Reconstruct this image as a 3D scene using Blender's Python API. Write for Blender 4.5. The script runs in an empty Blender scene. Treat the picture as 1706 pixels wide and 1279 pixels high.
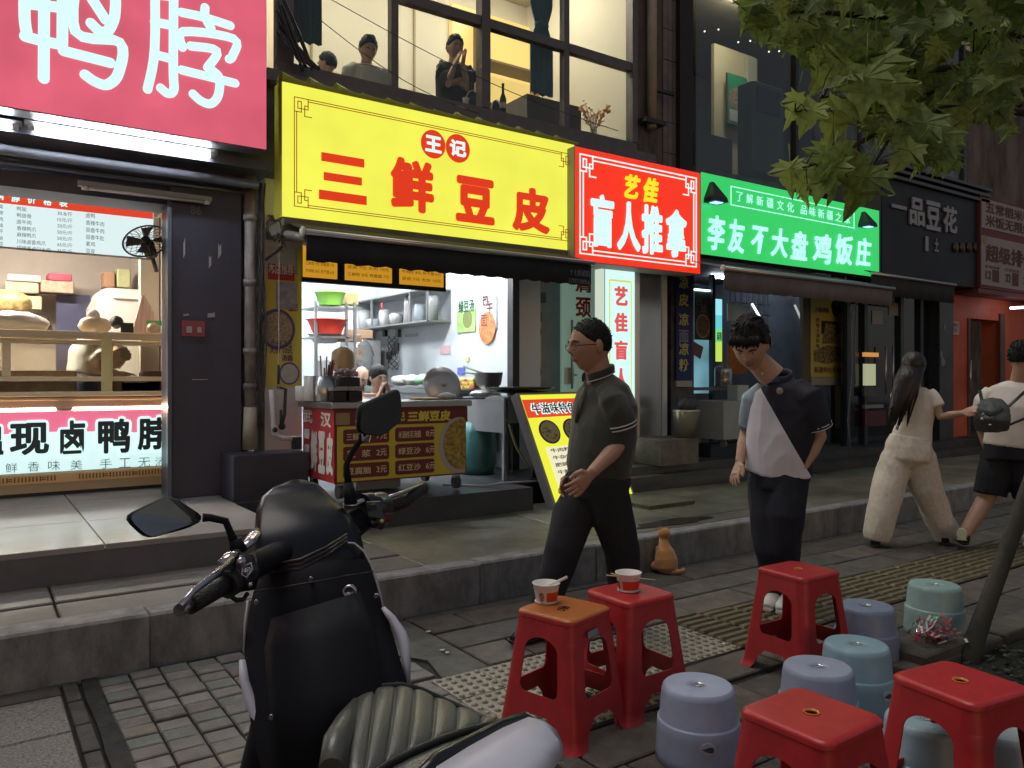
import bpy, bmesh, math, random
from mathutils import Vector, Matrix, noise
R = random.Random(7)
PI = math.pi
scene = bpy.context.scene
COL = scene.collection
# ------------------------------------------------------------------ camera
EYE = 1.35; FPX = 1310.0; HOR = 632.0
AZ = math.radians(34.63)
SA, CA = math.sin(AZ), math.cos(AZ)
FW = Vector((SA, CA, 0)); RT = Vector((CA, -SA, 0)); UP = Vector((0, 0, 1)); EYEP = Vector((0, 0, EYE))
cam_d = bpy.data.cameras.new('camera'); cam = bpy.data.objects.new('camera', cam_d); COL.objects.link(cam)
cam.location = EYEP; cam.rotation_euler = (math.radians(90), 0, -AZ)
cam_d.sensor_width = 36; cam_d.lens = FPX / 1706 * 36; cam_d.shift_y = -7.5 / 1706
cam_d.clip_start = 0.05; cam_d.clip_end = 500
scene.camera = cam
# ------------------------------------------------------------------ world, sun, exposure
world = bpy.data.worlds.new('World'); scene.world = world; world.use_nodes = True
wn = world.node_tree.nodes; wl_ = world.node_tree.links
bg = wn['Background']; sky = wn.new('ShaderNodeTexSky'); sky.sky_type = 'NISHITA'; sky.sun_disc = False
sky.sun_elevation = math.radians(4); sky.sun_rotation = math.radians(200)
mixw = wn.new('ShaderNodeMixRGB'); mixw.inputs[0].default_value = 0.75; mixw.inputs[2].default_value = (0.86, 0.94, 1.18, 1)
wl_.new(sky.outputs[0], mixw.inputs[1]); wl_.new(mixw.outputs[0], bg.inputs[0])
bg.inputs[1].default_value = 0.125
sun_d = bpy.data.lights.new('street_glow', 'SUN'); sun = bpy.data.objects.new('street_glow', sun_d); COL.objects.link(sun)
sun_d.energy = 1.15; sun_d.angle = math.radians(40); sun_d.color = (1.0, 0.93, 0.85)
sun.rotation_euler = (math.radians(-14), math.radians(-12), 0)
scene.view_settings.view_transform = 'Standard'; scene.view_settings.look = 'None'
scene.view_settings.gamma = 1; scene.view_settings.use_curve_mapping = False
scene.view_settings.exposure = 0.35
scene.render.engine = 'CYCLES'
try:
    scene.cycles.use_denoising = True; scene.cycles.denoiser = 'OPENIMAGEDENOISE'
    scene.cycles.denoising_prefilter = 'ACCURATE'
except Exception: pass
scene.cycles.max_bounces = 6; scene.cycles.diffuse_bounces = 3; scene.cycles.glossy_bounces = 3
scene.cycles.transmission_bounces = 6; scene.cycles.transparent_max_bounces = 12
scene.cycles.caustics_reflective = False; scene.cycles.caustics_refractive = False
scene.cycles.sample_clamp_indirect = 4.0
try: scene.cycles.use_light_tree = True
except Exception: pass
# ------------------------------------------------------------------ survey of the place: photo sightings -> metres
def C(u, v, d): return EYEP + d * (FW + (u - 853) / FPX * RT + (HOR - v) / FPX * UP)
def dY(u, Y): return Y / (CA - (u - 853) / FPX * SA)
def P(u, v, Y): return C(u, v, dY(u, Y))
def PX(u, v, X): return C(u, v, X / (SA + (u - 853) / FPX * CA))
def G(u, v, z=0.0): return C(u, v, (EYE - z) * FPX / (v - HOR))
def XZ(u, v, Y):
    p = P(u, v, Y); return p.x, p.z
# ------------------------------------------------------------------ materials
MATS = {}
def _new(name):
    m = bpy.data.materials.new(name); m.use_nodes = True
    nt = m.node_tree; return m, nt, nt.nodes['Principled BSDF']
def mat(name, col, rough=0.6, metal=0.0, var=0.0, scale=8.0, bump=0.0, bscale=60.0, col2=None, spec=0.5, stretch=None, coat=0.0, sheen=0.0, var2=0.0):
    if name in MATS: return MATS[name]
    m, nt, b = _new(name); N, L = nt.nodes, nt.links
    c = (*col, 1)
    b.inputs['Base Color'].default_value = c; b.inputs['Roughness'].default_value = rough; b.inputs['Metallic'].default_value = metal
    b.inputs['Specular IOR Level'].default_value = spec
    if coat: b.inputs['Coat Weight'].default_value = coat; b.inputs['Coat Roughness'].default_value = 0.08
    if sheen: b.inputs['Sheen Weight'].default_value = sheen
    if var or bump or col2:
        tc = N.new('ShaderNodeTexCoord'); mp = N.new('ShaderNodeMapping'); L.new(tc.outputs['Object'], mp.inputs[0])
        if stretch: mp.inputs['Scale'].default_value = stretch
    if var or col2:
        n = N.new('ShaderNodeTexNoise'); n.inputs['Scale'].default_value = scale; n.inputs['Detail'].default_value = 8; n.inputs['Roughness'].default_value = 0.65
        L.new(mp.outputs[0], n.inputs['Vector'])
        r = N.new('ShaderNodeValToRGB'); L.new(n.outputs['Fac'], r.inputs[0])
        k2 = col2 if col2 else tuple(x * (1 - var) for x in col)
        r.color_ramp.elements[0].position = 0.35; r.color_ramp.elements[1].position = 0.65
        r.color_ramp.elements[0].color = (*k2, 1); r.color_ramp.elements[1].color = c
        L.new(r.outputs[0], b.inputs['Base Color'])
        rr = N.new('ShaderNodeMapRange'); L.new(n.outputs['Fac'], rr.inputs[0])
        rr.inputs[3].default_value = min(1, rough * 1.25); rr.inputs[4].default_value = rough * 0.8
        L.new(rr.outputs[0], b.inputs['Roughness'])
    if bump:
        n2 = N.new('ShaderNodeTexNoise'); n2.inputs['Scale'].default_value = bscale; n2.inputs['Detail'].default_value = 5
        L.new(mp.outputs[0], n2.inputs['Vector'])
        bp = N.new('ShaderNodeBump'); bp.inputs['Strength'].default_value = bump; bp.inputs['Distance'].default_value = 0.01
        L.new(n2.outputs['Fac'], bp.inputs['Height']); L.new(bp.outputs[0], b.inputs['Normal'])
    MATS[name] = m; return m
def emis(name, col, s=1.0, rough=0.4, base=None, var=0.0):
    if name in MATS: return MATS[name]
    if s <= 1.0: s *= 0.80      # sign faces are exposed to just under white
    m, nt, b = _new(name); N, L = nt.nodes, nt.links
    bc = base if base else tuple(x * 0.25 for x in col)
    b.inputs['Base Color'].default_value = (*bc, 1); b.inputs['Roughness'].default_value = rough
    b.inputs['Emission Color'].default_value = (*col, 1); b.inputs['Emission Strength'].default_value = s
    if var:
        tc = N.new('ShaderNodeTexCoord'); n = N.new('ShaderNodeTexNoise'); n.inputs['Scale'].default_value = 2.2; n.inputs['Detail'].default_value = 2
        L.new(tc.outputs['Object'], n.inputs['Vector']); rr = N.new('ShaderNodeMapRange'); L.new(n.outputs['Fac'], rr.inputs[0])
        rr.inputs[1].default_value = 0.3; rr.inputs[2].default_value = 0.7; rr.inputs[3].default_value = s * (1 - var); rr.inputs[4].default_value = s * (1 + var)
        L.new(rr.outputs[0], b.inputs['Emission Strength'])
    MATS[name] = m; return m
def glass(name, tint=(0.9, 0.95, 0.95), alpha=0.12, rough=0.03):
    if name in MATS: return MATS[name]
    m = bpy.data.materials.new(name); m.use_nodes = True; nt = m.node_tree; N, L = nt.nodes, nt.links
    N.remove(N['Principled BSDF']); out = N['Material Output']
    t = N.new('ShaderNodeBsdfTransparent'); t.inputs[0].default_value = (*tint, 1)
    g = N.new('ShaderNodeBsdfGlossy'); g.inputs['Roughness'].default_value = rough; g.inputs[0].default_value = (0.9, 0.9, 0.9, 1)
    fr = N.new('ShaderNodeLayerWeight'); fr.inputs[0].default_value = 0.5
    pw = N.new('ShaderNodeMath'); pw.operation = 'POWER'; pw.inputs[1].default_value = 5; L.new(fr.outputs['Facing'], pw.inputs[0])
    ad = N.new('ShaderNodeMath'); ad.operation = 'MULTIPLY_ADD'; ad.inputs[1].default_value = 0.9; ad.inputs[2].default_value = 0.02 + alpha * 0.12; L.new(pw.outputs[0], ad.inputs[0])
    mx = N.new('ShaderNodeMixShader'); L.new(ad.outputs[0], mx.inputs[0]); L.new(t.outputs[0], mx.inputs[1]); L.new(g.outputs[0], mx.inputs[2])
    L.new(mx.outputs[0], out.inputs[0]); MATS[name] = m; return m
def srgb(r, g, b):
    f = lambda x: (x / 255 / 12.92) if x / 255 <= 0.04045 else ((x / 255 + 0.055) / 1.055) ** 2.4
    return (f(r), f(g), f(b))
# ------------------------------------------------------------------ objects
def wloc(o):
    v = Vector((0, 0, 0))
    while o is not None: v = v + o.location; o = o.parent
    return v
def settags(o, label=None, cat=None, group=None, kind=None):
    if label: o['label'] = label
    if cat: o['category'] = cat
    if group: o['group'] = group
    if kind: o['kind'] = kind
    return o
def thing(name, label, cat, loc=(0, 0, 0), group=None):
    o = bpy.data.objects.new(name, None); COL.objects.link(o); o.location = Vector(loc); o.empty_display_size = 0.1
    return settags(o, label, cat, group)
class M:
    def __init__(s): s.v = []; s.f = []; s.mi = []; s.cur = 0; s.sm = []; s.smooth = False
    def slot(s, k): s.cur = k; return s
    def add(s, vs, fs, smooth=None):
        o = len(s.v); s.v += [Vector(p) for p in vs]
        sm = s.smooth if smooth is None else smooth
        for f in fs: s.f.append([i + o for i in f]); s.mi.append(s.cur); s.sm.append(sm)
        return s
    def box(s, x0, x1, y0, y1, z0, z1):
        if x0 > x1: x0, x1 = x1, x0
        if y0 > y1: y0, y1 = y1, y0
        if z0 > z1: z0, z1 = z1, z0
        v = [(x0, y0, z0), (x1, y0, z0), (x1, y1, z0), (x0, y1, z0), (x0, y0, z1), (x1, y0, z1), (x1, y1, z1), (x0, y1, z1)]
        return s.add(v, [(3, 2, 1, 0), (4, 5, 6, 7), (0, 1, 5, 4), (1, 2, 6, 5), (2, 3, 7, 6), (3, 0, 4, 7)], False)
    def cbox(s, x0, x1, y0, y1, z0, z1, c=0.01):
        """box with chamfered vertical and top edges"""
        if x0 > x1: x0, x1 = x1, x0
        if y0 > y1: y0, y1 = y1, y0
        c = min(c, (x1 - x0) * .45, (y1 - y0) * .45, (z1 - z0) * .45)
        def oct_(m, z):
            a, b, cc, d = x0 + m, x1 - m, y0 + m, y1 - m
            return [(a + c, cc, z), (b - c, cc, z), (b, cc + c, z), (b, d - c, z), (b - c, d, z), (a + c, d, z), (a, d - c, z), (a, cc + c, z)]
        rings = [oct_(c * .6, z0), oct_(0, z0 + c * .6), oct_(0, z1 - c * .6), oct_(c * .6, z1)]
        return s.rings(rings, cap=True, smooth=False)
    def rings(s, rings, cap=True, close=True, smooth=True):
        n = len(rings[0]); o = len(s.v); s.v += [Vector(p) for r in rings for p in r]
        for i in range(len(rings) - 1):
            for j in range(n if close else n - 1):
                k = (j + 1) % n
                s.f.append([o + i * n + j, o + i * n + k, o + (i + 1) * n + k, o + (i + 1) * n + j]); s.mi.append(s.cur); s.sm.append(smooth)
        if cap:
            s.f.append([o + j for j in range(n)][::-1]); s.mi.append(s.cur); s.sm.append(False)
            s.f.append([o + (len(rings) - 1) * n + j for j in range(n)]); s.mi.append(s.cur); s.sm.append(False)
        return s
    def tube(s, pts, r, n=8, side=None, cap=True, smooth=True):
        """loft; r: number or list of r or (ra, rb); ra along side"""
        pts = [Vector(p) for p in pts]; m = len(pts)
        rs = r if isinstance(r, (list, tuple)) and len(r) == m and not (m == 2 and False) else [r] * m
        T = []
        for i in range(m):
            a = pts[max(0, i - 1)]; b = pts[min(m - 1, i + 1)]; t = (b - a)
            T.append(t.normalized() if t.length > 1e-9 else Vector((0, 0, 1)))
        ref = Vector(side) if side is not None else (Vector((0, 0, 1)) if abs(T[0].z) < 0.9 else Vector((1, 0, 0)))
        rings = []
        for i in range(m):
            t = T[i]; e = ref - t * ref.dot(t)
            if e.length < 1e-5: e = t.orthogonal()
            e.normalize()
            if side is None: ref = e
            g = t.cross(e); rr = rs[i]; ra, rb = rr if isinstance(rr, (list, tuple)) else (rr, rr)
            rings.append([pts[i] + e * (ra * math.cos(2 * PI * k / n)) + g * (rb * math.sin(2 * PI * k / n)) for k in range(n)])
        return s.rings(rings, cap=cap, smooth=smooth)
    def cyl(s, c, r, h, n=20, r2=None, axis='z', cap=True, smooth=True):
        c = Vector(c); ax = {'z': Vector((0, 0, 1)), 'y': Vector((0, 1, 0)), 'x': Vector((1, 0, 0))}[axis] if isinstance(axis, str) else Vector(axis).normalized()
        return s.tube([c, c + ax * h], [r, r if r2 is None else r2], n=n, cap=cap, smooth=smooth)
    def lathe(s, c, prof, n=32, smooth=True, axis=None, cap=False):
        c = Vector(c); ax = Vector((0, 0, 1)) if axis is None else Vector(axis).normalized(); e = ax.orthogonal().normalized(); g = ax.cross(e)
        rings = [[c + ax * z + e * (max(r, 1e-5) * math.cos(2 * PI * k / n)) + g * (max(r, 1e-5) * math.sin(2 * PI * k / n)) for k in range(n)] for r, z in prof]
        return s.rings(rings, cap=cap, smooth=smooth)
    def ball(s, c, r, n=12, m=8, ax=None, smooth=True):
        c = Vector(c); rx, ry, rz = r if isinstance(r, (tuple, list)) else (r, r, r)
        A = ax if ax else (Vector((1, 0, 0)), Vector((0, 1, 0)), Vector((0, 0, 1)))
        rings = []
        for i in range(m + 1):
            th = -PI / 2 + PI * i / m; cz, cr = math.sin(th), max(math.cos(th), 1e-3)
            rings.append([c + A[0] * (rx * cr * math.cos(2 * PI * k / n)) + A[1] * (ry * cr * math.sin(2 * PI * k / n)) + A[2] * (rz * cz) for k in range(n)])
        return s.rings(rings, cap=True, smooth=smooth)
    def prism(s, poly, d, smooth=False):
        """extrude a planar polygon (list of points) by vector d"""
        poly = [Vector(p) for p in poly]; d = Vector(d); n = len(poly)
        o = len(s.v); s.v += poly + [p + d for p in poly]
        nn = Vector((0, 0, 0))
        for i in range(n): nn += (poly[i] - poly[0]).cross(poly[(i + 1) % n] - poly[0])
        flip = nn.dot(d) > 0
        a = list(range(n)); b = [i + n for i in range(n)]
        fs = [a[::-1] if flip else a, b if flip else b[::-1]]
        for i in range(n):
            j = (i + 1) % n; q = [i, j, j + n, i + n]; fs.append(q if flip else q[::-1])
        for f in fs: s.f.append([o + k for k in f]); s.mi.append(s.cur); s.sm.append(smooth)
        return s
    def quad(s, a, b, c, d): return s.add([a, b, c, d], [(0, 1, 2, 3)], False)
    def mesh(s, name, mats, origin=Vector((0, 0, 0))):
        me = bpy.data.meshes.new(name); me.from_pydata([tuple(p - origin) for p in s.v], [], s.f)
        for m in (mats if isinstance(mats, (list, tuple)) else [mats]): me.materials.append(m)
        me.polygons.foreach_set('material_index', s.mi); me.polygons.foreach_set('use_smooth', s.sm)
        me.update(); return me
    def out(s, name, mats, parent=None, label=None, cat=None, group=None, kind=None, origin=None):
        if parent is not None: og = wloc(parent)
        elif origin is not None: og = Vector(origin)
        else:
            xs = [p.x for p in s.v]; ys = [p.y for p in s.v]; zs = [p.z for p in s.v]
            og = Vector(((min(xs) + max(xs)) / 2, (min(ys) + max(ys)) / 2, min(zs)))
        o = bpy.data.objects.new(name, s.mesh(name, mats, og)); COL.objects.link(o)
        if parent is not None: o.parent = parent
        else: o.location = og
        return settags(o, label, cat, group, kind)
def copy_tree(o, parent=None):
    c = o.copy(); COL.objects.link(c); c.parent = parent
    for ch in [x for x in bpy.data.objects if x.parent == o]: copy_tree(ch, c)
    return c
# ------------------------------------------------------------------ lettering
_tc = bpy.data.curves.new('lettering_curve', 'FONT'); _to = bpy.data.objects.new('lettering_curve', _tc); COL.objects.link(_to)
_tcache = {}
def glyphs(body, bold=0.0, shear=0.0):
    k = (body, bold, shear)
    if k in _tcache: return _tcache[k]
    _tc.body = body; _tc.offset = bold; _tc.shear = shear; _tc.resolution_u = 4
    dg = bpy.context.evaluated_depsgraph_get(); dg.update()
    me = bpy.data.meshes.new_from_object(_to.evaluated_get(dg))
    vs = [v.co.copy() for v in me.vertices]; fs = [list(p.vertices) for p in me.polygons]
    bpy.data.meshes.remove(me)
    if not vs: vs = [Vector((0, 0, 0))]; fs = []
    x0 = min(p.x for p in vs); x1 = max(p.x for p in vs); y0 = min(p.y for p in vs); y1 = max(p.y for p in vs)
    w, h = max(x1 - x0, 1e-6), max(y1 - y0, 1e-6)
    r = ([((p.x - x0) / w, (p.y - y0) / h) for p in vs], fs, w, h); _tcache[k] = r; return r
def letter(m, body, bl, br, tr, tl, bold=0.0, raise_=0.003, thick=0.0, shear=0.0):
    """writing fitted to the quadrilateral bl, br, tr, tl; stands raise_ proud; heavy weights are built from overlapping strokes"""
    pts, fs, w, h = glyphs(body, min(bold, 0.008), shear)
    bl, br, tr, tl = map(Vector, (bl, br, tr, tl)); n = (br - bl).cross(tl - bl).normalized()
    k_ = max(0.0, bold - 0.004)
    offs = [(0, 0)] if k_ < 0.004 else [(k_ * math.cos(a), k_ * math.sin(a)) for a in [i * PI / 4 for i in range(8)]]
    if k_ > 0.03: offs += [(k_ * .5 * math.cos(a), k_ * .5 * math.sin(a)) for a in [i * PI / 2 + .4 for i in range(4)]]
    sx, sy = 1 / (1 + 2 * k_ / w), 1 / (1 + 2 * k_ / h)
    for q, (ox, oy) in enumerate(offs):
        def at(a, b, e):
            a = .5 + (a - .5 + ox / w) * sx; b = .5 + (b - .5 + oy / h) * sy
            return (bl * (1 - a) + br * a) * (1 - b) + (tl * (1 - a) + tr * a) * b + n * (e + q * .00035)
        top = [at(a, b, raise_ + thick) for a, b in pts]
        m.add(top, fs, False)
        if thick:
            ed = {}
            for f in fs:
                for i in range(len(f)):
                    e = (f[i], f[(i + 1) % len(f)])
                    if (e[1], e[0]) in ed: del ed[(e[1], e[0])]
                    else: ed[e] = 1
            low = [at(a, b, raise_ - q * .00035) for a, b in pts]; k = len(top)
            m.add(top + low, [(b, a, a + k, b + k) for a, b in ed], False)
    return m
def wr(m, body, u, v, w, h, Y, bold=0.0, raise_=0.004, thick=0.0, shear=0.0):
    """writing on a wall plane y=Y centred where the photo shows it"""
    x0 = P(u - w / 2, v, Y).x; x1 = P(u + w / 2, v, Y).x; d = dY(u, Y); zc = P(u, v, Y).z; hz = h / 2 * d / FPX
    return letter(m, body, (x0, Y, zc - hz), (x1, Y, zc - hz), (x1, Y, zc + hz), (x0, Y, zc + hz), bold, raise_, thick, shear)
def wrx(m, body, x0, x1, z0, z1, Y, bold=0.0, raise_=0.004, thick=0.0):
    return letter(m, body, (x0, Y, z0), (x1, Y, z0), (x1, Y, z1), (x0, Y, z1), bold, raise_, thick)
def remeshed(m, voxel, smooth=4, wr_amp=0.0, wr_scale=8.0, stretch=(1, 1, 1), dec=1.0):
    me = bpy.data.meshes.new('tmp'); me.from_pydata([tuple(p) for p in m.v], [], m.f); me.update()
    bm = bmesh.new(); bm.from_mesh(me); bmesh.ops.recalc_face_normals(bm, faces=bm.faces); bm.to_mesh(me); bm.free()
    o = bpy.data.objects.new('tmp', me); COL.objects.link(o)
    md = o.modifiers.new('r', 'REMESH'); md.mode = 'VOXEL'; md.voxel_size = voxel; md.use_smooth_shade = True
    if smooth:
        sm = o.modifiers.new('s', 'SMOOTH'); sm.iterations = smooth; sm.factor = 0.5
    if dec < 1:
        dm = o.modifiers.new('d', 'DECIMATE'); dm.ratio = dec
    dg = bpy.context.evaluated_depsgraph_get(); dg.update()
    r = bpy.data.meshes.new_from_object(o.evaluated_get(dg))
    bpy.data.objects.remove(o); bpy.data.meshes.remove(me)
    out = M(); vs = [v.co.copy() for v in r.vertices]
    if wr_amp:
        ns = [v.normal.copy() for v in r.vertices]
        for i, p in enumerate(vs):
            q = Vector((p.x * stretch[0], p.y * stretch[1], p.z * stretch[2])) * wr_scale
            a = noise.noise(q) + 0.5 * noise.noise(q * 2.3)
            a = (1 - abs(a) * 2.2) * 0.6 + a * .4
            vs[i] = p + ns[i] * (a * wr_amp)
    out.v = vs; out.f = [list(p.vertices) for p in r.polygons]; out.mi = [0] * len(out.f); out.sm = [True] * len(out.f)
    bpy.data.meshes.remove(r); return out
# ================================================================== GROUND
m_slab = mat('paving_concrete', (0.115, 0.10, 0.086), 0.62, var=0.5, scale=7, bump=0.8, bscale=150)
m_slab2 = mat('paving_concrete_warm', (0.145, 0.12, 0.10), 0.6, var=0.5, scale=9, bump=0.8, bscale=150)
m_slab3 = mat('paving_concrete_dark', (0.09, 0.083, 0.074), 0.66, var=0.5, scale=8, bump=0.8, bscale=150)
m_joint = mat('joint_soil', (0.022, 0.020, 0.017), 0.9, var=0.4, scale=20, bump=0.6, bscale=90)
m_granite = mat('speckled_granite', (0.30, 0.285, 0.26), 0.6, col2=(0.09, 0.085, 0.08), scale=90, bump=0.3, bscale=200)
brick_m = [mat('paver_%s' % n, c, 0.62, var=0.35, scale=9, bump=0.4, bscale=120) for n, c in
           (('grey', (0.20, 0.188, 0.172)), ('rose', (0.205, 0.178, 0.165)), ('green', (0.178, 0.19, 0.168)), ('sand', (0.215, 0.195, 0.15)), ('ash', (0.235, 0.22, 0.21)))]
m_tac = mat('tactile_yellow', (0.16, 0.125, 0.062), 0.6, var=0.45, scale=7, bump=0.3, bscale=140)
m_tacp = mat('tactile_pale', (0.36, 0.335, 0.27), 0.6, var=0.35, scale=9, bump=0.3, bscale=140)
m_kerb = mat('kerb_granite', (0.30, 0.30, 0.30), 0.65, var=0.5, scale=9, bump=0.7, bscale=110, stretch=(1, 1, .5))
m_moss = mat('dark_silt', (0.03, 0.029, 0.025), 0.85, var=0.6, scale=8, bump=0.8, bscale=30)

pave = M().box(-30, 45, -30, 4.04, -0.3, -0.018).out('pavement', m_joint, kind='structure', origin=(0, 0, 0))
pave_slab_count = 0
def slab_piece(x0, x1, y0, y1, mt, name='paving_slab', g=0.006, z=0.0, ch=0.006):
    dz = R.uniform(-0.004, 0.004); tx, ty = R.uniform(-.003, .003), R.uniform(-.003, .003)
    a, b, c, d = x0 + g, x1 - g, y0 + g, y1 - g
    m = M()
    lo = [(a, c, z - 0.03), (b, c, z - 0.03), (b, d, z - 0.03), (a, d, z - 0.03)]
    mid = [(a, c, z - ch + dz), (b, c, z - ch + dz), (b, d, z - ch + dz + ty), (a, d, z - ch + dz + ty)]
    hi = [(a + ch, c + ch, z + dz), (b - ch, c + ch, z + dz + tx), (b - ch, d - ch, z + dz + ty), (a + ch, d - ch, z + dz + ty)]
    m.rings([lo, mid, hi], cap=True, smooth=False)
    return m.out(name, mt, pave)
# big slabs right of the small pavers, running bond; the largest in the picture are pieces, the rest one part
far = M()
def slab_rows(ys, xa, xb, w, mats, off0):
    for r, (y0, y1) in enumerate(ys):
        off = off0 + (w / 2 if r % 2 else 0); x = xa
        nx = xa + off if off > 0.02 else xa + w
        while x < xb - 0.01:
            x1 = min(nx, xb)
            if x1 - x > 0.03:
                mm = R.choice(mats)
                if x < 7.2: slab_piece(x, x1, y0, y1, mm)
                else:
                    z = R.uniform(-.003, .003); far.box(x + .006, x1 - .006, y0 + .006, y1 - .006, -.03, z)
            x = x1; nx = x1 + w
sm = [m_slab, m_slab2, m_slab, m_slab3]
slab_rows([(3.67, 3.93), (3.40, 3.67), (3.12, 3.40)], 2.03, 22, 0.58, sm, 0.27)
slab_rows([(2.32, 2.59), (2.05, 2.32)], 3.21, 14, 0.58, sm, 0.1)
slab_rows([(1.78, 2.05), (1.51, 1.78), (1.24, 1.51), (0.97, 1.24), (0.70, 0.97), (0.43, 0.70)], 1.70, 3.48, 0.45, sm, 0.2)
slab_rows([(2.05, 2.32)], 1.70, 3.21, 0.5, sm, 0.1)
far.box(7.2, 22, 3.94, 4.028, -.03, -.004)
far.out('distant_slab_field', m_slab3, pave, kind='stuff')
# cement gutter strip by the kerb
gut = M(); gut.box(2.03, 7.2, 3.936, 4.028, -.03, -.006); gut.out('gutter_strip', m_slab3, pave)
# cement patch between pavers and slabs
pt = M(); pt.prism([(1.80, 3.98, -.02), (2.02, 3.98, -.02), (2.02, 2.87, -.02), (1.86, 2.86, -.02), (1.74, 3.0, -.02), (1.82, 3.35, -.02), (1.66, 3.62, -.02)], (0, 0, .016))
pt.out('cement_patch', mat('cement_patch', (0.10, 0.10, 0.082), 0.75, var=0.5, scale=6, bump=0.7, bscale=18), pave)
# small coloured pavers
bw, bh = 0.128, 0.104
bx = 0.475
for j in range(15):
    y0 = 2.42 + j * bh
    for i in range(12):
        x0 = bx + i * bw
        if x0 + bw > 1.80 + 0.05 * math.sin(j * 1.7) + (0.06 if j < 5 else 0): continue
        w = [4, 3, 1.2, .6, 2.5] if i > 5 or j < 7 else [3, 1, 3.2, .3, 2]
        o = slab_piece(x0, x0 + bw, y0, y0 + bh, R.choices(brick_m, w)[0], 'paving_brick', 0.0045, 0.0 + R.uniform(-.004, .002), .005)
for j in range(7):
    for i in range(9):
        slab_piece(bx + 0 + i * bw, bx + (i + 1) * bw, 1.70 + (j) * bh, 1.70 + (j + 1) * bh, R.choices(brick_m, [4, 2, 1, .6, 3])[0], 'paving_brick', .0045, -.001, .005)
# dark silt strip and granite slabs at the left
M().prism([(0.38, 1.5, -.02)] + [(0.475 + .012 * noise.noise(Vector((y_ * .31, 2, 0))), 1.5 + y_ * .12, -.02) for y_ in range(22)] + [(0.41 + .008 * noise.noise(Vector((y_ * .4, 7, 0))), 1.5 + y_ * .12, -.02) for y_ in range(21, -1, -1)], (0, 0, .0235)).out('silt_strip', m_moss, pave)
for (x0, x1) in ((-0.35, 0.33), (-1.05, -0.35), (-1.75, -1.05)):
    for k, y0 in enumerate((1.9, 2.42, 2.93, 3.44)):
        slab_piece(x0, x1, y0, y0 + .515 if k < 3 else 3.86, m_granite, 'granite_slab', .005, .004, .006)
    slab_piece(x0, x1, 3.87, 4.03, m_slab, 'granite_slab', .004, .0, .004)
for k in range(9): slab_piece(.335, .40, 1.6 + k * .27, 1.87 + k * .27, m_slab3, 'border_slab', .004, .0, .004)
# tactile paving: ribbed guide tiles, dotted turning tiles
def rib_tile(x0, y0, s=0.25):
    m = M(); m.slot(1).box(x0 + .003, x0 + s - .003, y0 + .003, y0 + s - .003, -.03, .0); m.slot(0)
    for k in range(4):
        yc = y0 + s * (k + .5) / 4
        m.rings([[(x0 + .012, yc - .021, .000), (x0 + s - .012, yc - .021, .000), (x0 + s - .012, yc + .021, .000), (x0 + .012, yc + .021, .000)],
                 [(x0 + .02, yc - .015, .010), (x0 + s - .02, yc - .015, .010), (x0 + s - .02, yc + .015, .010), (x0 + .02, yc + .015, .010)]], cap=True, smooth=False)
    return m
proto_rib = rib_tile(0, 0); m_tacd = mat('groove_shade_grime', (.035, .030, .020), .8, var=.4, scale=9); rib_me = proto_rib.mesh('tactile_tile', [m_tac, m_tacd])  # dark base colour holds groove shade as well as dirt, for rib contrast
ribfar = M()
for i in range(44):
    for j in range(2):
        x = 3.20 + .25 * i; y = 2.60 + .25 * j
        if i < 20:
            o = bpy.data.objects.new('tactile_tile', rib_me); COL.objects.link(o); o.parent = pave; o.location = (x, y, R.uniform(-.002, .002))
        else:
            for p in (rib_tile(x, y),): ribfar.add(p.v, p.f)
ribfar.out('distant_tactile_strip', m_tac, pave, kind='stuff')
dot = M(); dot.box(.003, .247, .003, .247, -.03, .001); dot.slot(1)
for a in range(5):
    for b in range(5): dot.lathe((.025 + a * .05, .019 + b * .05, .0011), [(.0150, 0), (0, .0002)], n=12)  # dark crescent on one side of each dot, its shade put into colour
dot.slot(0)
for a in range(5):
    for b in range(5): dot.lathe((.025 + a * .05, .025 + b * .05, .001), [(.0135, 0), (.012, .006), (.007, .0085), (0, .009)], n=10)
dot_me = dot.mesh('dotted_tile', [m_tacp, mat('dot_shade', (.07, .062, .045), .8)])
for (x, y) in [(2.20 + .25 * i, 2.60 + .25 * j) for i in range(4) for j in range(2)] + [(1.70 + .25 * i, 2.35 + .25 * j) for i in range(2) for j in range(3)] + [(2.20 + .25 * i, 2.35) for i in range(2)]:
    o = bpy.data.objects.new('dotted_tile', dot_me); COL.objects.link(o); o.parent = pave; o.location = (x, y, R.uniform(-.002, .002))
slab_rows([(2.35, 2.59)], 2.70, 3.20, 0.5, sm, 0.0)
slab_rows([(2.87, 3.12)], 1.86, 2.19, 0.5, sm, 0.0)
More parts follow.
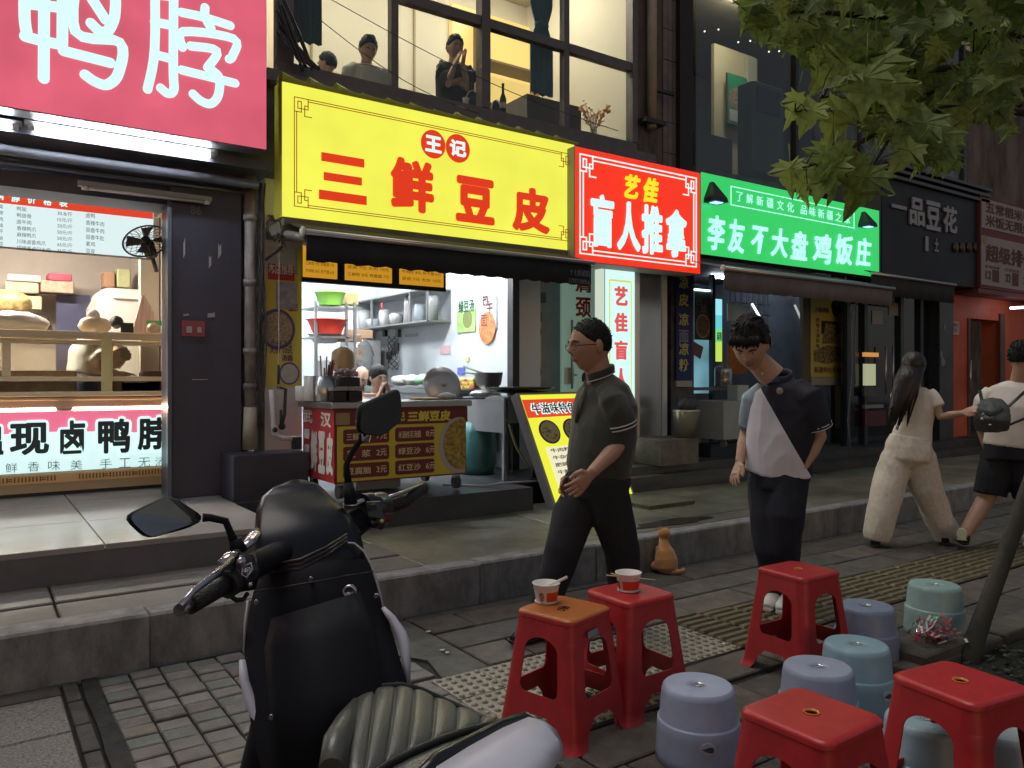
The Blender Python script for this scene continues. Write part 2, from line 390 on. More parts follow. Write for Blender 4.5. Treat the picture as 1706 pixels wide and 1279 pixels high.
# kerb: one long kerb of stones
kerb = thing('kerb', None, None, (0, 4.03, 0)); kerb['kind'] = 'structure'
ks = 0.925; kx = 2.55 - ks * 8
for i in range(26):
    x0 = kx + ks * i; x1 = x0 + ks
    yo = -0.03 if x1 < 0.9 else R.uniform(-.006, .006); zt = 0.252 if x1 < 0.9 else 0.238 + R.uniform(-.004, .004)
    m = M(); c = .012; g = .004
    m.rings([[(x0 + g, 4.03 + yo, -.2), (x1 - g, 4.03 + yo, -.2), (x1 - g, 4.17, -.2), (x0 + g, 4.17, -.2)],
             [(x0 + g, 4.03 + yo, zt - c), (x1 - g, 4.03 + yo, zt - c), (x1 - g, 4.17, zt - c), (x0 + g, 4.17, zt - c)],
             [(x0 + g + c * .5, 4.03 + yo + c, zt), (x1 - g - c * .5, 4.03 + yo + c, zt), (x1 - g - c * .5, 4.165, zt), (x0 + g + c * .5, 4.165, zt)]], smooth=False)
    m.out('kerb_stone', m_kerb, kerb)
# raised walkway between kerb and shops
m_walk = mat('stained_concrete_walk', (0.20, 0.19, 0.13), 0.5, col2=(0.065, 0.062, 0.045), scale=1.4, bump=0.5, bscale=14, var2=.2)
walk = M().box(-30, 45, 4.172, 13, -.2, .19).out('raised_walkway', m_joint, kind='structure', origin=(0, 4.2, 0))
def walk_slab(x0, x1, y0, y1, mt, z=.235, name='concrete_panel'):
    m = M(); jag = .012
    m.rings([[(x0 + .005, y0 + .005, .19), (x1 - .005, y0 + .005, .19), (x1 - .005, y1 - .005, .19), (x0 + .005, y1 - .005, .19)],
             [(x0 + .005, y0 + .005, z - .006), (x1 - .005, y0 + .005, z - .006), (x1 - .005, y1 - .005, z - .006), (x0 + .005, y1 - .005, z - .006)],
             [(x0 + jag, y0 + jag, z), (x1 - jag, y0 + jag, z), (x1 - jag, y1 - jag, z), (x0 + jag, y1 - jag, z)]], smooth=False)
    m.out(name, mt, walk)
m_wl = mat('cement_walk_left', (0.19, 0.175, 0.155), 0.6, var=0.4, scale=2.0, bump=0.4, bscale=60)
for x0, x1 in ((-6, -2.2), (-2.2, .35), (.35, 2.25)):
    walk_slab(x0, x1, 4.175, 4.50, m_wl, .236); walk_slab(x0, x1, 4.50, 4.90, m_wl, .246)
for x0, x1, y0, y1 in ((2.25, 3.7, 4.175, 5.5), (3.7, 4.75, 4.175, 5.7), (4.75, 6.0, 4.42, 5.7), (4.75, 8.2, 4.175, 4.42), (6.0, 8.2, 4.42, 5.7), (8.2, 11, 4.175, 5.7), (11, 16, 4.175, 5.7), (16, 30, 4.175, 8)):
    walk_slab(x0, x1, y0, y1, m_walk, .234 + R.uniform(-.003, .003))
# loose stone cover and drain grate on the walkway
cov = M(); a = G(1100, 846, .24); cov.box(4.78, 5.34, 4.86, 5.26, .236, .268)
cov.out('drain_cover', mat('stone_cover', (0.12, 0.12, 0.075), 0.6, var=0.5, scale=12, bump=0.5, bscale=30), label='mossy stone drain cover lying on the raised walkway behind the cat', cat='drain cover')
wet = M(); wet.prism([(4.5 + .42 * math.cos(t * PI / 8) * (1 + .15 * math.sin(3 * t)), 4.33 + .10 * math.sin(t * PI / 8) * (1 + .2 * math.cos(2 * t)), .2395) for t in range(16)], (0, 0, .002))
wet.out('wet_patch', mat('wet_patch', (0.03, 0.032, 0.03), 0.06, spec=.8, bump=.15, bscale=40), walk, kind='stuff')
# platforms in front of the shops
m_tile1 = mat('polished_tile_grey', (0.36, 0.34, 0.33), 0.2, var=0.22, scale=2.5, bump=0.06, bscale=10)
plat1 = M().box(-9, 1.62, 4.86, 9.5, .18, .418).out('shop_platform', mat('platform_face', (0.15, 0.15, 0.165), 0.5, var=.25, scale=3, bump=.15), kind='structure')
for x0, x1 in ((-5.2, -4.0), (-4.0, -2.8), (-2.8, -1.6), (-1.6, -.4), (-.4, .62), (.62, 1.61)):
    for y0, y1 in ((4.85, 5.72), (5.72, 6.6), (6.6, 7.4)):
        m = M(); c = .004
        m.rings([[(x0 + .003, y0 + .003, .41), (x1 - .003, y0 + .003, .41), (x1 - .003, y1 - .003, .41), (x0 + .003, y1 - .003, .41)],
                 [(x0 + .003, y0 + .003, .438), (x1 - .003, y0 + .003, .438), (x1 - .003, y1 - .003, .438), (x0 + .003, y1 - .003, .438)],
                 [(x0 + .006, y0 + .006, .441), (x1 - .006, y0 + .006, .441), (x1 - .006, y1 - .006, .441), (x0 + .006, y1 - .006, .441)]], smooth=False).out('floor_tile', m_tile1, plat1)
M().box(-.5, -.12, 6.35, 6.42, .4415, .452).out('cardboard_strip', mat('card', (0.45, 0.40, 0.30), .8), label='flat strip of cardboard lying on the shiny platform tiles', cat='cardboard')
m_p2 = mat('dark_stone_platform', (0.075, 0.078, 0.085), 0.3, var=0.35, scale=3, bump=0.1, bscale=20)
plat2 = M().box(1.9, 3.96, 5.42, 12.6, .18, .43).box(3.96, 5.15, 5.88, 12.6, .18, .429).box(1.62, 1.9, 6.0, 12.6, .18, .425).out('stall_platform', m_p2, kind='structure')
m_p3 = mat('worn_step_stone', (0.15, 0.145, 0.125), 0.45, var=0.5, scale=3, bump=0.3, bscale=30, stretch=(.4, 1, 3))
plat3 = M().box(5.16, 8.0, 5.80, 9, .18, .36).box(5.16, 8.05, 5.98, 9, .36, .44).out('step_platform', m_p3, kind='structure')
plat4 = M().box(8.02, 13.0, 5.7, 9, .18, .33).box(8.06, 13.0, 5.95, 9, .33, .43).out('dark_doorstep', mat('dark_step', (0.06, 0.058, 0.055), 0.5, var=.4, scale=4, bump=.3), kind='structure')
plat5 = M().box(13.02, 26, 5.3, 9, .18, .34).box(13.02, 26, 5.75, 9, .34, .44).out('brown_steps', mat('brown_step', (0.12, 0.075, 0.05), 0.55, var=.5, scale=5, bump=.3, stretch=(.3, 1, 2)), kind='structure')
# planting bed at the right, with a cement edge
bed = thing('planting_bed', None, None, (4.6, 1.2, 0)); bed['kind'] = 'structure'
M().box(3.62, 7.5, -.6, 1.86, -.05, -.005).out('soil', mat('bed_soil', (0.028, 0.027, 0.020), 0.9, var=0.6, scale=16, bump=1.0, bscale=26), bed)
m_edge = mat('bed_edge_cement', (0.11, 0.098, 0.08), 0.75, var=.4, scale=7, bump=.5, bscale=50)
for x0, x1, y0, y1 in ((3.50, 4.35, 1.875, 2.03), (4.36, 5.25, 1.875, 2.03), (5.26, 7.5, 1.875, 2.03), (3.50, 3.62, .9, 1.87), (3.50, 3.62, -.1, .89)):
    M().cbox(x0 + .004, x1 - .004, y0, y1, -.03, .035 + R.uniform(0, .01), .012).out('edge_stone', m_edge, bed)
M().cbox(3.60, 4.04, 1.885, 2.10, .0, .082, .015).out('cement_slab', mat('slab_brown', (0.10, 0.085, 0.068), .75, var=.4, scale=6, bump=.5, bscale=40), label='thick brown cement slab lying under the bag of wrappers', cat='slab')
# litter and low leaves on the bed
lit = M(); rr = random.Random(3)
m_gr = [mat('bed_leaf_green', (0.03, 0.055, 0.018), .6), mat('bed_leaf_dark', (0.015, 0.03, 0.012), .6), mat('bed_stone', (0.10, 0.10, 0.085), .8), mat('bed_scrap', (0.24, 0.23, 0.20), .6)]
for k in range(1500):
    x, y = rr.uniform(3.64, 6.6), rr.uniform(.4, 1.85); s = rr.uniform(.010, .032); a = rr.uniform(0, 6.28); kind = rr.choices([0, 1, 2, 3], [6, 9, 4, .4])[0]
    lit.slot(kind); e = Vector((math.cos(a), math.sin(a), rr.uniform(-.4, .5))); f = Vector((-math.sin(a), math.cos(a), rr.uniform(-.4, .4))); c = Vector((x, y, rr.uniform(.004, .03)))
    if kind < 2 or kind == 3: lit.add([c - e * s, c - f * s * .5 + e * .2 * s, c + e * s + Vector((0, 0, .006)), c + f * s * .5], [(0, 1, 2, 3)], False)
    else: lit.ball(c, (s * .6, s * .5, s * .35), n=6, m=4)
lit.out('leaf_litter', m_gr, kind='stuff')
for k, (u, v) in enumerate(((714, 1052), (736, 1083), (745, 1087), (1262, 1046), (1205, 1073), (1380, 968), (1462, 1063), (1350, 1046))):
    p = G(u, v, .004); s = .013
    M().prism([p + Vector((math.cos(t) * s * R.uniform(.6, 1.5), math.sin(t) * s * R.uniform(.5, 1.0), 0)) for t in (0, 1, 2, 3, 4, 5)], (0, 0, .003)).out('paper_scrap', mat('scrap_white', (0.6, 0.58, 0.52), .8), label=['pointed white scrap on the cement patch', 'white scrap beside a lone scrap on the slabs behind the scooter', 'right one of two close white scraps behind the scooter', 'white scrap under the far red stool', 'white scrap at the corner of the dotted tiles', 'white scrap near the bending man', 'white scrap between the blue round stools', 'white scrap right of the far red stool'][k], cat='litter', group='paper scraps on the pavement')
# ================================================================== SHOP BUILDING
m_conc = mat('old_facade', (0.17, 0.15, 0.145), 0.8, col2=(0.06, 0.052, 0.055), scale=3, bump=.4, bscale=30, stretch=(1, 1, .35))
m_dark = mat('dark_cladding', (0.035, 0.035, 0.05), 0.45, var=.3, scale=3, bump=.05)
m_white = mat('white_plaster', (0.72, 0.74, 0.76), 0.6, var=.08, scale=2)
m_black = mat('black_metal', (0.02, 0.02, 0.022), 0.4)
m_steel = mat('brushed_steel', (0.55, 0.55, 0.54), 0.3, metal=.9, var=.2, scale=20, stretch=(1, 1, 12))
m_alu = mat('window_aluminium', (0.15, 0.135, 0.145), 0.45, metal=.4, var=.15, scale=10)
m_glass = glass('window_glass')
m_wood = mat('pale_wood', (.74, .60, .38), 0.45, var=.2, scale=4, stretch=(.3, 1, 8))
bld = thing('shop_building', 'dark old street building whose upper floor stands over the lit shop signs', 'building', (3, 8, .2))
W = M()
W.box(-10, 1.27, 6.95, 7.0, 2.98, 3.25)          # over left shop
W.box(1.56, 1.95, 6.75, 12.6, .19, 3.0)           # party wall left
W.box(-10, 16, 6.62, 6.9, 3.02, 3.96)            # spandrel band
W.box(6.45, 6.9, 6.60, 12, .19, 3.02)
W.box(-10, 1.95, 6.56, 7.2, 3.97, 9)             # wall over left sign
W.box(13.2, 30, 6.9, 9, 3.9, 9)
W.box(-10, 30, 6.55, 9, 7.2, 10)
W.box(-10, 30, 13, 13.3, .19, 9)
W.out('wall', m_conc, bld)
M().box(-10, 16, 6.95, 12.9, 3.16, 3.30).out('floor_slab', mat('ceiling_white', (.6, .6, .58), .8), bld)
M().box(-10, 16, 6.95, 12.9, 3.38, 3.46).out('upper_floor', mat('upper_floor', (.2, .15, .1), .5), bld)
M().box(-10, 30, 6.6, 12.9, 6.95, 7.1).out('upper_ceiling', mat('upper_ceiling', (.6, .55, .45), .8), bld)
# upper windows ------------------------------------------------------
UY = 6.5
win = thing('upper_window', 'wide aluminium framed upper window with lit cream room above the yellow sign', 'window', (4.1, UY, 3.95))
xs = [2.20, 3.18, 4.15, 5.17, 6.13]
fr = M(); fr.box(2.10, 6.16, UY - .04, UY + .06, 3.90, 4.0); fr.box(2.10, 2.24, UY - .04, UY + .06, 4.003, 6.6); fr.box(6.09, 6.17, UY - .05, UY + .06, 4.003, 6.6)
fr.box(4.10, 4.20, UY - .05, UY + .06, 4.003, 6.6); fr.out('window_frame', m_alu, win)
for x in (3.18, 5.17): M().box(x - .035, x + .035, UY - .03, UY + .05, 4.003, 6.6).out('mullion', m_alu, win)
for x0, x1 in ((3.216, 4.098), (4.202, 5.133), (5.207, 6.088)): M().box(x0, x1, UY - .035, UY + .05, 4.80, 4.89).out('transom', m_alu, win)
for x0, x1 in ((2.245, 3.143), (3.217, 4.097), (4.203, 5.132), (5.208, 6.087)): M().box(x0, x1, UY + .005, UY + .012, 4.004, 6.55).out('pane', m_glass, win)
M().box(2.0, 6.4, UY - .10, UY + .10, 3.80, 3.895).out('sill', m_alu, win)
# the lit upper room
room = thing('upper_room', 'cream upstairs dining room lit warm behind the upper windows', 'room', (4, 9.5, 3.46))
m_cream = mat('cream_wall', (.60, .55, .46), .7, var=.06, scale=1.5)
M().box(1.9, 7.0, 9.6, 9.7, 3.46, 6.94).box(6.9, 7.0, 6.7, 9.6, 3.46, 6.94).box(1.96, 2.02, 6.7, 9.6, 3.46, 6.94).out('room_wall', m_cream, room)
for X in (3.55, 5.0, 6.15): M().box(X - .012, X + .012, 9.57, 9.598, 3.5, 6.9).out('wall_joint', mat('wall_joint', (.30, .24, .14), .6), room)
for (x, y, s) in ((2.9, 8.2, 2.2), (4.4, 8.0, 2.4), (5.9, 8.4, 3.0)):
    M().box(x - .45, x + .45, y - .12, y + .12, 6.90, 6.945).out('ceiling_lamp', emis('warm_room_lamp', (1.0, .88, .68), 52.0), label='warm lamp panel on the upstairs ceiling, ' + {2.9: 'at the left', 4.4: 'in the middle', 5.9: 'at the right'}[x], cat='ceiling lamp', group='upstairs ceiling lamps')
M().box(2.03, 2.75, 9.55, 9.598, 3.5, 6.9).out('pale_green_panel', mat('pale_green_panel', (.42, .52, .42), .6), room)
M().box(5.55, 6.88, 9.50, 9.59, 4.7, 6.6).out('glowing_alcove', emis('alcove_amber', (1.0, .66, .20), 1.0), room)
shel = thing('wall_shelf', 'tall brown shelf cabinet in the amber corner of the upstairs room', 'shelf', (6.4, 9.0, 3.46))
for z in (4.55, 5.15, 5.75): M().box(5.9, 6.85, 9.1, 9.45, z, z + .03).out('shelf_board', mat('shelf_brown', (.16, .10, .05), .5), shel)
M().box(5.86, 5.9, 9.1, 9.45, 3.46, 6.4).out('side_board', MATS['shelf_brown'], shel)
cab = M().box(5.25, 6.05, 7.3, 7.9, 3.46, 4.62).out('sideboard', mat('sideboard_dark', (.085, .07, .055), .5, var=.2, stretch=(1, 1, .2)), label='dark wood sideboard inside the upstairs window beside the dried flowers', cat='cabinet')
M().box(4.35, 5.0, 7.6, 8.3, 3.46, 4.42).out('dining_table', mat('table_dark', (.14, .11, .08), .5), label='dark table edge inside the upstairs window under the blue curtain', cat='table')
# dried flowers
fl = thing('flower_vase', 'glass vase of orange dried flowers in the right corner of upstairs window', 'vase', (5.86, 6.85, 4.03))
M().lathe((5.86, 6.85, 3.98), [(.04, 0), (.055, .02), (.05, .16), (.035, .24)], n=16).out('vase_body', glass('vase_glass', (.8, .8, .8), .5), fl)
st = M(); fo = M()
for k in range(46):
    a = R.uniform(0, 6.28); l = R.uniform(.15, .36); p = Vector((5.86, 6.85, 4.12)); q = p + Vector((math.cos(a) * l * .55, math.sin(a) * l * .3, l))
    st.tube([p, (p + q) / 2 + Vector((0, 0, .03)), q], .0025, n=4)
    for t in range(3): fo.ball(q + Vector((R.uniform(-.03, .03), R.uniform(-.02, .02), R.uniform(-.04, .02))), R.uniform(.007, .016), n=6, m=4)
st.out('stem', mat('dry_stem', (.2, .12, .05), .8), fl, kind='stuff'); fo.out('blossom', mat('orange_blossom', (.75, .32, .08), .7), fl, kind='stuff')
# curtains
def curtain(name, label, u0, u1, v0, v1, Y, col, knot=None):
    x0, x1 = P(u0, v0, Y).x, P(u1, v0, Y).x; zt = P((u0 + u1) / 2, v0, Y).z; zb = P((u0 + u1) / 2, v1, Y).z
    rings = []; n = 40; cx = (x0 + x1) / 2; hw = (x1 - x0) / 2
    zk = P((u0 + u1) / 2, knot, Y).z if knot else None
    for i in range(26):
        z = zt + (zb - zt) * i / 25; w = hw
        if zk is not None: w = hw * (0.42 + 0.58 * min(1, abs(z - zk) / .22) ** .7)
        rings.append([(cx + w * math.cos(2 * PI * k / n), Y + .035 * math.sin(2 * PI * k / n) + .014 * math.sin(k * 2.4 + i * .05) , z + (.02 * math.sin(k * 1.3) if i == 25 else 0)) for k in range(n)])
    m = M(); m.rings(rings); t = thing(name, label, 'curtain', (cx, Y, zb)); m.out('curtain_cloth', mat(name + '_cloth' + str(u0), col, .9, var=.3, scale=12, bump=.3, stretch=(1, 1, .1)), t)
    if zk is not None:
        k2 = M(); k2.ball((cx, Y, zk), (hw * .62, .055, .06), n=14, m=8); k2.out('curtain_knot', MATS[name + '_cloth' + str(u0)], t)
curtain('curtain', 'slate blue curtain knotted in the middle of the upstairs window', 884, 920, -60, 156, 6.72, (.07, .15, .20), 42)
curtain('curtain', 'dark teal curtain hanging at the left end of the upstairs window', 486, 536, -70, 68, 6.74, (.035, .055, .06))
# things on the upstairs sill
bt = thing('bottle', 'dark tall bottle standing on the upstairs window sill', 'bottle', P(838, 182, 6.7)); b0 = P(838, 186, 6.72)
M().lathe(b0, [(.035, 0), (.036, .13), (.014, .19), (.013, .27), (.016, .275), (.015, .29)], n=16, cap=True).out('bottle_body', mat('bottle_dark', (.015, .015, .012), .15), bt)
M().lathe(b0, [(.0365, .03), (.0367, .09)], n=16).out('bottle_label', mat('bottle_label', (.55, .5, .45), .7), bt)
for (u, v, r, lb) in ((788, 178, .13, 'larger black round chair back with white rim behind the clapping man'), (826, 182, .075, 'smaller black round chair back with white rim beside the dark bottle')):
    c = P(u, v, 6.82); t = thing('chair_back', lb, 'chair', c)
    M().ball(c, (r * .75, .02, r * 1.25), n=20, m=12).out('backrest', mat('chair_black', (.02, .018, .016), .5), t)
    rim = M(); rim.tube([c + Vector((r * .77 * math.cos(a), -.012, r * 1.27 * math.sin(a))) for a in [k * 2 * PI / 24 for k in range(25)]], .006, n=6); rim.out('rim', mat('rim_white', (.7, .68, .62), .5), t)
M().lathe(P(776, 178, 6.68), [(.025, 0), (.035, .08), (.036, .085)], n=16, cap=True).out('paper_cup', mat('cup_white', (.8, .78, .72), .6), label='white cup on the upstairs sill beside the clapping man', cat='cup')
# pillar, pipes and strips to the right of the window
col = thing('tiled_column', 'grey tiled column with a pale drainpipe right of the upper window', 'column', (6.6, 6.4, 3.5))
M().box(6.18, 7.0, 6.50, 6.62, 3.55, 9).out('column_core', m_conc, col)
tl = mat('column_tile', (.17, .15, .15), .4, var=.4, scale=4, bump=.2)
for i in range(5):
    for j in range(9):
        x = 6.60 + i * .078; z = 3.62 + j * .36
        M().box(x + .003, x + .075, 6.485, 6.503, z + .003, z + .355).out('tile', tl, col)
dp = M(); dp.tube([P(1086, 215, 6.42), P(1086, -40, 6.42)], .055, n=16); dp.out('drainpipe', mat('pipe_pale', (.34, .30, .23), .6, var=.4, scale=4, stretch=(1, 1, .3)), col)
dp = M(); dp.tube([P(1086, 150, 6.42), P(1098, 152, 6.40), P(1122, 158, 6.36)], .02, n=8); dp.box(P(1070, 205, 6.4).x, P(1104, 205, 6.4).x, 6.34, 6.47, P(1086, 207, 6.4).z, P(1086, 200, 6.4).z); dp.out('pipe_bracket', m_black, col)
M().box(P(1135, 0, 6.4).x, P(1157, 0, 6.4).x, 6.42, 6.9, 3.5, 9).out('dark_strip', mat('strip_black', (.012, .008, .01), .6), bld)
# darker upstairs of the green-signed restaurant ----------------------
ur = thing('upstairs_restaurant', 'dim glazed upper floor of the green signed restaurant with a poster inside', 'room', (9, 7, 3.5))
X0, X1 = P(1158, 0, 6.5).x, P(1440, 0, 6.5).x
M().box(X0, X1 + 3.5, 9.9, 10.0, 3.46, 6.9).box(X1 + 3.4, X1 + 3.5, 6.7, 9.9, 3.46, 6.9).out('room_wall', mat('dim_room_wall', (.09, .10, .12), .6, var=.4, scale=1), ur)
# cream partition seen through the glass
pa = M(); pa.box(P(1190, 0, 8.2).x, P(1257, 0, 8.2).x, 8.2, 8.26, 3.5, P(1225, 84, 8.2).z); pa.out('partition', mat('cream_partition', (.55, .5, .36), .7), ur)
pa = M(); pa.box(P(1243, 0, 8.16).x, P(1258, 0, 8.16).x, 8.12, 8.19, 3.5, P(1225, 90, 8.2).z); pa.out('door_post', mat('pale_post', (.42, .44, .38), .6), ur)
M().box(8.8, 9.6, 7.3, 7.6, 6.88, 6.92).out('ceiling_lamp', emis('partition_fill', (1, .9, .65), 22), label='small ceiling lamp panel lighting the cream partition upstairs', cat='ceiling lamp')  # unseen lamp kept above the view to light the partition
po = thing('wall_poster', 'green and white food poster hanging on the upstairs cream partition', 'poster', P(1228, 160, 8.1))
M().box(P(1211, 0, 8.1).x, P(1244, 0, 8.1).x, 8.1, 8.12, P(1228, 207, 8.1).z, P(1228, 126, 8.1).z).out('poster_frame', mat('poster_frame', (.10, .05, .03), .5), po)
a, b = XZ(1213, 204, 8.09); c, d = XZ(1242, 130, 8.09)
M().box(a, c, 8.085, 8.098, b, d).out('poster_sheet', mat('poster_green', (.03, .30, .16), .5), po)
M().prism([((a + c) / 2 + (c - a) * .48 * math.cos(t), 8.083, b + (d - b) * .52 + (d - b) * .22 * math.sin(t)) for t in [k * PI / 10 for k in range(20)]], (0, -.002, 0)).out('noodle_bowl', mat('bowl_print', (.42, .33, .28), .6, col2=(.16, .10, .07), scale=30), po)
M().box(a + .03, c - .03, 8.078, 8.083, b + .04, b + (d - b) * .28).out('price_strip', mat('print_pale', (.5, .5, .52), .6), po)
M().box(P(1157, 0, 6.9).x, P(1220, 0, 6.9).x, 6.9, 7.3, 3.5, P(1190, 225, 6.9).z).out('counter_block', mat('ac_dark', (.06, .06, .065), .6), label='dark boxy cabinet behind the glass above the red sign', cat='cabinet')
ac = thing('air_conditioner', 'greenish floor air conditioner behind the upstairs glass', 'air conditioner', P(1275, 250, 7.2))
M().cbox(P(1255, 0, 7.2).x, P(1308, 0, 7.2).x, 7.2, 7.5, P(1280, 290, 7.2).z, P(1280, 140, 7.2).z, .03).out('housing', mat('ac_green', (.05, .08, .075), .5), ac)
M().box(P(1262, 0, 7.19).x, P(1300, 0, 7.19).x, 7.185, 7.199, P(1280, 190, 7.2).z, P(1280, 150, 7.2).z).out('grille', m_black, ac)
gw = thing('upper_glazing', 'tall dim window glass above the green sign', 'window', ((X0 + X1) / 2, 6.5, 3.7))
M().box(X0 + .02, X1 + 3, 6.50, 6.51, 3.75, 6.8).out('pane', glass('dim_glass', (.85, .88, .88), .35), gw)
for x in (X0 + 1.9, X0 + 3.4, X0 + 4.9, X0 + 6.4): M().box(x, x + .06, 6.46, 6.54, 3.7, 6.9).out('mullion', m_black, gw)
for k_, (u, v) in enumerate(((1174, 52), (1197, 49), (1230, 70), (1250, 68), (1281, 86), (1298, 85))):
    M().ball(P(u, v, 7.6), .012, n=8, m=6).out('spotlight', emis('tiny_spot', (1, .93, .8), 2.0), label=('leftmost tiny spotlight of the first upstairs pair', 'right tiny spotlight of the first upstairs pair', 'left tiny spotlight of the middle upstairs pair', 'right tiny spotlight of the middle upstairs pair', 'left tiny spotlight of the last upstairs pair', 'rightmost tiny spotlight of the last upstairs pair')[k_], cat='spotlight', group='upstairs spotlights')
grid = thing('window_grille', 'thin wire security grille on the dark upstairs window under the leaves', 'grille', (10.5, 6.4, 3.8))
g1 = P(1372, 120, 6.42); g2 = P(1460, 120, 6.42)
for k in range(6):
    x = g1.x + (g2.x - g1.x) * k / 5
    M().tube([(x, 6.42, 3.75), (x, 6.42, 5.6)], .004, n=4).out('bar', mat('wire_grey', (.3, .3, .3), .4, metal=.6), grid)
for k in range(7): M().tube([(g1.x, 6.415, 3.9 + k * .27), (g2.x, 6.415, 3.9 + k * .27)], .004, n=4).out('bar', MATS['wire_grey'], grid)
# loose cables strung across the window
cb = thing('cable_bundle', 'bundle of sagging black cables left of the yellow sign', 'cables', P(500, 80, 6.3))
for k in range(9):
    a = P(466 + R.uniform(-4, 4), -20 + k * 9, 6.35); b = P(520 + R.uniform(-16, 22), 112 + R.uniform(-4, 6), 6.30)
    c2 = (a + b) / 2 + Vector((R.uniform(-.05, .1), 0, -R.uniform(.05, .25))); pts = [a * (1 - t) ** 2 + c2 * 2 * t * (1 - t) + b * t * t for t in [i / 8 for i in range(9)]]
    M().tube(pts, R.choice([.006, .009, .015]), n=6).out('cable', m_black, cb)
for (p, q) in (((545, -5), (1030, 218)), ((530, 30), (800, 190))):
    a = P(*p, 6.25); b = P(*q, 6.25); pts = [a * (1 - t) + b * t + Vector((0, 0, -.10 * math.sin(PI * t))) for t in [i / 12 for i in range(13)]]
    M().tube(pts, .004, n=5).out('overhead_wire', m_black, label='thin overhead wire crossing the upper window' + (' in the longer run' if p[0] == 545 else ' ending above the first sign character'), cat='wire')
# ================================================================== SIGNS
def lightbox(name, label, X0, X1, Z0, Z1, Y, face, side, depth=.18, cat='shop sign'):
    t = thing(name, label, cat, ((X0 + X1) / 2, Y, Z0))
    M().cbox(X0, X1, Y + .006, Y + depth, Z0, Z1, .008).out('casing', side, t)
    M().box(X0 + .006, X1 - .006, Y, Y + .0055, Z0 + .006, Z1 - .006).out('face', face, t)
    return t
def zat(u, v, Y): return P(u, v, Y).z
def xat(u, Y): return P(u, 600, Y).x
# --- left pink sign
Y = 5.9
pk = lightbox('pink_sign', 'big backlit pink sign with white rounded characters at the top left', -2.6, xat(445, Y), 3.07, 4.6, Y, emis('pink_face', srgb(224, 98, 120), .88, var=.14), mat('sign_side_dark', (.06, .06, .065), .5))
m_letw = emis('letter_white', srgb(215, 255, 250), 1.0)
def character(t, ch, u, v, w, h, Y, mt, bold=.03, thick=.012, name='character', shear=0):
    m = M(); wr(m, ch, u, v, w, h, Y - .006, bold, 0.0, thick, shear); return m.out(name, mt, t)
def stroke_char(t, strokes, Y, mt, r=.05):
    """rounded neon-like strokes; each stroke a list of photo points"""
    m = M()
    for k, s_ in enumerate(strokes):
        rr_ = r
        if isinstance(s_, tuple): s_, rr_ = s_
        pts = [P(u, v, Y - .012 - .0008 * k) for u, v in s_]
        sm_ = []
        for i in range(len(pts) - 1):
            a = pts[max(0, i - 1)]; b = pts[i]; c = pts[i + 1]; d = pts[min(len(pts) - 1, i + 2)]
            for q in range(5):
                t_ = q / 5; sm_.append(0.5 * ((2 * b) + (c - a) * t_ + (2 * a - 5 * b + 4 * c - d) * t_ * t_ + (3 * b - a - 3 * c + d) * t_ ** 3))
        sm_.append(pts[-1])
        # flat ribbon with round ends
        n = len(sm_); L_, R_ = [], []
        for i, p in enumerate(sm_):
            tg = (sm_[min(n - 1, i + 1)] - sm_[max(0, i - 1)]); tg.y = 0; tg.normalize(); nn = Vector((-tg.z, 0, tg.x)); L_.append(p + nn * rr_); R_.append(p - nn * rr_)
        dd = Vector((0, .010, 0))
        for i in range(n - 1): m.add([L_[i], L_[i + 1], R_[i + 1], R_[i]], [(0, 1, 2, 3)], False); m.add([L_[i], L_[i + 1], L_[i + 1] + dd, L_[i] + dd], [(0, 1, 2, 3)], False); m.add([R_[i], R_[i + 1], R_[i + 1] + dd, R_[i] + dd], [(0, 1, 2, 3)], False)
        for p in (sm_[0], sm_[-1]):
            m.prism([p + Vector((rr_ * math.cos(a), -.0003, rr_ * math.sin(a))) for a in [q * PI / 8 for q in range(16)]], (0, .010, 0))
    return m.out('character', mt, t)
# 鸭
stroke_char(pk, [[(42, -60), (41, 25), (46, 60)], [(74, -60), (73, 130)] , [(105, -60), (104, 70)], [(42, 60), (73, 68), (104, 74)], [(42, 5), (104, 12)],
                 [(128, -50), (126, 52), (200, 70), (198, 120), (180, 140), (160, 136), (142, 124)], [(126, -45), (185, -20), (192, 20), (182, 48), (168, 52), (152, 38)], [(152, -5), (176, 32)], [(106, 84), (184, 104)]], Y, m_letw, .033)
# 脖
stroke_char(pk, [[(258, -60), (258, 80), (246, 148)], [(290, -60), (289, 110), (290, 148), (280, 155), (268, 146)], [(258, 36), (289, 42)], [(258, 90), (289, 98)], [(258, -10), (289, -6)],
                 [(303, 20), (340, 28), (384, 42)], [(342, 12), (342, 28), (352, 46)], [(304, 78), (306, 52), (390, 64), (388, 92), (382, 98)], [(318, 76), (362, 84), (346, 112)], [(303, 116), (392, 138)], [(346, 112), (356, 118), (366, 130), (364, 158), (352, 172), (336, 168), (322, 156)]], Y, m_letw, .030)
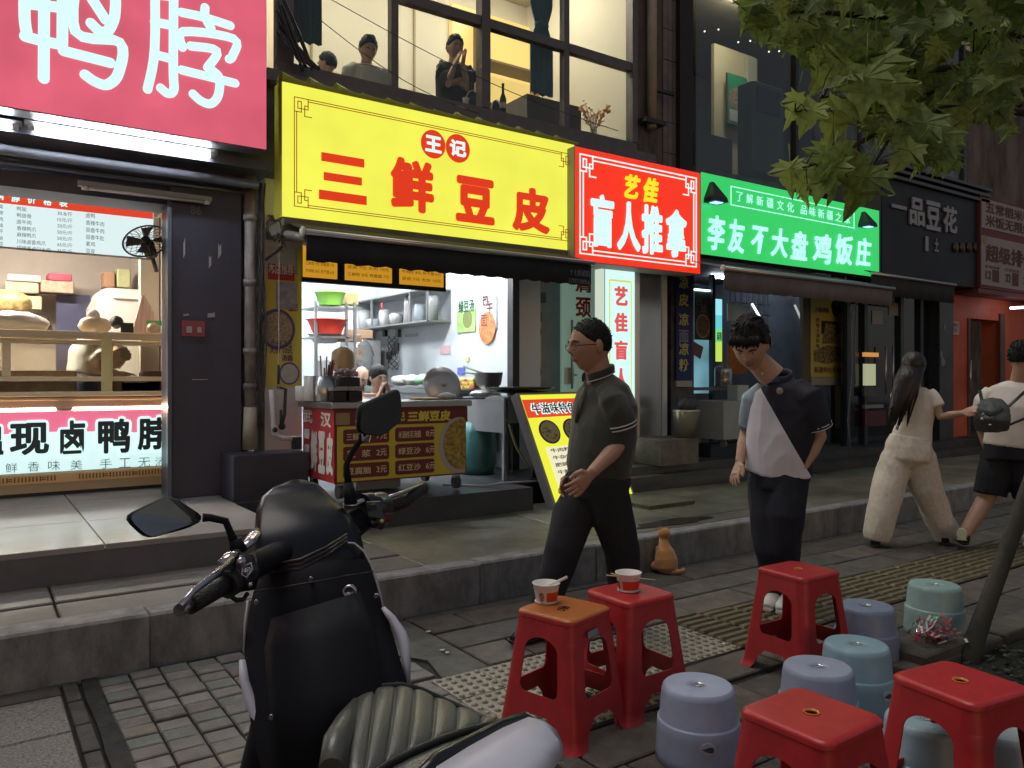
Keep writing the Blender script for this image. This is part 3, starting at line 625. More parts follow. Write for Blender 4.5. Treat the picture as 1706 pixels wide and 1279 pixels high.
# --- yellow sign
Y = 6.0
yx0, yx1 = xat(469, Y), xat(957.5, Y)
m_red = mat('letter_red', srgb(232, 60, 20), .5); m_redE = emis('letter_red_lit', srgb(228, 58, 24), .9)
ye = lightbox('yellow_sign', 'long bright yellow lightbox sign reading 王记 三鲜豆皮 in red', yx0, yx1, 2.605, 3.665, Y, emis('yellow_face', srgb(238, 238, 84), 1.0, var=.06), mat('yellow_side', (.45, .42, .05), .5))
for ch, u, v, w, h in (('三', 572, 302, 80, 82), ('鲜', 686, 309, 72, 88), ('豆', 791, 334, 64, 76), ('皮', 884, 350, 62, 74)):
    if ch == '三':
        m = M()
        for (u0, v0, u1, v1, hh) in ((536, 260, 607, 272, 14), (540, 292, 603, 303, 13), (532, 323, 611, 334, 15)):
            a = P(u0, v0, Y - .016); b = P(u1, v1, Y - .016); d = dY((u0 + u1) / 2, Y) / FPX * hh
            z = (a.z + b.z) / 2; m.box(a.x, b.x, Y - .016, Y - .004, z - d / 2, z + d / 2)
        m.out('character', m_redE, ye)
    else: character(ye, ch, u, v, w, h, Y, m_redE, .045)
for u, v, ch in ((722, 240, '王'), (763, 247, '记')):
    c = P(u, v, Y - .008); rr_ = 20.5 * dY(u, Y) / FPX
    M().prism([(c.x + rr_ * 1.12 * math.cos(t), Y - .002, c.z + rr_ * 1.15 * math.sin(t)) for t in [k * PI / 16 for k in range(32)]], (0, -.008, 0)).out('roundel', m_redE, ye)
    character(ye, ch, u, v, 27, 27, Y - .008, m_letw, .035, .004)
def fret_border(t, X0, X1, Z0, Z1, Y, mt, w, gap, size, rows=2):
    m = M()
    def seg(x0, z0, x1, z1):
        hw = w / 2; m.box(min(x0, x1) - hw, max(x0, x1) + hw, Y - .006 - R.random() * .0015, Y - .001, min(z0, z1) - hw, max(z0, z1) + hw)
    s = size
    for k in range(rows):
        o = k * gap; seg(X0 + o, Z0 + s, X0 + o, Z1 - s); seg(X1 - o, Z0 + s, X1 - o, Z1 - s); seg(X0 + s, Z0 + o, X1 - s, Z0 + o); seg(X0 + s, Z1 - o, X1 - s, Z1 - o)
    for cx, sx in ((X0, 1), (X1, -1)):
        for cz, sz in ((Z0, 1), (Z1, -1)):
            q = s / 4
            pth = [(0, 4), (0, 0), (4, 0), (4, -0)], [(0, 4), (2, 4), (2, 1), (1, 1), (1, 3), (4, 3), (4, 2), (3, 2), (3, 5), (5, 5)], [(4, 0), (4, 2)]
            for p in pth:
                for i in range(len(p) - 1): seg(cx + sx * p[i][0] * q, cz + sz * p[i][1] * q, cx + sx * p[i + 1][0] * q, cz + sz * p[i + 1][1] * q)
    return m.out('fret_border', mt, t)
fret_border(ye, yx0 + .10, yx1 - .06, 2.70, 3.55, Y, m_red, .005, .018, .11)
# little yellow tarpaulin folds pinned along the top of the yellow sign
tp = thing('tarpaulin_strip', 'crumpled yellow tarpaulin edge folded over the top of the yellow sign', 'tarpaulin', ((yx0 + yx1) / 2, 6.05, 3.67))
m_tarp = mat('tarp_yellow', (.42, .46, .08), .55, var=.2, scale=6)
n = 13
for k in range(n):
    x0 = yx0 + (yx1 - yx0) * k / n; x1 = yx0 + (yx1 - yx0) * (k + 1.15) / n; h = R.uniform(.03, .06) * (1.3 if k < 3 else .8)
    rings = []
    for i in range(7):
        t = i / 6; x = x0 + (x1 - x0) * t; hh = .012 + h * (1 - t) ** 1.6
        rings.append([(x, 5.985 + .0 * t, 3.648), (x, 5.975, 3.668 + hh * .5), (x + .004, 6.02, 3.67 + hh), (x, 6.10, 3.672 + hh * .7), (x, 6.12, 3.67)])
    M().rings(rings).out('tarpaulin_fold', m_tarp, tp)
# --- red sign
Y = 5.88
rx0, rx1 = xat(958, Y), xat(1167, Y)
rd = lightbox('red_sign', 'bright red lightbox sign reading 艺佳 盲人推拿 between yellow and green signs', rx0, rx1, 2.495, 3.60, Y, emis('red_face', srgb(245, 52, 28), 1.0, var=.04), mat('red_side', (.35, .33, .32), .5), .28)
for ch, u, v, w, h in (('盲', 1003, 368, 38, 88), ('人', 1047, 377, 38, 82), ('推', 1086, 383, 34, 82), ('拿', 1126, 389, 34, 80)):
    character(rd, ch, u, v, w, h, Y, m_letw, .034)
m_gold = emis('letter_yellow', srgb(255, 225, 40), 1.0)
for ch, u, v, w, h in (('艺', 1053, 311, 26, 40), ('佳', 1084, 317, 24, 42)): character(rd, ch, u, v, w, h, Y, m_gold, .035, shear=.25)
fret_border(rd, rx0 + .06, rx1 - .07, 2.57, 3.53, Y, m_letw, .012, .04, .16)
# --- green sign
Y = 5.95
gx0, gx1 = xat(1167.5, Y), xat(1465, Y)
gr = lightbox('green_sign', 'long bright green lightbox sign with brush characters ending in 鸡饭庄', gx0, gx1, 2.73, 3.645, Y, emis('green_face', srgb(52, 204, 100), .98, var=.05), mat('green_side', (.03, .05, .05), .5))
m_letc = emis('letter_cyan', srgb(190, 255, 250), 1.0)
for ch, u, v, w, h in (('李', 1193, 388, 28, 58), ('友', 1226, 393, 27, 56), ('不', 1265, 400, 27, 46), ('大', 1298, 404, 28, 48), ('盘', 1331, 409, 28, 48), ('鸡', 1369, 414, 30, 50), ('饭', 1406, 416, 28, 50), ('庄', 1438, 420, 25, 48)):
    character(gr, ch, u, v, w, h, Y, m_letc, .020, shear=.12)
for i, ch in enumerate('了解新疆文化'): character(gr, ch, 1232 + i * 17.0, 327.5 + i * 3.5, 11, 16, Y, m_letc, .0, .003)
for i, ch in enumerate('品味新疆之家'): character(gr, ch, 1339 + i * 14.5, 349.5 + i * 3.0, 10, 15, Y, m_letc, .0, .003)
bl = M(); xa, xb = xat(1217, Y), xat(1423, Y); za, zb = 3.335, 3.545
for (x0, x1, z0, z1) in ((xa, xb, za, za + .01), (xa, xb, zb, zb + .01), (xa, xa + .012, za, zb), (xb - .012, xb, za, zb)): bl.box(x0, x1, Y - .006, Y - .001, z0, z1)
bl.out('border_line', m_letc, gr)
# solar lamps like small dark hoods at both ends
for u, v, lb in ((1194, 320, 'dark pyramid hood lamp at the left end of the green sign'), (1447, 365, 'dark pyramid hood lamp at the right end of the green sign')):
    c = P(u, v, Y - .10); s = .125 if u < 1300 else .11; t = thing('hood_lamp', lb, 'lamp', c)
    m = M(); m.rings([[(c.x - s * .9, Y - .17, c.z - s * .9), (c.x + s * .9, Y - .17, c.z - s * .9), (c.x + s * .9, Y - .01, c.z - s * .9), (c.x - s * .9, Y - .01, c.z - s * .9)],
             [(c.x - s * .85, Y - .16, c.z - s * .5), (c.x + s * .85, Y - .16, c.z - s * .5), (c.x + s * .85, Y - .01, c.z - s * .5), (c.x - s * .85, Y - .01, c.z - s * .5)],
             [(c.x - s * .12, Y - .05, c.z + s), (c.x + s * .12, Y - .05, c.z + s), (c.x + s * .12, Y - .01, c.z + s), (c.x - s * .12, Y - .01, c.z + s)]], smooth=False)
    m.out('hood', mat('hood_dark', (.03, .025, .03), .5), t)
    M().box(c.x - s * .5, c.x + s * .5, Y - .14, Y - .05, c.z - s * .94, c.z - s * .905).out('bulb', emis('blue_bulb', srgb(120, 160, 255), 3.0), t)
# --- black sign 一品豆花
Y = 5.98
kx0, kx1 = xat(1469, Y), xat(1641, Y)
bk = thing('black_sign', 'unlit black shop sign with grey metal characters 一品豆花', 'shop sign', ((kx0 + kx1) / 2, Y, 2.75))
m_bs = mat('black_sign_face', (.009, .010, .017), .5, var=.3, scale=2)
m = M(); m.rings([[(kx0 - .05, Y, 2.78), (kx1, Y, 2.78), (kx1, Y + .45, 2.78), (kx0 - .05, Y + .45, 2.78)], [(kx0, Y, 2.80), (kx1, Y, 2.80), (kx1, Y + .45, 2.80), (kx0, Y + .45, 2.80)], [(kx0, Y, 4.12), (kx1, Y, 4.12), (kx1, Y + .45, 4.12), (kx0, Y + .45, 4.12)]], smooth=False); m.out('face', m_bs, bk)
for k in range(3): M().box(kx0 - .03, kx1 + .03, Y - .06 - k * .02, Y + .5, 4.13 + k * .085, 4.175 + k * .085).out('top_rail', mat('rail_grey', (.10, .10, .11), .4, metal=.5), bk)
M().prism([(kx0 - .02, Y, 4.1), (kx0 - .02, Y, 2.8), (kx0 - .55, Y + .5, 3.3), (kx0 - .45, Y + .5, 4.1)], (-.02, 0, 0)).out('side_board', mat('side_grey', (.05, .05, .055), .5), bk)
m_gl = mat('letter_grey', (.34, .34, .37), .4, metal=.3)
for ch, u, v, w, h in (('一', 1496, 345, 24, 6), ('品', 1526, 353, 25, 46), ('豆', 1553, 360, 24, 48), ('花', 1581, 366, 23, 44)):
    character(bk, ch, u, v, w, h, Y, m_gl, .03 if ch != '一' else .01, .02)
for u, v, w, h in ((1543, 406, 5, 25), (1559, 408, 4, 22)): character(bk, '丨' if u < 1550 else '土', u, v, w + (3 if u > 1550 else 0), h, Y, m_gl, .02, .012)
for k, u in enumerate((1592, 1603, 1615, 1626)):
    c = P(u, 412, Y - .015); M().lathe(c, [(.08, 0), (.075, .012), (.0, .014)], n=20, axis=(0, -1, 0)).out('round_emblem', mat('emblem_bronze', (.10, .075, .05), .35, metal=.5, var=.5, scale=20), bk)
# --- right-hand poster boards
Y = 5.92
m_pw = mat('poster_white', (.34, .32, .34), .6, var=.08, scale=1.5); m_pp = mat('poster_plum', (.16, .035, .05), .6)
rb = thing('poster_board', 'white and plum menu board with plum characters 五常稻米香 at the right edge', 'sign board', (xat(1670, Y), Y, 2.9))
px0 = xat(1634, Y); px1 = px0 + 3.2
M().box(px0, px1, Y + .01, Y + .16, 2.78, 4.22).out('backing', m_pp, rb)
M().box(px0 + .03, px1, Y, Y + .009, 3.72, 4.18).out('upper_sheet', m_pw, rb); M().box(px0 + .02, px1, Y, Y + .009, 2.83, 3.60).out('lower_sheet', m_pw, rb)
m_pr = mat('print_plum', (.11, .035, .035), .6)
m = M()
wrx(m, '五常稻米香', px0 + .15, px0 + 1.75, 3.97, 4.14, Y, .02); wrx(m, '米饭无限续', px0 + .15, px0 + 1.75, 3.76, 3.94, Y, .02)
wrx(m, '超级排骨饭', px0 + .15, px0 + 2.3, 3.20, 3.48, Y, .03); wrx(m, '香辣排骨', px0 + .12, px0 + .62, 3.10, 3.15, Y); wrx(m, '红烧排骨', px0 + .80, px0 + 1.30, 3.10, 3.15, Y)
wrx(m, '12', px0 + .15, px0 + .33, 2.93, 3.06, Y, .02); wrx(m, '22', px0 + .82, px0 + 1.0, 2.93, 3.06, Y, .02); wrx(m, '21', px0 + 1.45, px0 + 1.65, 2.93, 3.06, Y, .02)
m.box(px0 + .38, px0 + .60, Y - .004, Y - .001, 2.9, 3.09); m.box(px0 + 1.06, px0 + 1.28, Y - .004, Y - .001, 2.88, 3.09)
m.out('lettering', m_pr, rb)
M().prism([(px0 + .14 + .07 * math.cos(t), Y - .001, 3.54 + .07 * math.sin(t)) for t in [k * PI / 8 for k in range(16)]], (0, -.004, 0)).out('round_mark', mat('mark_gold', (.32, .22, .07), .5), rb)
# ------------------------------------------------------------------ awnings
def awning(name, label, u0, u1, vL, vR, Yb, drop, mt, bar, ends=True, text=False):
    a = P(u0, vL, Yb); b = P(u1, vR, Yb); z = a.z
    t = thing(name, label, 'awning', (a + b) / 2)
    n = 60; m = M(); rings = []
    for i in range(n + 1):
        x = a.x + (b.x - a.x) * i / n; w = .012 * math.sin(i * .8) + .008 * math.sin(i * 2.1)
        rings.append([(x, Yb, z), (x, Yb + .004 + w * .4, z - drop * .5), (x, Yb + .01 + w, z - drop + .006 * math.sin(i * 1.9)), (x, Yb + .016 + w, z - drop + .006 * math.sin(i * 1.9)), (x, Yb + .012 + w * .4, z - drop * .5), (x, Yb + .008, z)])
    m.rings(rings); m.out('valance', mt, t)
    M().tube([(a.x - .02, Yb - .01, z + .012), (b.x + .02, Yb - .01, z + .012)], .022, n=12).out('front_bar', bar, t)
    M().prism([(a.x, Yb, z + .02), (b.x, Yb, z + .02), (b.x, 6.5, z + .30), (a.x, 6.5, z + .30)], (0, 0, .008)).out('canopy_cloth', mt, t)
    if ends: M().ball((a.x - .035, Yb - .01, z + .012), (.02, .035, .038), n=14, m=8).out('end_cap', mat('cap_white', (.7, .7, .66), .4), t)
    return t, a, b, z
m_aw = mat('awning_navy', (.022, .025, .034), .8, var=.25, scale=3, bump=.15, bscale=60)
m_aw2 = mat('awning_grey', (.19, .17, .19), .85, var=.3, scale=3, bump=.15, bscale=60)
t, a, b, z = awning('awning', 'dark navy rolled awning under the yellow sign', 511, 985, 389, 453, 5.55, .195, m_aw, m_steel)
m = M(); wrx(m, 'Y 七彩遮阳', b.x - .26, b.x - .03, z - .12, z - .06, 5.545, .01); wrx(m, '13707100956', b.x - .27, b.x - .03, z - .19, z - .145, 5.545, .01)
m.out('maker_print', mat('print_grey', (.22, .22, .24), .7), t)
awning('awning', 'grey dusty awning under the green sign', 1207, 1487, 449, 473, 5.45, .21, m_aw2, m_steel)
awning('awning', 'short black awning with wavy hem under the black sign', 1452, 1590, 457, 472, 5.85, .26, mat('awning_black', (.03, .032, .036), .85), m_steel, False)
# soffit strip below yellow sign
sf = M(); sf.box(2.0, 4.86, 6.02, 6.58, 2.50, 2.59); sf.box(2.0, 4.86, 5.99, 6.04, 2.54, 2.6)
sf.out('sign_soffit', mat('soffit_brown', (.25, .23, .17), .5, var=.4, scale=6), label='dull metal soffit strip running beneath the yellow sign', cat='soffit')
# roller bars and tube lights under the pink sign
def tube_lamp(u0, v0, u1, v1, Y, lit, label, r=.016):
    a = P(u0, v0, Y); b = P(u1, v1, Y); b.z = a.z
    t = thing('tube_lamp', label, 'tube lamp', (a + b) / 2)
    M().box(a.x - .04, b.x + .04, Y + .01, Y + .05, a.z + .012, a.z + .05).out('housing', mat('lamp_housing', (.35, .36, .38), .5), t)
    M().tube([a, b], r, n=10).out('tube', emis('tube_white', (.88, .95, 1.0), 70) if lit else mat('tube_off', (.35, .34, .35), .3), t)
    for p in (a, b): M().cyl(p - Vector((.02, 0, 0)), r * 1.2, .04, 10, axis='x').out('end_cap', mat('lamp_cap', (.6, .6, .6), .4), t)
    return t
tube_lamp(52, 212, 354, 256, 6.12, True, 'longer lit white tube lamp directly under the pink sign')
tube_lamp(-130, 188, 25, 211, 6.12, True, 'lit white tube lamp at the left edge under the pink sign')
tube_lamp(141, 312, 345, 329, 6.35, False, 'unlit grey tube lamp above the dark pillar')
rb_ = thing('shutter_box', 'dark grey shutter box and roller rails under the pink sign', 'shutter', (0, 6.3, 2.8))
m_sh = mat('shutter_grey', (.11, .115, .145), .5, var=.25, scale=3)
M().box(-6, 1.95, 6.15, 6.9, 2.985, 3.06).out('soffit_board', m_sh, rb_)
M().box(-6, 1.9, 6.52, 6.88, 2.70, 2.98).out('fascia', mat('fascia_violet', (.10, .10, .15), .5, var=.25, scale=2), rb_)
for (v0, v1, Y_, r_) in ((248, 292, 6.25, .035), (267, 312, 6.4, .022)): M().tube([(-6, Y_, P(0, v0, Y_).z), (1.88, Y_, P(0, v0, Y_).z)], r_, n=12).out('roller_rail', m_sh, rb_)
# ------------------------------------------------------------------ dark pillar, pipes, poster panel
plr = thing('dark_pillar', 'wide dark navy clad pillar between the duck shop and the yellow stall', 'pillar', (1.53, 6.5, .44))
M().cbox(1.26, 1.80, 6.40, 6.74, .44, 3.1, .012).out('cladding', mat('cladding_navy', (.060, .058, .090), .36, var=.35, scale=1.6, bump=.03, stretch=(1, 1, .4)), plr)
M().box(1.235, 1.262, 6.36, 6.43, .44, 2.65).out('edge_trim', mat('edge_trim', (.12, .14, .18), .3, metal=.4), plr)
m = M(); wr(m, '86', 326, 350, 18, 15, 6.394, .02, .002); m.out('number', mat('number_grey', (.12, .12, .13), .6), plr)
for (u, v, w, h) in ((307, 412, 3, 36), (350, 436, 4, 22), (366, 418, 5, 26), (310, 524, 9, 5), (352, 524, 12, 9), (333, 632, 26, 2)):
    a = P(u - w / 2, v, 6.395); b = P(u + w / 2, v, 6.395); d = dY(u, 6.4) / FPX * h / 2
    M().prism([(a.x, 6.396, a.z - d), (b.x, 6.396, a.z - d * R.uniform(.3, 1)), (b.x, 6.396, a.z + d), ((a.x + b.x) / 2, 6.396, a.z + d * .6), (a.x, 6.396, a.z + d * R.uniform(.3, 1))], (0, -.002, 0)).out('torn_tape', mat('torn_tape', (.32, .30, .33), .7), plr)
a = P(322, 547, 6.39); M().box(a.x - .085, a.x + .085, 6.388, 6.3975, a.z - .06, a.z + .06).out('red_sticker', mat('sticker_red', (.28, .06, .06), .5), plr)
M().box(a.x - .05, a.x - .01, 6.384, 6.3875, a.z - .035, a.z + .015).box(a.x + .03, a.x + .06, 6.384, 6.3875, a.z - .03, a.z + .012).out('sticker_mark', mat('sticker_grey', (.35, .33, .34), .6), plr)
bx = M().cbox(1.63, 2.22, 6.05, 6.39, .19, .775, .008)
bx.out('utility_box', mat('utility_box_navy', (.05, .052, .08), .4, var=.25, scale=4), label='low dark square cabinet beside the pillar and the cart', cat='cabinet')
pp = thing('drain_pipes', 'pale stained drainpipe and cables between dark pillar and yellow poster', 'pipes', (1.88, 6.38, .8))
dx = P(417, 600, 6.38).x; pm = mat('pipe_stained', (.30, .27, .27), .6, col2=(.10, .09, .09), scale=5, stretch=(1, 1, .5), bump=.2)
M().tube([(dx, 6.38, .8), (dx, 6.38, 3.0)], .045, n=14).out('pipe', pm, pp)
for z in (2.62, 2.1, 1.55, 1.27): M().cyl((dx, 6.38, z), .055, .05, 14).out('pipe_collar', pm, pp)
M().cyl((dx, 6.38, .79), .065, .34, 14, r2=.05).out('pipe_boot', mat('pipe_pvc', (.42, .38, .30), .5, var=.3), pp)
for k in range(6):
    x = P(430 + k * 1.7, 600, 6.36).x; pts = [(x + .02 * math.sin(i * .9 + k), 6.36 - .01 * (k % 3), .95 + i * .22) for i in range(10)]
    M().tube(pts, .006, n=5).out('cable', mat('cable_grey', (.06, .055, .055), .6), pp)
ft = thing('gas_fittings', 'white taped pipe elbow and valves low beside the cart', 'fittings', P(460, 720, 6.3))
m = M(); m.tube([P(452, 650, 6.3), P(455, 690, 6.3), P(456, 722, 6.28), P(470, 730, 6.25), P(500, 730, 6.25)], .022, n=10); m.out('taped_pipe', mat('white_tape', (.55, .55, .56), .6, bump=.6, bscale=60), ft)
m = M(); m.tube([P(462, 645, 6.28), P(476, 648, 6.28), P(474, 690, 6.28), P(470, 706, 6.26)], .014, n=8); m.ball(P(470, 710, 6.25), .03, n=10, m=6); m.ball(P(458, 716, 6.25), .022, n=10, m=6); m.box(*[f for p in [(P(488, 0, 6.22).x, P(500, 0, 6.22).x)] for f in p], 6.18, 6.26, P(494, 748, 6.2).z, P(494, 728, 6.2).z)
m.out('valve', m_black, ft)
# poster wall panel left of stall
pw = thing('poster_wall', 'white strip wall carrying a yellow food poster beside the stall opening', 'wall', (2.12, 6.45, .44))
x0, x1 = P(441, 0, 6.45).x, P(503, 0, 6.45).x
M().box(x0, x1, 6.45, 6.75, .19, 3.0).out('wall', m_white, pw)
ps = thing('yellow_poster', 'tall yellow food poster with bowl pictures left of the stall', 'poster', ((x0 + x1) / 2, 6.44, 1.2))
za, zb = P(470, 645, 6.44).z, P(470, 412, 6.44).z
m_py = mat('poster_yellow', (.68, .60, .12), .4, var=.12, scale=3); m_prp = mat('poster_purple', (.10, .07, .20), .5)
M().box(x0 + .01, x1 - .012, 6.44, 6.446, za, zb - .22).out('poster_sheet', m_py, ps)
M().box(x0 + .01, x1 - .05, 6.44, 6.446, zb - .215, zb).out('poster_head', mat('poster_ice', (.50, .55, .58), .5), ps)
M().box(x1 - .045, x1 - .014, 6.436, 6.4395, 1.5, zb).out('poster_edge', mat('poster_edge', (.66, .62, .06), .4), ps)
rp = M(); a = P(467, 452, 6.43); rp.box(a.x - .10, a.x + .12, 6.434, 6.439, a.z - .07, a.z + .06); rp.out('red_label', mat('label_red', (.42, .05, .06), .5), ps)
m = M(); wr(m, '本店推荐', 468, 448, 42, 18, 6.433, .02, .003); m.out('lettering', mat('print_white', (.75, .7, .65), .6), ps)
def food(t, u, v, ru, rv, Y, rim, fillc, fill2, sc=40):
    c = P(u, v, Y); k = dY(u, Y) / FPX; rx = (P(u + ru, v, Y).x - P(u - ru, v, Y).x) / 2; rz = rv * k
    M().prism([(c.x + rx * math.cos(a), Y, c.z + rz * math.sin(a)) for a in [i * PI / 12 for i in range(24)]], (0, -.002, 0)).out('bowl_print', rim, t)
    M().prism([(c.x + rx * .84 * math.cos(a), Y - .0025, c.z + rz * .84 * math.sin(a)) for a in [i * PI / 12 for i in range(24)]], (0, -.002, 0)).out('food_print', mat('food_%s' % str(fillc), fillc, .6, col2=fill2, scale=sc), t)
food(ps, 462, 548, 30, 34, 6.438, m_prp, (.50, .42, .30), (.22, .17, .10))
food(ps, 482, 622, 17, 19, 6.438, m_prp, (.55, .55, .50), (.40, .42, .40))
pl = M(); a = P(474, 490, 6.43); pl.box(a.x - .07, a.x + .10, 6.428, 6.434, a.z - .12, a.z + .10); pl.out('plastic_sleeve', mat('plastic_sleeve', (.38, .38, .50), .2, var=.4, scale=20), ps)
m = M(); wr(m, '小份 7元', 468, 572, 36, 12, 6.437, .02); wr(m, '大份 10元', 468, 583, 38, 12, 6.437, .02); wr(m, '玉米', 488, 512, 16, 14, 6.437, .03); wr(m, '汤圆', 478, 596, 18, 10, 6.437, .02)
m.out('lettering', m_prp, ps)
cd = thing('pull_cord', 'thin hanging awning cord with black weights beside the yellow poster', 'cord', P(465, 560, 6.0))
m = M(); m.tube([P(465, 408, 6.0), P(464, 640, 6.0), P(468, 690, 6.0)], .003, n=5); m.out('cord', mat('cord_white', (.5, .5, .5), .7), cd)
for v0, v1, u in ((608, 640, 464), (682, 710, 468)): M().cyl(P(u, v1, 6.0), .011, P(u, v0, 6.0).z - P(u, v1, 6.0).z, 10).out('cord_weight', m_black, cd)
# folding awning arm / bracket at top left of the stall
ar = thing('crank_bracket', 'tangled black awning crank arm under the left end of the yellow sign', 'bracket', P(455, 400, 6.1))
m = M()
m.tube([P(443, 432, 6.2), P(462, 418, 6.0), P(470, 410, 5.9)], .012, n=8)
m.tube([P(444, 372, 6.1), P(448, 366, 6.0), P(466, 368, 6.0), P(470, 384, 6.0), P(458, 402, 6.0), P(447, 386, 6.0), P(444, 372, 6.1)], .007, n=6)
m.tube([P(470, 384, 5.95), P(466, 396, 5.95), P(476, 410, 5.95), P(470, 420, 5.95), P(464, 410, 5.95)], .006, n=6)
for k in range(6): m.ball(P(466 + R.uniform(-6, 8), 396 + R.uniform(-12, 16), 5.97), R.uniform(.012, .022), n=8, m=5)
m.out('bracket', m_black, ar)
M().tube([P(478, 390, 5.9), P(512, 396, 5.6)], .03, n=10).out('roller_arm', mat('arm_grey', (.25, .25, .25), .4, metal=.5), ar)
# ================================================================== LEFT DUCK SHOP (interior and case)
m_warmw = mat('shop_wall_warm', (.42, .37, .33), .7, var=.12, scale=2)
s1 = thing('duck_shop_interior', 'bright warm interior of the left shop behind the food counter', 'shop interior', (-1.5, 9, .44))
M().box(-8, 1.55, 9.6, 9.7, .44, 3.2).box(1.47, 1.55, 6.76, 9.6, .44, 3.2).out('interior_wall', m_warmw, s1)
M().box(1.30, 1.46, 7.9, 8.0, .44, 2.86).out('door_jamb', mat('jamb_cream', (.70, .66, .58), .4), s1)
M().box(-8, 1.47, 7.05, 9.6, 2.9, 2.95).out('ceiling', mat('shop_ceiling', (.5, .48, .46), .8), s1)
for x in (-3.2, -1.4, .2): M().box(x - .55, x + .55, 7.95, 8.1, 2.86, 2.898).out('ceiling_lamp', emis('shop_lamp_warm', (1.0, .90, .76), 125), label={-3.2: 'leftmost warm ceiling lamp of the left shop', -1.4: 'middle warm ceiling lamp of the left shop', .2: 'warm ceiling lamp of the left shop nearest the dark pillar'}[x], cat='ceiling lamp', group='left shop ceiling lamps')
# menu lightbox
Y = 7.25; ma, mb = -3.2, xat(257, Y); mz0, mz1 = 2.375, 2.80
mn = lightbox('menu_lightbox', 'white backlit price board with red heading above the left counter', ma, mb, mz0, mz1, Y, emis('menu_white', srgb(222, 242, 243), .95), m_black, .08, 'menu board')
M().box(ma + .01, mb - .01, Y - .004, Y - .001, mz1 - .085, mz1 - .008).out('heading_band', emis('menu_red', srgb(228, 70, 44), .9), mn)
m = M(); 
for i, ch in enumerate('脖价格表'): wr(m, ch, 26 + i * 26.5, 330 + i * 2.8, 14, 13, Y - .004, .03)
wr(m, '鸭', 1, 327, 10, 12, Y - .004, .03)
m.out('heading_lettering', m_letw, mn)
m = M()
for i, r_ in enumerate(('鸭架', '鸭锁骨', '卤牛肉', '香辣鸭爪', '麻辣鸭爪', '川味卤香鸡爪', '招牌香卤口水鸡')):
    wr(m, r_, 28 + len(r_) * 4.0, 347 + i * 10.6 + len(r_) * .6, len(r_) * 8, 7.5, Y); wr(m, ('30.8/斤', '15元/斤', '20元/斤', '50元/斤', '50元/斤', '65元/斤', '35元/斤')[i], 108, 356 + i * 10.4, 25, 7, Y)
    wr(m, ('架', '脖', '肉', '卤', '干', '丝', '豆')[i], 2, 344 + i * 10.4, 6, 7, Y)
for i, r_ in enumerate(('卤鸭', '香辣牛肉', '蒜香牛肉', '蒜香牛肚', '素鸡', '豆皮')): wr(m, r_, 143 + len(r_) * 3.8, 358 + i * 11.8 + len(r_) * .6, len(r_) * 7.6, 8, Y)
m.out('price_lettering', mat('print_ink', (.03, .05, .06), .6), mn)
# display case
Y = 7.10; cx0, cx1 = -5.0, 1.44
case = thing('display_case', 'long glass food display case with pale wood frame and lit duck banner', 'display case', (-1.5, Y, .44))
for z0, z1, d in ((1.675, 1.735, 0), (1.63, 1.655, .02), (1.335, 1.375, 0), (1.215, 1.255, -.02), (1.185, 1.207, 0)):
    M().cbox(cx0, cx1, Y + d, Y + .07, z0, z1, .008).out('rail', m_wood, case)
M().box(cx0, cx1, Y + .09, Y + .75, 1.66, 1.672).out('top_shelf', m_wood, case)
M().box(cx0, cx1, Y + .05, Y + .055, 1.376, 1.629).out('glass_front', glass('case_glass', (.95, .93, .85), .3), case)
for u in (11, 183): x = xat(u, Y); M().box(x - .028, x + .028, Y + .03, Y + .065, 1.376, 1.629).out('post', m_wood, case)
x = xat(180, Y); M().box(x - .05, x + .03, Y - .008, Y - .004, 1.22, 1.70).out('yellowed_tape', mat('tape_yellow', (.60, .52, .25), .3), case)
M().box(cx0, cx1, Y + .1, Y + .7, 1.20, 1.24).out('case_floor', mat('case_steel', (.40, .38, .34), .25, metal=.5), case)
M().box(cx0, cx1, Y + .02, Y + .5, 1.12, 1.184).out('recess_board', mat('recess_beige', (.50, .43, .33), .5), case)
M().tube([(cx0, Y + .03, 1.120), (xat(93, Y), Y + .03, 1.120)], .013, n=8).tube([(xat(122, Y), Y + .03, 1.120), (cx1, Y + .03, 1.120)], .013, n=8).out('light_strip', emis('strip_warm', (1.0, .82, .48), 32), case)
M().box(cx0, cx1, Y + .02, Y + .7, .47, .618).out('plinth', mat('plinth_beige', (.55, .42, .27), .5), case)
M().box(cx0, cx1, Y + .03, Y + .5, .619, 1.11).out('case_front', mat('case_front', (.4, .4, .4), .5), case)
zs = .885
M().box(cx0, cx1, Y, Y + .02, zs, 1.10).out('banner_pink', emis('banner_pink', srgb(226, 104, 136), .82, base=(.7, .2, .3)), case)  # banner is no lamp: its glow stands in for the light strip above
m = M(); xx = cx0
pol = [(cx0, Y - .002, .63)]; 
for i in range(80): x = cx0 + (cx1 - cx0) * i / 79; pol.append((x, Y - .002, zs + .02 + .035 * math.sin(x * 2.1 + .5)))
pol.append((cx1, Y - .002, .63)); 
for i in range(79):
    a, b = pol[1 + i], pol[2 + i]; m.quad((a[0], Y - .002, .63), (b[0], Y - .002, .63), b, a)
m.out('banner_white', emis('banner_white', srgb(205, 240, 242), .86, base=(.7, .8, .8)), case)  # white half glows too, strip light put into its emission
for k, (ch, u, v, w, h) in enumerate((('现', 49, 731, 66, 54), ('卤', 121, 728, 42, 56), ('鸭', 190, 726, 54, 58), ('脖', 255, 722, 52, 54), ('温', -14, 734, 40, 50))):
    m = M(); wr(m, ch, u, v, w + 9, h + 9, Y - .010, .085, .0); m.out('character_outline', m_letw, case)
    m = M(); wr(m, ch, u, v, w, h, Y - .016, .032, .0); m.out('character', mat('ink_teal', (.035, .055, .065), .5), case)
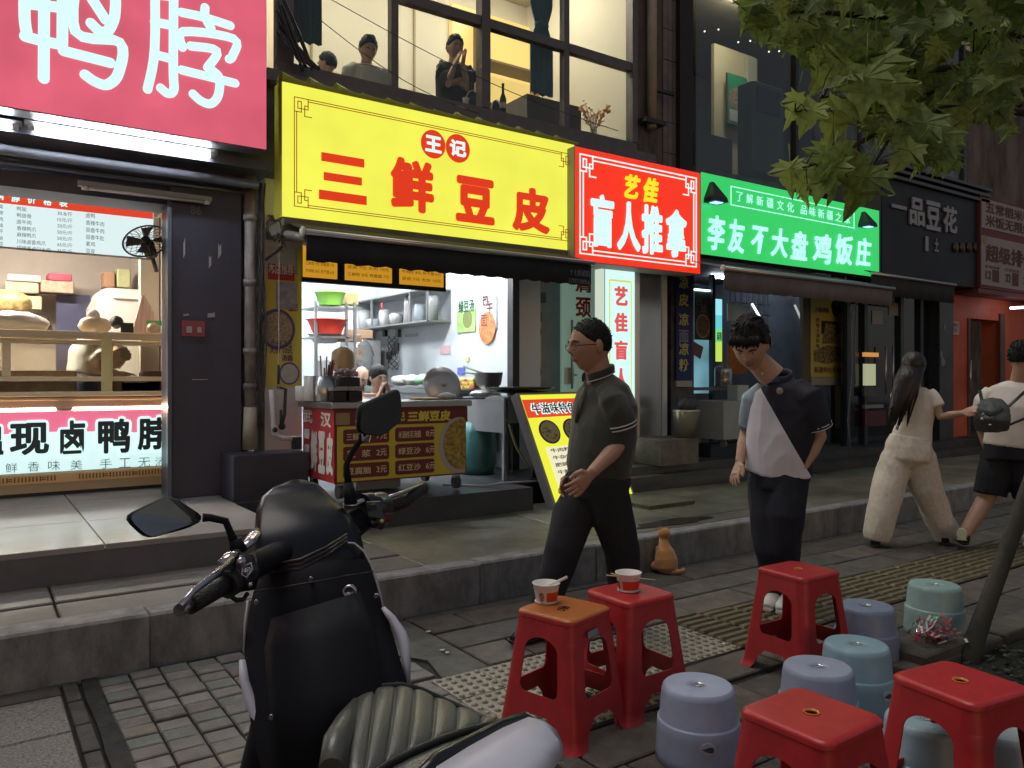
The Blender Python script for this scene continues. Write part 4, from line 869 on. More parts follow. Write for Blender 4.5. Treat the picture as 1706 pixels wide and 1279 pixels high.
m = M()
for ch, u, v in (('鲜', 19, 779), ('香', 56, 777), ('味', 90, 775), ('美', 127, 774), ('手', 176, 772), ('工', 208, 771), ('无', 240, 770), ('添', 268, 769)): wr(m, ch, u, v, 20, 16, Y - .008)
m.out('small_lettering', mat('ink_grey', (.28, .36, .36), .5), case)
# gilded fret trim under the banner
m = M(); M().box(cx0, cx1, Y - .01, Y + .018, .545, .612).out('trim_board', mat('trim_gold', (.72, .45, .20), .4, metal=.1), case)
x = cx0; k = 0
while x < cx1 - .03:
    if not (xat(95, Y) < x < xat(120, Y)):
        m.box(x, x + .010, Y - .014, Y - .0105, .562, .600)
        if k % 8 == 0: m.box(x + .013, x + .04, Y - .014, Y - .0105, .57, .578).box(x + .013, x + .04, Y - .014, Y - .0105, .584, .592)
    x += .024 if k % 8 else .05; k += 1
m.out('trim_slots', mat('slot_brown', (.20, .10, .04), .6), case, kind='stuff')
M().box(cx0, cx1, Y + .05, Y + .6, .442, .469).out('base', m_black, case)
# goods in and on the case
def bag(c, r, mt, name, label, cat, seed=0, parts=None, group=None):
    m = M(); rr_ = random.Random(seed); m.ball(c, r, n=22, m=14); c = Vector(c)
    for i, p in enumerate(m.v):
        q = p - c; f = 1 + .18 * noise.noise(p * 14 + Vector((seed, 0, 0))) + .08 * noise.noise(p * 34); m.v[i] = c + q * f
    return m.out(name, mt, label=label, cat=cat, group=group)
m_bagw = mat('bag_white', (.72, .68, .62), .4, bump=.5, bscale=24)
bag(P(18, 538, 7.4) , (.27, .14, .10), m_bagw, 'white_cover', 'white cloth heap on top of the counter at the left edge', 'cloth', 1)
bag(P(158, 543, 7.35), (.12, .08, .085), mat('bag_cream', (.72, .60, .42), .4, bump=.5, bscale=24), 'plastic_bag', 'knotted cream plastic bag standing on the counter top', 'bag', 2)
bag(P(156, 525, 7.35), (.05, .04, .05), m_bagw, 'bag_knot', 'white twisted bag top above the cream bag', 'bag', 3)
bag(P(194, 536, 7.4), (.05, .05, .055), mat('rag_black', (.03, .028, .03), .6), 'black_pouch', 'small black pouch on the counter top beside the phone stand', 'pouch', 4)
M().box(xat(201, 7.35), xat(222, 7.35), 7.33, 7.36, 1.737, 1.83).out('tablet', mat('tablet_dark', (.02, .02, .02), .2), label='small black tablet leaning on the counter top', cat='tablet')
M().ball(P(255, 548, 7.35), (.055, .05, .055), n=14, m=10).out('jar', mat('jar_brown', (.35, .25, .2), .3), label='round jar with striped lid at the right end of the counter top', cat='jar')
M().box(xat(244, 7.5), xat(271, 7.5), 7.5, 7.52, 1.83, 1.87).out('green_card', mat('card_green', (.10, .45, .15), .5), label='green card above the round jar on the counter', cat='card')
M().prism([P(220, 555, 7.5), P(262, 555, 7.5), P(256, 520, 7.5), P(241, 490, 7.5), P(237, 492, 7.5)], (0, .03, 0)).out('striped_bag', mat('stripe_pink', (.62, .30, .28), .5, col2=(.75, .68, .62), scale=16, stretch=(6, 1, .3)), label='pink striped paper bag leaning on the counter at the right', cat='bag')
M().prism([P(72, 553, 7.55), P(80, 528, 7.55), P(90, 553, 7.55)], (0, .03, 0)).out('table_card', mat('tablecard_dark', (.08, .07, .06), .5), label='small dark tent card on the counter top', cat='card')
for k, (u, v, w, h, c_, lb) in enumerate(((232, 606, .34, .10, (.55, .5, .45), 'white food tray with a lump of meat inside the glass case at right'), (228, 618, .30, .07, (.07, .05, .04), 'dark tray of braised duck in the right part of the glass case'), (258, 603, .20, .16, (.30, .14, .13), 'plum carton inside the right end of the glass case'), (196, 607, .12, .16, (.35, .22, .12), 'brown cardboard carton in the glass case behind the post'), (55, 612, .62, .16, (.36, .30, .24), 'wide grey beige carton inside the left part of the glass case'))):
    p = P(u, v, 7.5); M().cbox(p.x - w / 2, p.x + w / 2, 7.42, 7.7, 1.242, 1.242 + h + .02, .02).out('food_tray' if k < 2 else 'carton', mat('tray_%d' % k, c_, .5, var=.4, scale=14, bump=.5, bscale=30), label=lb, cat='tray' if k < 2 else 'box')
# shelves at the back of the shop
sh = thing('storage_shelf', 'beige storage shelves with boxes at the back of the left shop', 'shelf', (0, 9.3, .44))
for z in (1.86, 2.14, 2.42): 
    M().box(-2.4, .02, 9.15, 9.55, z, z + .035).out('shelf_board', mat('shelf_beige', (.40, .33, .26), .5), sh)
for x in (-2.4, -1.02, 0.0): M().box(x - .03, x + .03, 9.14, 9.55, .44, 2.75).out('shelf_post', MATS['shelf_beige'], sh)
def bx9(u0, u1, v0, v1, Y, mt, name, label, cat='box', d=.25):
    a = P(u0, v1, Y); b = P(u1, v1, Y); z1 = P(u0, v0, Y).z
    return M().cbox(a.x, b.x, Y, Y + d, a.z, z1, .012).out(name, mt, label=label, cat=cat)
bx9(8, 65, 468, 486, 9.1, mat('crate_tan', (.45, .34, .26), .6, var=.3), 'storage_box', 'tan storage box on the back shelf, left of the pair')
bx9(68, 124, 466, 486, 9.1, mat('crate_glint', (.50, .34, .25), .4, var=.4, scale=20), 'storage_box', 'glinting tan box on the back shelf under the red box')
bx9(80, 120, 454, 466, 9.12, mat('crate_red', (.42, .05, .09), .5), 'red_box', 'flat dark red box lying on top of the glinting box')
bx9(12, 70, 455, 467, 9.12, mat('crate_grey', (.40, .36, .32), .6), 'storage_box', 'low grey beige box above the tan storage box')
bx9(173, 192, 452, 478, 9.0, mat('tin_brown', (.30, .17, .10), .5), 'tin', 'brown upright tin above the white freezer', 'tin')
bx9(195, 218, 447, 478, 9.0, mat('bucket_olive', (.42, .42, .22), .5, var=.2), 'canister', 'olive yellow canister above the white freezer', 'canister')
bx9(30, 70, 492, 514, 9.1, mat('drawer_yellow', (.55, .45, .26), .5), 'drawer_box', 'pale yellow box on the lower back shelf')
M().box(xat(93, 9.3), xat(150, 9.3), 9.25, 9.3, .44, P(120, 491, 9.3).z).out('blue_door', mat('door_navy', (.06, .065, .13), .4, var=.2), label='dark blue door panel at the back of the left shop', cat='door')
fz = thing('freezer', 'white upright machine with rounded shoulder behind the counter', 'freezer', (.6, 8.8, .44))
a = P(160, 478, 8.6); b = P(268, 480, 8.6)
rr_ = .12; m = M(); m.prism([(a.x, 8.6, 1.2), (b.x, 8.6, 1.2), (b.x, 8.6, a.z)] + [(a.x + rr_ - rr_ * math.sin(t), 8.6, a.z - rr_ + rr_ * math.cos(t)) for t in [k * PI / 16 for k in range(9)]], (0, .4, 0)); m.out('body', mat('freezer_white', (.62, .62, .60), .35), fz)
M().prism([(a.x - .05, 8.64, 1.2), (a.x - .002, 8.64, 1.2), (a.x - .002, 8.64, a.z - .10), (a.x - .05, 8.64, a.z - .2)], (0, .3, 0)).out('side_rim', mat('freezer_rim', (.45, .38, .34), .4), fz)
M().box(a.x + .15, b.x - .1, 8.58, 8.599, a.z - .10, a.z - .075).out('ledge', mat('ledge_white', (.75, .75, .72), .3), fz)
fd = bag(P(12, 505, 8.7), (.20, .1, .12), mat('fruit_mix', (.45, .30, .12), .5, col2=(.12, .10, .04), scale=18), 'fruit_basket', 'heap of green and orange fruit behind the counter at left edge', 'fruit', 9)
# wall fan in left shop
def fan(c, r, nrm, label, tilt=1.0):
    c = Vector(c); n = Vector(nrm).normalized(); e = n.orthogonal().normalized(); g = n.cross(e); t = thing('wall_fan', label, 'fan', c)
    m = M()
    for k in range(20):
        a = k * PI / 10; d = e * math.cos(a) + g * math.sin(a)
        m.tube([c + d * .03 + n * .05, c + d * r * .7 + n * .055, c + d * r, c + d * r * .7 - n * .04, c + d * .03 - n * .05], .0022, n=4)
    for rr_ in (r, r * .98): m.tube([c + (e * math.cos(a) + g * math.sin(a)) * rr_ for a in [k * PI / 16 for k in range(33)]], .006, n=6)
    m.out('guard', m_black, t)
    for k in range(4):
        a = k * PI / 2 + .3; b = a + 1.0; m2 = M(); f = lambda q, s, z: c + (e * math.cos(q) + g * math.sin(q)) * s + n * z
        m2.quad(f(a, .03, .01), f(a, r * .86, .02), f((a + b) / 2 + .2, r * .9, 0), f(b, .03, -.02)); m2.out('blade', mat('fan_blade', (.10, .10, .10), .3), t)
    m3 = M(); m3.ball(c, .04, n=12, m=8); m3.tube([c - n * .03, c - n * .16], .05, n=12); m3.tube([c - n * .14, c - n * .16 + Vector((.05, .08, -.12))], .018, n=8); m3.out('motor', m_black, t)
fan(P(243, 401, 6.85), .175, (-.45, -.8, .65), 'black wall fan tilted in front of the price board')
# ================================================================== MIDDLE STALL
m_tilew = mat('stall_wall_white', (.62, .66, .70), .45, var=.08, scale=2)
s2 = thing('stall_interior', 'bright white walled kitchen stall behind the food cart', 'shop interior', (3.5, 9, .44))
M().box(1.96, 4.62, 9.80, 9.9, .44, 3.15).out('back_wall', m_tilew, s2)
M().box(4.52, 4.62, 6.62, 9.8, .44, 3.15).out('side_wall', m_tilew, s2)
M().box(1.955, 2.0, 6.8, 9.8, .44, 3.15).out('side_wall', m_tilew, s2)
M().box(2.0, 4.5, 6.9, 9.8, 3.05, 3.09).out('ceiling', mat('stall_ceiling', (.6, .62, .64), .7), s2)
for (x, y) in ((2.8, 6.99), (3.9, 6.99), (2.8, 8.6), (3.9, 8.6)): M().box(x - .3, x + .3, y - .08, y + .08, 3.0, 3.045).out('ceiling_lamp', emis('stall_lamp_cool', (.92, .97, 1.0), 105), label='cool ceiling lamp of the stall, ' + ('front' if y < 8 else 'rear') + (' left' if x < 3 else ' right') + ' of the four', cat='ceiling lamp', group='stall ceiling lamps')
M().box(4.50, 4.58, 6.50, 6.60, .44, 3.0).out('black_post', m_black, label='thin black post at the right edge of the stall opening', cat='post')
M().box(4.59, 4.86, 6.52, 6.62, .44, 3.0).out('door_side_wall', mat('panel_white', (.66, .70, .72), .4), label='narrow white panel right of the black post', cat='panel')
# orange menu boxes
mb_ = thing('hanging_menu', 'row of orange backlit menu panels in black frame hanging under the awning', 'menu board', (3, 6.7, 2.25))
zb0 = zat(600, 470, 6.66)
M().box(xat(498, 6.66), xat(743, 6.66), 6.66, 6.72, zb0 - .03, zb0 + .42).out('frame', m_black, mb_)
m = M()
for k, (u0, u1) in enumerate(((505, 562), (575, 653), (666, 739))):
    x0, x1 = xat(u0, 6.65), xat(u1, 6.65)
    M().box(x0, x1, 6.65, 6.659, zb0 + .01, zb0 + .37).out('menu_panel', emis('menu_orange', srgb(222, 160, 42), .72), mb_)
    for r_ in range(5):
        z = zb0 + .05 + r_ * .065
        wrx(m, ('牛肉粉 8元 热干面 6元', '三鲜粉 9元 鸡蛋面 7元', '豆皮 7元 大份 10元')[(k + r_) % 3], x0 + .02, x1 - .03, z, z + .032, 6.648, .005)
m.out('lettering', mat('print_brown', (.12, .04, .01), .6), mb_)
# wall shelf on the right side wall
ws = thing('wall_rack', 'steel two tier wall shelf with white containers on the stall side wall', 'shelf', (4.35, 8, 1.9))
def SX(u, v, X=4.52): return PX(u, v, X)
ya, yb = SX(752, 520).y, SX(600, 520).y; zt, zbm = SX(752, 484).z, SX(752, 537).z
for z in (zbm, zt): M().box(4.20, 4.515, ya, yb + .3, z, z + .02).out('shelf_board', m_steel, ws)
for yy in (ya, ya + .42, (ya + yb) / 2 + .2, yb, yb + .28): M().box(4.205, 4.225, yy, yy + .025, zbm, zt + .02).out('upright', m_steel, ws)
for yy in (ya,): M().box(4.2, 4.515, yy, yy + .012, zbm, zt).out('end_frame', glass('dusty_glass', (.8, .8, .8), .5), ws)
shapes = [(.06, .30, 'white'), (.075, .22, 'pale'), (.05, .34, 'white'), (.09, .15, 'grey'), (.08, .22, 'white'), (.11, .12, 'pale'), (.10, .26, 'white'), (.08, .2, 'grey')]
mw = {'white': mat('tub_white', (.70, .70, .70), .4, bump=.3, bscale=20), 'pale': mat('tub_pale', (.50, .56, .62), .3, bump=.3, bscale=20), 'grey': mat('tub_grey', (.42, .42, .42), .4, bump=.3, bscale=20)}
cats = ['tall white paper cup stack nearest the open end of the wall shelf', 'bluish clear cup stack second from the open end of the wall shelf', 'tallest white cup stack third from the open end', 'squat grey tub in the middle of the wall shelf', 'white tub beside the squat grey tub', 'wide pale tub left of the middle upright', 'large white bag like container with red mark', 'grey container at the far end of the wall shelf']
for k, (r, h, c_) in enumerate(shapes):
    yy = ya + .13 + k * (yb - ya - .0) / 8; 
    M().lathe((4.36, yy, zbm + .021), [(r * .85, 0), (r, h * .7), (r * .95, h * .92), (r * .6, h)], n=18, cap=True).out('container', mw[c_], label=cats[k], cat='container', group='containers on the wall shelf')
p = SX(636, 510, 4.24); M().prism([p + Vector((0, -.03, .05)), p + Vector((0, .03, .04)), p + Vector((0, 0, -.06))], (-.004, 0, 0)).out('red_mark', mat('mark_red', (.6, .05, .05), .5), label='small red wedge mark on the large white container', cat='mark')
# posters on the side wall
def sxq(u0, u1, v0, v1, X=4.515):
    a = SX(u1, v1, X); b = SX(u0, v1, X); return a.y, b.y, (SX((u0 + u1) / 2, v1, X).z), (SX((u0 + u1) / 2, v0, X).z)
y0, y1, z0, z1 = sxq(763, 793, 495, 553)
gp = thing('soup_poster', 'green and white mung bean soup poster on the stall side wall', 'poster', (4.51, (y0 + y1) / 2, z0))
M().box(4.508, 4.515, y0, y1, z0, z1).out('poster_sheet', mat('poster_mint', (.50, .66, .55), .5), gp)
M().box(4.505, 4.507, y0, y1, z0, z0 + (z1 - z0) * .62).out('green_field', mat('poster_leaf', (.20, .42, .08), .5, col2=(.45, .60, .25), scale=9), gp)
m = M(); m.prism([(4.503, (y0 + y1) / 2 - .03 + .10 * math.cos(t), z0 + .14 + .10 * math.sin(t)) for t in [k * PI / 10 for k in range(20)]], (.002, 0, 0)); m.out('soup_print', mat('soup_print', (.16, .20, .06), .5), gp)
m = M(); letter(m, '绿豆汤', (4.507, y1 - .03, z1 - .17), (4.507, y0 + .02, z1 - .17), (4.507, y0 + .02, z1 - .03), (4.507, y1 - .03, z1 - .03), .02); m.out('lettering', mat('ink_darkgreen', (.02, .07, .03), .5), gp)
y0, y1, z0, z1 = sxq(798, 828, 490, 571)
np_ = thing('noodle_poster', 'white poster with brush characters 热干面 above a round dish of red noodles', 'poster', (4.51, (y0 + y1) / 2, z0))
M().box(4.508, 4.515, y0, y1, z1 - .38, z1).out('poster_sheet', mat('poster_chalk', (.66, .68, .70), .5), np_)
m = M()
for ch, a_, b_, s_ in (('热', .42, -.13, .13), ('干', .66, -.22, .12), ('面', .35, -.34, .13)):
    yc = y1 - (y1 - y0) * a_; letter(m, ch, (4.507, yc + s_ / 2, z1 + b_), (4.507, yc - s_ / 2, z1 + b_), (4.507, yc - s_ / 2, z1 + b_ + s_), (4.507, yc + s_ / 2, z1 + b_ + s_), .02)
m.out('lettering', mat('ink_maroon', (.10, .02, .02), .5), np_)
yc, zc = (y0 + y1) / 2, z0 + .16
M().prism([(4.506, yc + .16 * math.cos(t), zc + .17 * math.sin(t)) for t in [k * PI / 12 for k in range(24)]], (-.004, 0, 0)).out('noodle_print', mat('noodle_print', (.58, .09, .03), .5, col2=(.60, .30, .10), scale=20), np_)
for u, v, w, h, c_, lb in ((742, 583, 16, 14, (.55, .35, .38), 'small white and red notice under the wall shelf'), (769, 618, 12, 12, (.12, .14, .50), 'small blue payment card on the side wall'), (779, 599, 5, 8, (.70, .60, .25), 'tiny yellow figure sticker on the side wall'), (686, 559, 20, 5, (.25, .25, .27), 'grey metal strip fixed to the stall wall under the shelf')):
    a = SX(u - w / 2, v, 4.515); b = SX(u + w / 2, v, 4.515); dz = SX(u, v - h / 2).z - SX(u, v + h / 2).z
    M().box(4.507, 4.515, a.y, b.y, a.z - dz / 2, a.z + dz / 2).out('wall_note', mat('note_%d' % u, c_, .5), label=lb, cat='notice')
# wiring and sockets
wi = thing('wall_sockets', 'black power strips with tangled leads on the stall side wall', 'sockets', SX(655, 575))
m = M(); 
for (u, v) in ((641, 554), (663, 555), (656, 585), (648, 592), (660, 578)): c = SX(u, v, 4.49); m.box(4.47, 4.515, c.y - .035, c.y + .035, c.z - .05, c.z + .05)
m.out('socket', m_black, wi)
for k in range(5):
    pts = [SX(655 + 9 * math.sin(i * .9 + k * 1.3), 560 + i * 7, 4.47) for i in range(9)]; M().tube(pts, .006, n=5).out('lead', m_black, wi)
# left rack with basins
rk = thing('kitchen_rack', 'steel kitchen rack with basins at the left of the stall', 'rack', (2.7, 9.0, .44))
for v in (512, 562): p = P(530, v, 8.3); M().box(xat(527, 8.3), xat(592, 8.3), 8.3, 8.8, p.z, p.z + .02).out('shelf_board', m_steel, rk)
for u in (527, 578, 592): M().box(xat(u, 8.3) - .015, xat(u, 8.3) + .015, 8.3, 8.33, .44, zat(530, 500, 8.3)).out('upright', m_steel, rk)
def basin(u, v, r, h, Y, mt, lb, name='basin'):
    c = P(u, v, Y); return M().lathe(c, [(r * .7, 0), (r, h), (r * 1.05, h), (r * 1.05, h - .01), (r * .95, h - .012), (r * .66, .012), (0, .012)], n=28).out(name, mt, label=lb, cat='basin')
basin(550, 509, .17, .15, 8.45, mat('basin_lime', (.30, .68, .10), .4), 'lime green plastic basin on the upper kitchen rack')
basin(545, 556, .22, .16, 8.42, mat('basin_red', (.68, .05, .03), .4), 'bright red plastic basin on the middle kitchen rack')
basin(541, 571, .18, .10, 8.5, mw['white'], 'white tub under the red basin on the rack', 'tub')
bx9(560, 598, 485, 506, 8.5, mat('carton_straw', (.60, .48, .22), .6), 'carton', 'straw coloured carton on the upper kitchen rack', d=.2)
bx9(563, 604, 556, 568, 8.5, mat('book_brown', (.26, .12, .08), .6, col2=(.45, .35, .25), scale=12), 'folded_pack', 'brown and cream flat packs beside the red basin', 'package', .2)
bx9(582, 622, 548, 563, 8.9, mat('box_wood', (.30, .19, .12), .6), 'wooden_tray', 'brown wooden tray at the far end of the rack', 'tray', .2)
bx9(538, 556, 600, 640, 8.5, mw['grey'], 'steel_bin', 'narrow pale bin beneath the kitchen rack', 'bin', .2)
fq = thing('steel_cabinet', 'tall steel cabinet with crumpled foil in the back corner of stall', 'cabinet', (3.4, 9.4, .44))
M().box(xat(592, 9.3), xat(634, 9.3), 9.3, 9.78, .44, zat(600, 566, 9.3)).out('body', mat('cab_steel', (.50, .52, .52), .3, metal=.5), fq)
bag(P(606, 590, 9.25), (.14, .04, .20), mat('foil', (.75, .75, .75), .22, metal=.9, bump=1, bscale=18), 'foil_cover', 'crumpled foil sheet hanging on the steel cabinet', 'foil', 21)
M().box(xat(634, 9.7), xat(640, 9.7), 9.5, 9.75, .44, 3).out('corner_pipe', m_steel, label='vertical steel corner strip at the back of the stall', cat='pipe')
# back counter with sink, tap, packs, pot
ct = thing('kitchen_counter', 'steel kitchen counter along the side wall of the stall', 'counter', (4.25, 7.9, .44))
zc = zat(720, 640, 7.6) 
zc = 1.25
M().box(3.95, 4.51, 6.75, 9.3, zc - .04, zc).out('worktop', m_steel, ct)
M().box(3.98, 4.5, 6.78, 9.3, .6, zc - .045).out('cupboard', mat('cup_steel', (.35, .36, .36), .35, metal=.6, var=.2), ct)
tpz = thing('tap', 'steel tap standing over the sink at the side wall', 'tap', SX(728, 640, 4.4)); c = SX(728, 628, 4.4)
M().tube([(c.x, c.y, zc), (c.x, c.y, zc + .24)], .03, n=12).tube([(c.x, c.y, zc + .2), (c.x - .02, c.y + .45, zc + .04)], .018, n=8).out('spout', m_steel, tpz)
for k, (u, v, c_) in enumerate(((688, 633, (.68, .72, .68)), (708, 632, (.30, .58, .38)), (668, 634, (.72, .74, .70)), (740, 632, (.55, .66, .62)))):
    bag(SX(u, v, 4.15), (.12, .13, .06), mat('pack_%d' % k, c_, .35, bump=.6, bscale=26), 'vegetable_bag', ['white bag in the middle of the counter', 'green printed bag on the counter beside the tap', 'white bag on the counter next to the pickles', 'pale green bag behind the pan lid'][k], 'bag', 30 + k)
ey = thing('egg_packs', 'stacked yellow and red food packs beside the steel pot', 'food packs', SX(785, 634, 4.25))
for k in range(7):
    c = SX(772 + k * 4.4, 640, 4.3)
    for j in range(3): M().cbox(c.x - .1, c.x + .1, c.y - .045, c.y + .045, zc + .005 + j * .036, zc + .038 + j * .036, .01).out('food_pack', mat('pack_yellow', (.70, .55, .06), .4) if (k + j) % 3 else mat('pack_red', (.55, .12, .05), .4), ey)
pt_ = thing('steel_pot', 'shiny steel pot with ladle handles beside the black post', 'pot', SX(816, 640, 4.2)); c = SX(814, 641, 4.15); c.z = zc
M().lathe(c + Vector((0, 0, .002)), [(.07, 0), (.12, .05), (.14, .16), (.147, .165), (.14, .165), (.115, .05), (0, .02)], n=28).out('pot_body', m_steel, pt_)
for dx_, dz_ in ((-.35, .06), (-.3, .0)): M().tube([c + Vector((0, 0, .14)), c + Vector((-.10, .3, .17 + dz_))], .01, n=6).out('ladle', mat('ladle_dark', (.12, .14, .10), .4), pt_)
# ---- the cart
Y = 5.60; ax, bx_ = xat(557, Y), xat(779, Y)
cart = thing('food_cart', 'red food cart on castors with steel top and menu of prices on its front', 'food cart', ((ax + bx_) / 2, Y, .44))
cz0, cz1, ctp = .565, 1.128, 1.178
sk = .30   # its left end shows: the cart is a parallelogram box seen obliquely
yb_ = 6.28
M().box(ax + .01, bx_ - .01, Y + .008, yb_, cz0, cz1).out('body', mat('cart_maroon', (.20, .025, .03), .4, var=.2, scale=3), cart)
M().cbox(ax - .035, bx_ + .03, Y - .03, yb_ + .03, cz1 + .001, ctp, .01).out('worktop', m_steel, cart)
m_cr = mat('cart_red', (.48, .045, .05), .35); m_cy = mat('cart_yellow', (.66, .52, .06), .4); m_cm = mat('cart_plate', (.17, .025, .03), .4); m_ci = mat('cart_cream', (.75, .62, .36), .5)
M().box(ax, ax + .009, Y + .01, yb_ - .01, cz0 + .004, cz1 - .004).out('end_panel', m_cr, cart)
m = M()
def endq(ch, y0, y1, z0, z1, b=.05): letter(m, ch, (ax - .001, y1, z0), (ax - .001, y0, z0), (ax - .001, y0, z1), (ax - .001, y1, z1), b, .002)
L_ = yb_ - Y
endq('武', Y + L_ * .66, Y + L_ * .96, 1.00, 1.11, .02); endq('汉', Y + L_ * .08, Y + L_ * .40, .985, 1.10, .03)
for i, ch in enumerate('三鲜豆皮'): endq(ch, Y + L_ * (.74 - i * .24), Y + L_ * (.95 - i * .24), .62 - i * .0, .95 - i * .0, .06)
m.out('end_lettering', mat('cart_white', (.78, .76, .74), .5), cart)
W_ = bx_ - ax
def fx(t): return ax + W_ * t
M().box(fx(.02), fx(.98), Y, Y + .006, cz0 + .012, cz0 + .43).out('yellow_field', m_cy, cart)
M().box(fx(.0), fx(1.), Y + .001, Y + .0075, cz0 + .432, cz1 - .002).out('heading_band', m_cm, cart)
for i in range(2):
    for j in range(3):
        x0 = fx(.06 + i * .37); x1 = fx(.385 + i * .345); z0 = cz0 + .035 + j * .130; z1 = z0 + .112
        m = M(); c = .014; m.prism([(x0 + c, Y - .003, z0), (x1 - c, Y - .003, z0), (x1, Y - .003, z0 + c), (x1, Y - .003, z1 - c), (x1 - c, Y - .003, z1), (x0 + c, Y - .003, z1), (x0, Y - .003, z1 - c), (x0, Y - .003, z0 + c)], (0, .003, 0)); m.out('price_plate', m_cm, cart)
m = M()
rows = [(('豆腐脑', '3元'), ('红豆沙', '6元')), (('豆  浆', '2元'), ('绿豆沙', '6元')), (('三鲜豆皮', '7元'), ('米酒桂花汤圆', '8元'))]
for j in range(3):
    for i in range(2):
        a_, b_ = rows[j][i]; x0 = fx(.08 + i * .37); z0 = cz0 + .062 + j * .130
        wrx(m, a_, x0, x0 + W_ * .17, z0, z0 + .056, Y - .003, .012); wrx(m, b_, x0 + W_ * .21, x0 + W_ * .285, z0 + .002, z0 + .056, Y - .003, .012)
m.out('price_lettering', m_ci, cart)
m = M(); wrx(m, '三鲜豆皮', fx(.52), fx(.86), cz1 - .115, cz1 - .028, Y, .05); wrx(m, '王记', fx(.40), fx(.50), cz1 - .105, cz1 - .035, Y, .03); m.out('heading_lettering', mat('cart_gold', (.80, .66, .10), .4), cart)
food_t = M(); food_t.prism([(fx(.93) + .19 * math.cos(t) if math.cos(t) < .3 else fx(.985), Y - .004, cz0 + .245 + .23 * math.sin(t)) for t in [PI * .42 + k * PI * 1.16 / 18 for k in range(19)]], (0, .003, 0)); food_t.out('plate_print', mat('plate_print', (.45, .42, .45), .5), cart)
food_t = M(); food_t.prism([(fx(.945) + .17 * math.cos(t) if math.cos(t) < .2 else fx(.98), Y - .0065, cz0 + .25 + .21 * math.sin(t)) for t in [PI * .42 + k * PI * 1.16 / 18 for k in range(19)]], (0, .002, 0)); food_t.out('rice_print', mat('rice_print', (.55, .42, .07), .5, col2=(.20, .10, .03), scale=30), cart)
M().box(fx(.01), fx(.105), Y - .002, Y, cz1 - .12, cz1 - .03).out('corner_emblem', mat('emblem_cart', (.35, .25, .12), .4), cart)
M().prism([(fx(.14), Y - .002, cz1 - .1), (fx(.17), Y - .002, cz1 - .03), (fx(.25), Y - .002, cz1 - .025), (fx(.24), Y - .002, cz1 - .12), (fx(.17), Y - .002, cz1 - .13)], (0, .0015, 0)).out('bun_print', mat('bun_print', (.72, .55, .28), .5), cart)
for x in (ax + .07, bx_ - .07):
    for y in (Y + .07, yb_ - .07):
        w = M(); w.cyl((x - .02, y, .495), .052, .04, 20, axis='x'); o = w.out('castor_wheel', mat('castor_rubber', (.06, .06, .06), .5), cart)
        M().box(x - .03, x + .03, y - .02, y + .02, .535, .564).out('castor_fork', m_steel, cart)
# things on the cart
def cyl_thing(name, lb, cat, u, v, r, h, Y_, mt, r2=None, group=None):
    c = P(u, v, Y_); c.z = ctp + .001
    return M().lathe(c, [(r * .9, 0), (r, .01), (r2 or r, h), ((r2 or r) * .93, h), (r * .85, .02), (0, .02)], n=24).out(name, mt, label=lb, cat=cat, group=group)
cyl_thing('steel_canister', 'steel utensil canister on the left end of the cart', 'canister', 540, 660, .085, .20, 5.9, m_steel)
cyl_thing('cup_stack', 'white paper cup stack at the left end of the cart', 'cups', 521, 655, .075, .20, 6.05, mw['white'], .065)
cyl_thing('bowl_stack', 'white foam bowls lying at the cart corner', 'bowls', 505, 655, .06, .12, 6.1, mw['white'])
utt = thing('chopstick_bundle', 'bundle of chopsticks and red spoons standing in the steel canister', 'utensils', P(540, 640, 5.9))
cc = P(540, 660, 5.9)
for k in range(9):
    a = R.uniform(0, 6.28); M().tube([(cc.x + .03 * math.cos(a), cc.y + .03 * math.sin(a), ctp + .03), (cc.x + .08 * math.cos(a), cc.y + .08 * math.sin(a), ctp + .30 + R.uniform(-.04, .06))], .006, n=5).out('chopstick', mat('stick_red', (.40, .05, .04), .5) if k % 2 else mat('stick_dark', (.05, .03, .03), .5), utt)
for k, (u, lb) in enumerate(((564, 'clear box of dark sauce on the cart, left of the pair'), (590, 'clear box of dark sauce on the cart, right of the pair'))):
    c = P(u, 668, 5.72); t = thing('sauce_box', lb, 'sauce box', (c.x, c.y, ctp), 'sauce boxes on the cart')
    M().cbox(c.x - .055, c.x + .055, c.y - .04, c.y + .06, ctp + .002, ctp + .085, .008).out('sauce', mat('sauce_dark', (.018, .008, .014), .2), t)
    M().box(c.x - .062, c.x + .062, c.y - .047, c.y + .067, ctp + .088, ctp + .118).out('lid_rim', mat('rim_clear', (.42, .38, .42), .2, var=.4, scale=40), t)
c = P(578, 645, 5.9); t = thing('black_basket', 'black box heaped with wrapped spoons on the cart behind the sauce', 'box', (c.x, c.y, ctp))
M().cbox(c.x - .09, c.x + .09, c.y - .06, c.y + .08, ctp + .10, ctp + .19, .01).box(c.x - .08, c.x + .08, c.y - .05, c.y + .07, ctp, ctp + .10).out('box_body', m_black, t)
q = M()
for k in range(40): q.ball((c.x + R.uniform(-.08, .08), c.y + R.uniform(-.05, .07), ctp + .2 + R.uniform(0, .045)), R.uniform(.012, .022), n=6, m=4)
q.out('wrapped_spoons', mat('wrap_lilac', (.42, .36, .40), .4), t, kind='stuff')
c = P(571, 590, 6.2); c.z = ctp
t = thing('tea_urn', 'tan lidded jar on grey tub standing on the cart', 'jar', c); M().lathe(c, [(.07, .0), (.075, .22), (.06, .24)], n=20, cap=True).out('tub', mat('tub_mauve', (.30, .26, .30), .4), t); M().lathe(c, [(.085, .24), (.10, .30), (.09, .40), (.05, .44), (0, .45)], n=20).out('jar_body', mat('jar_tan', (.50, .34, .18), .4), t)
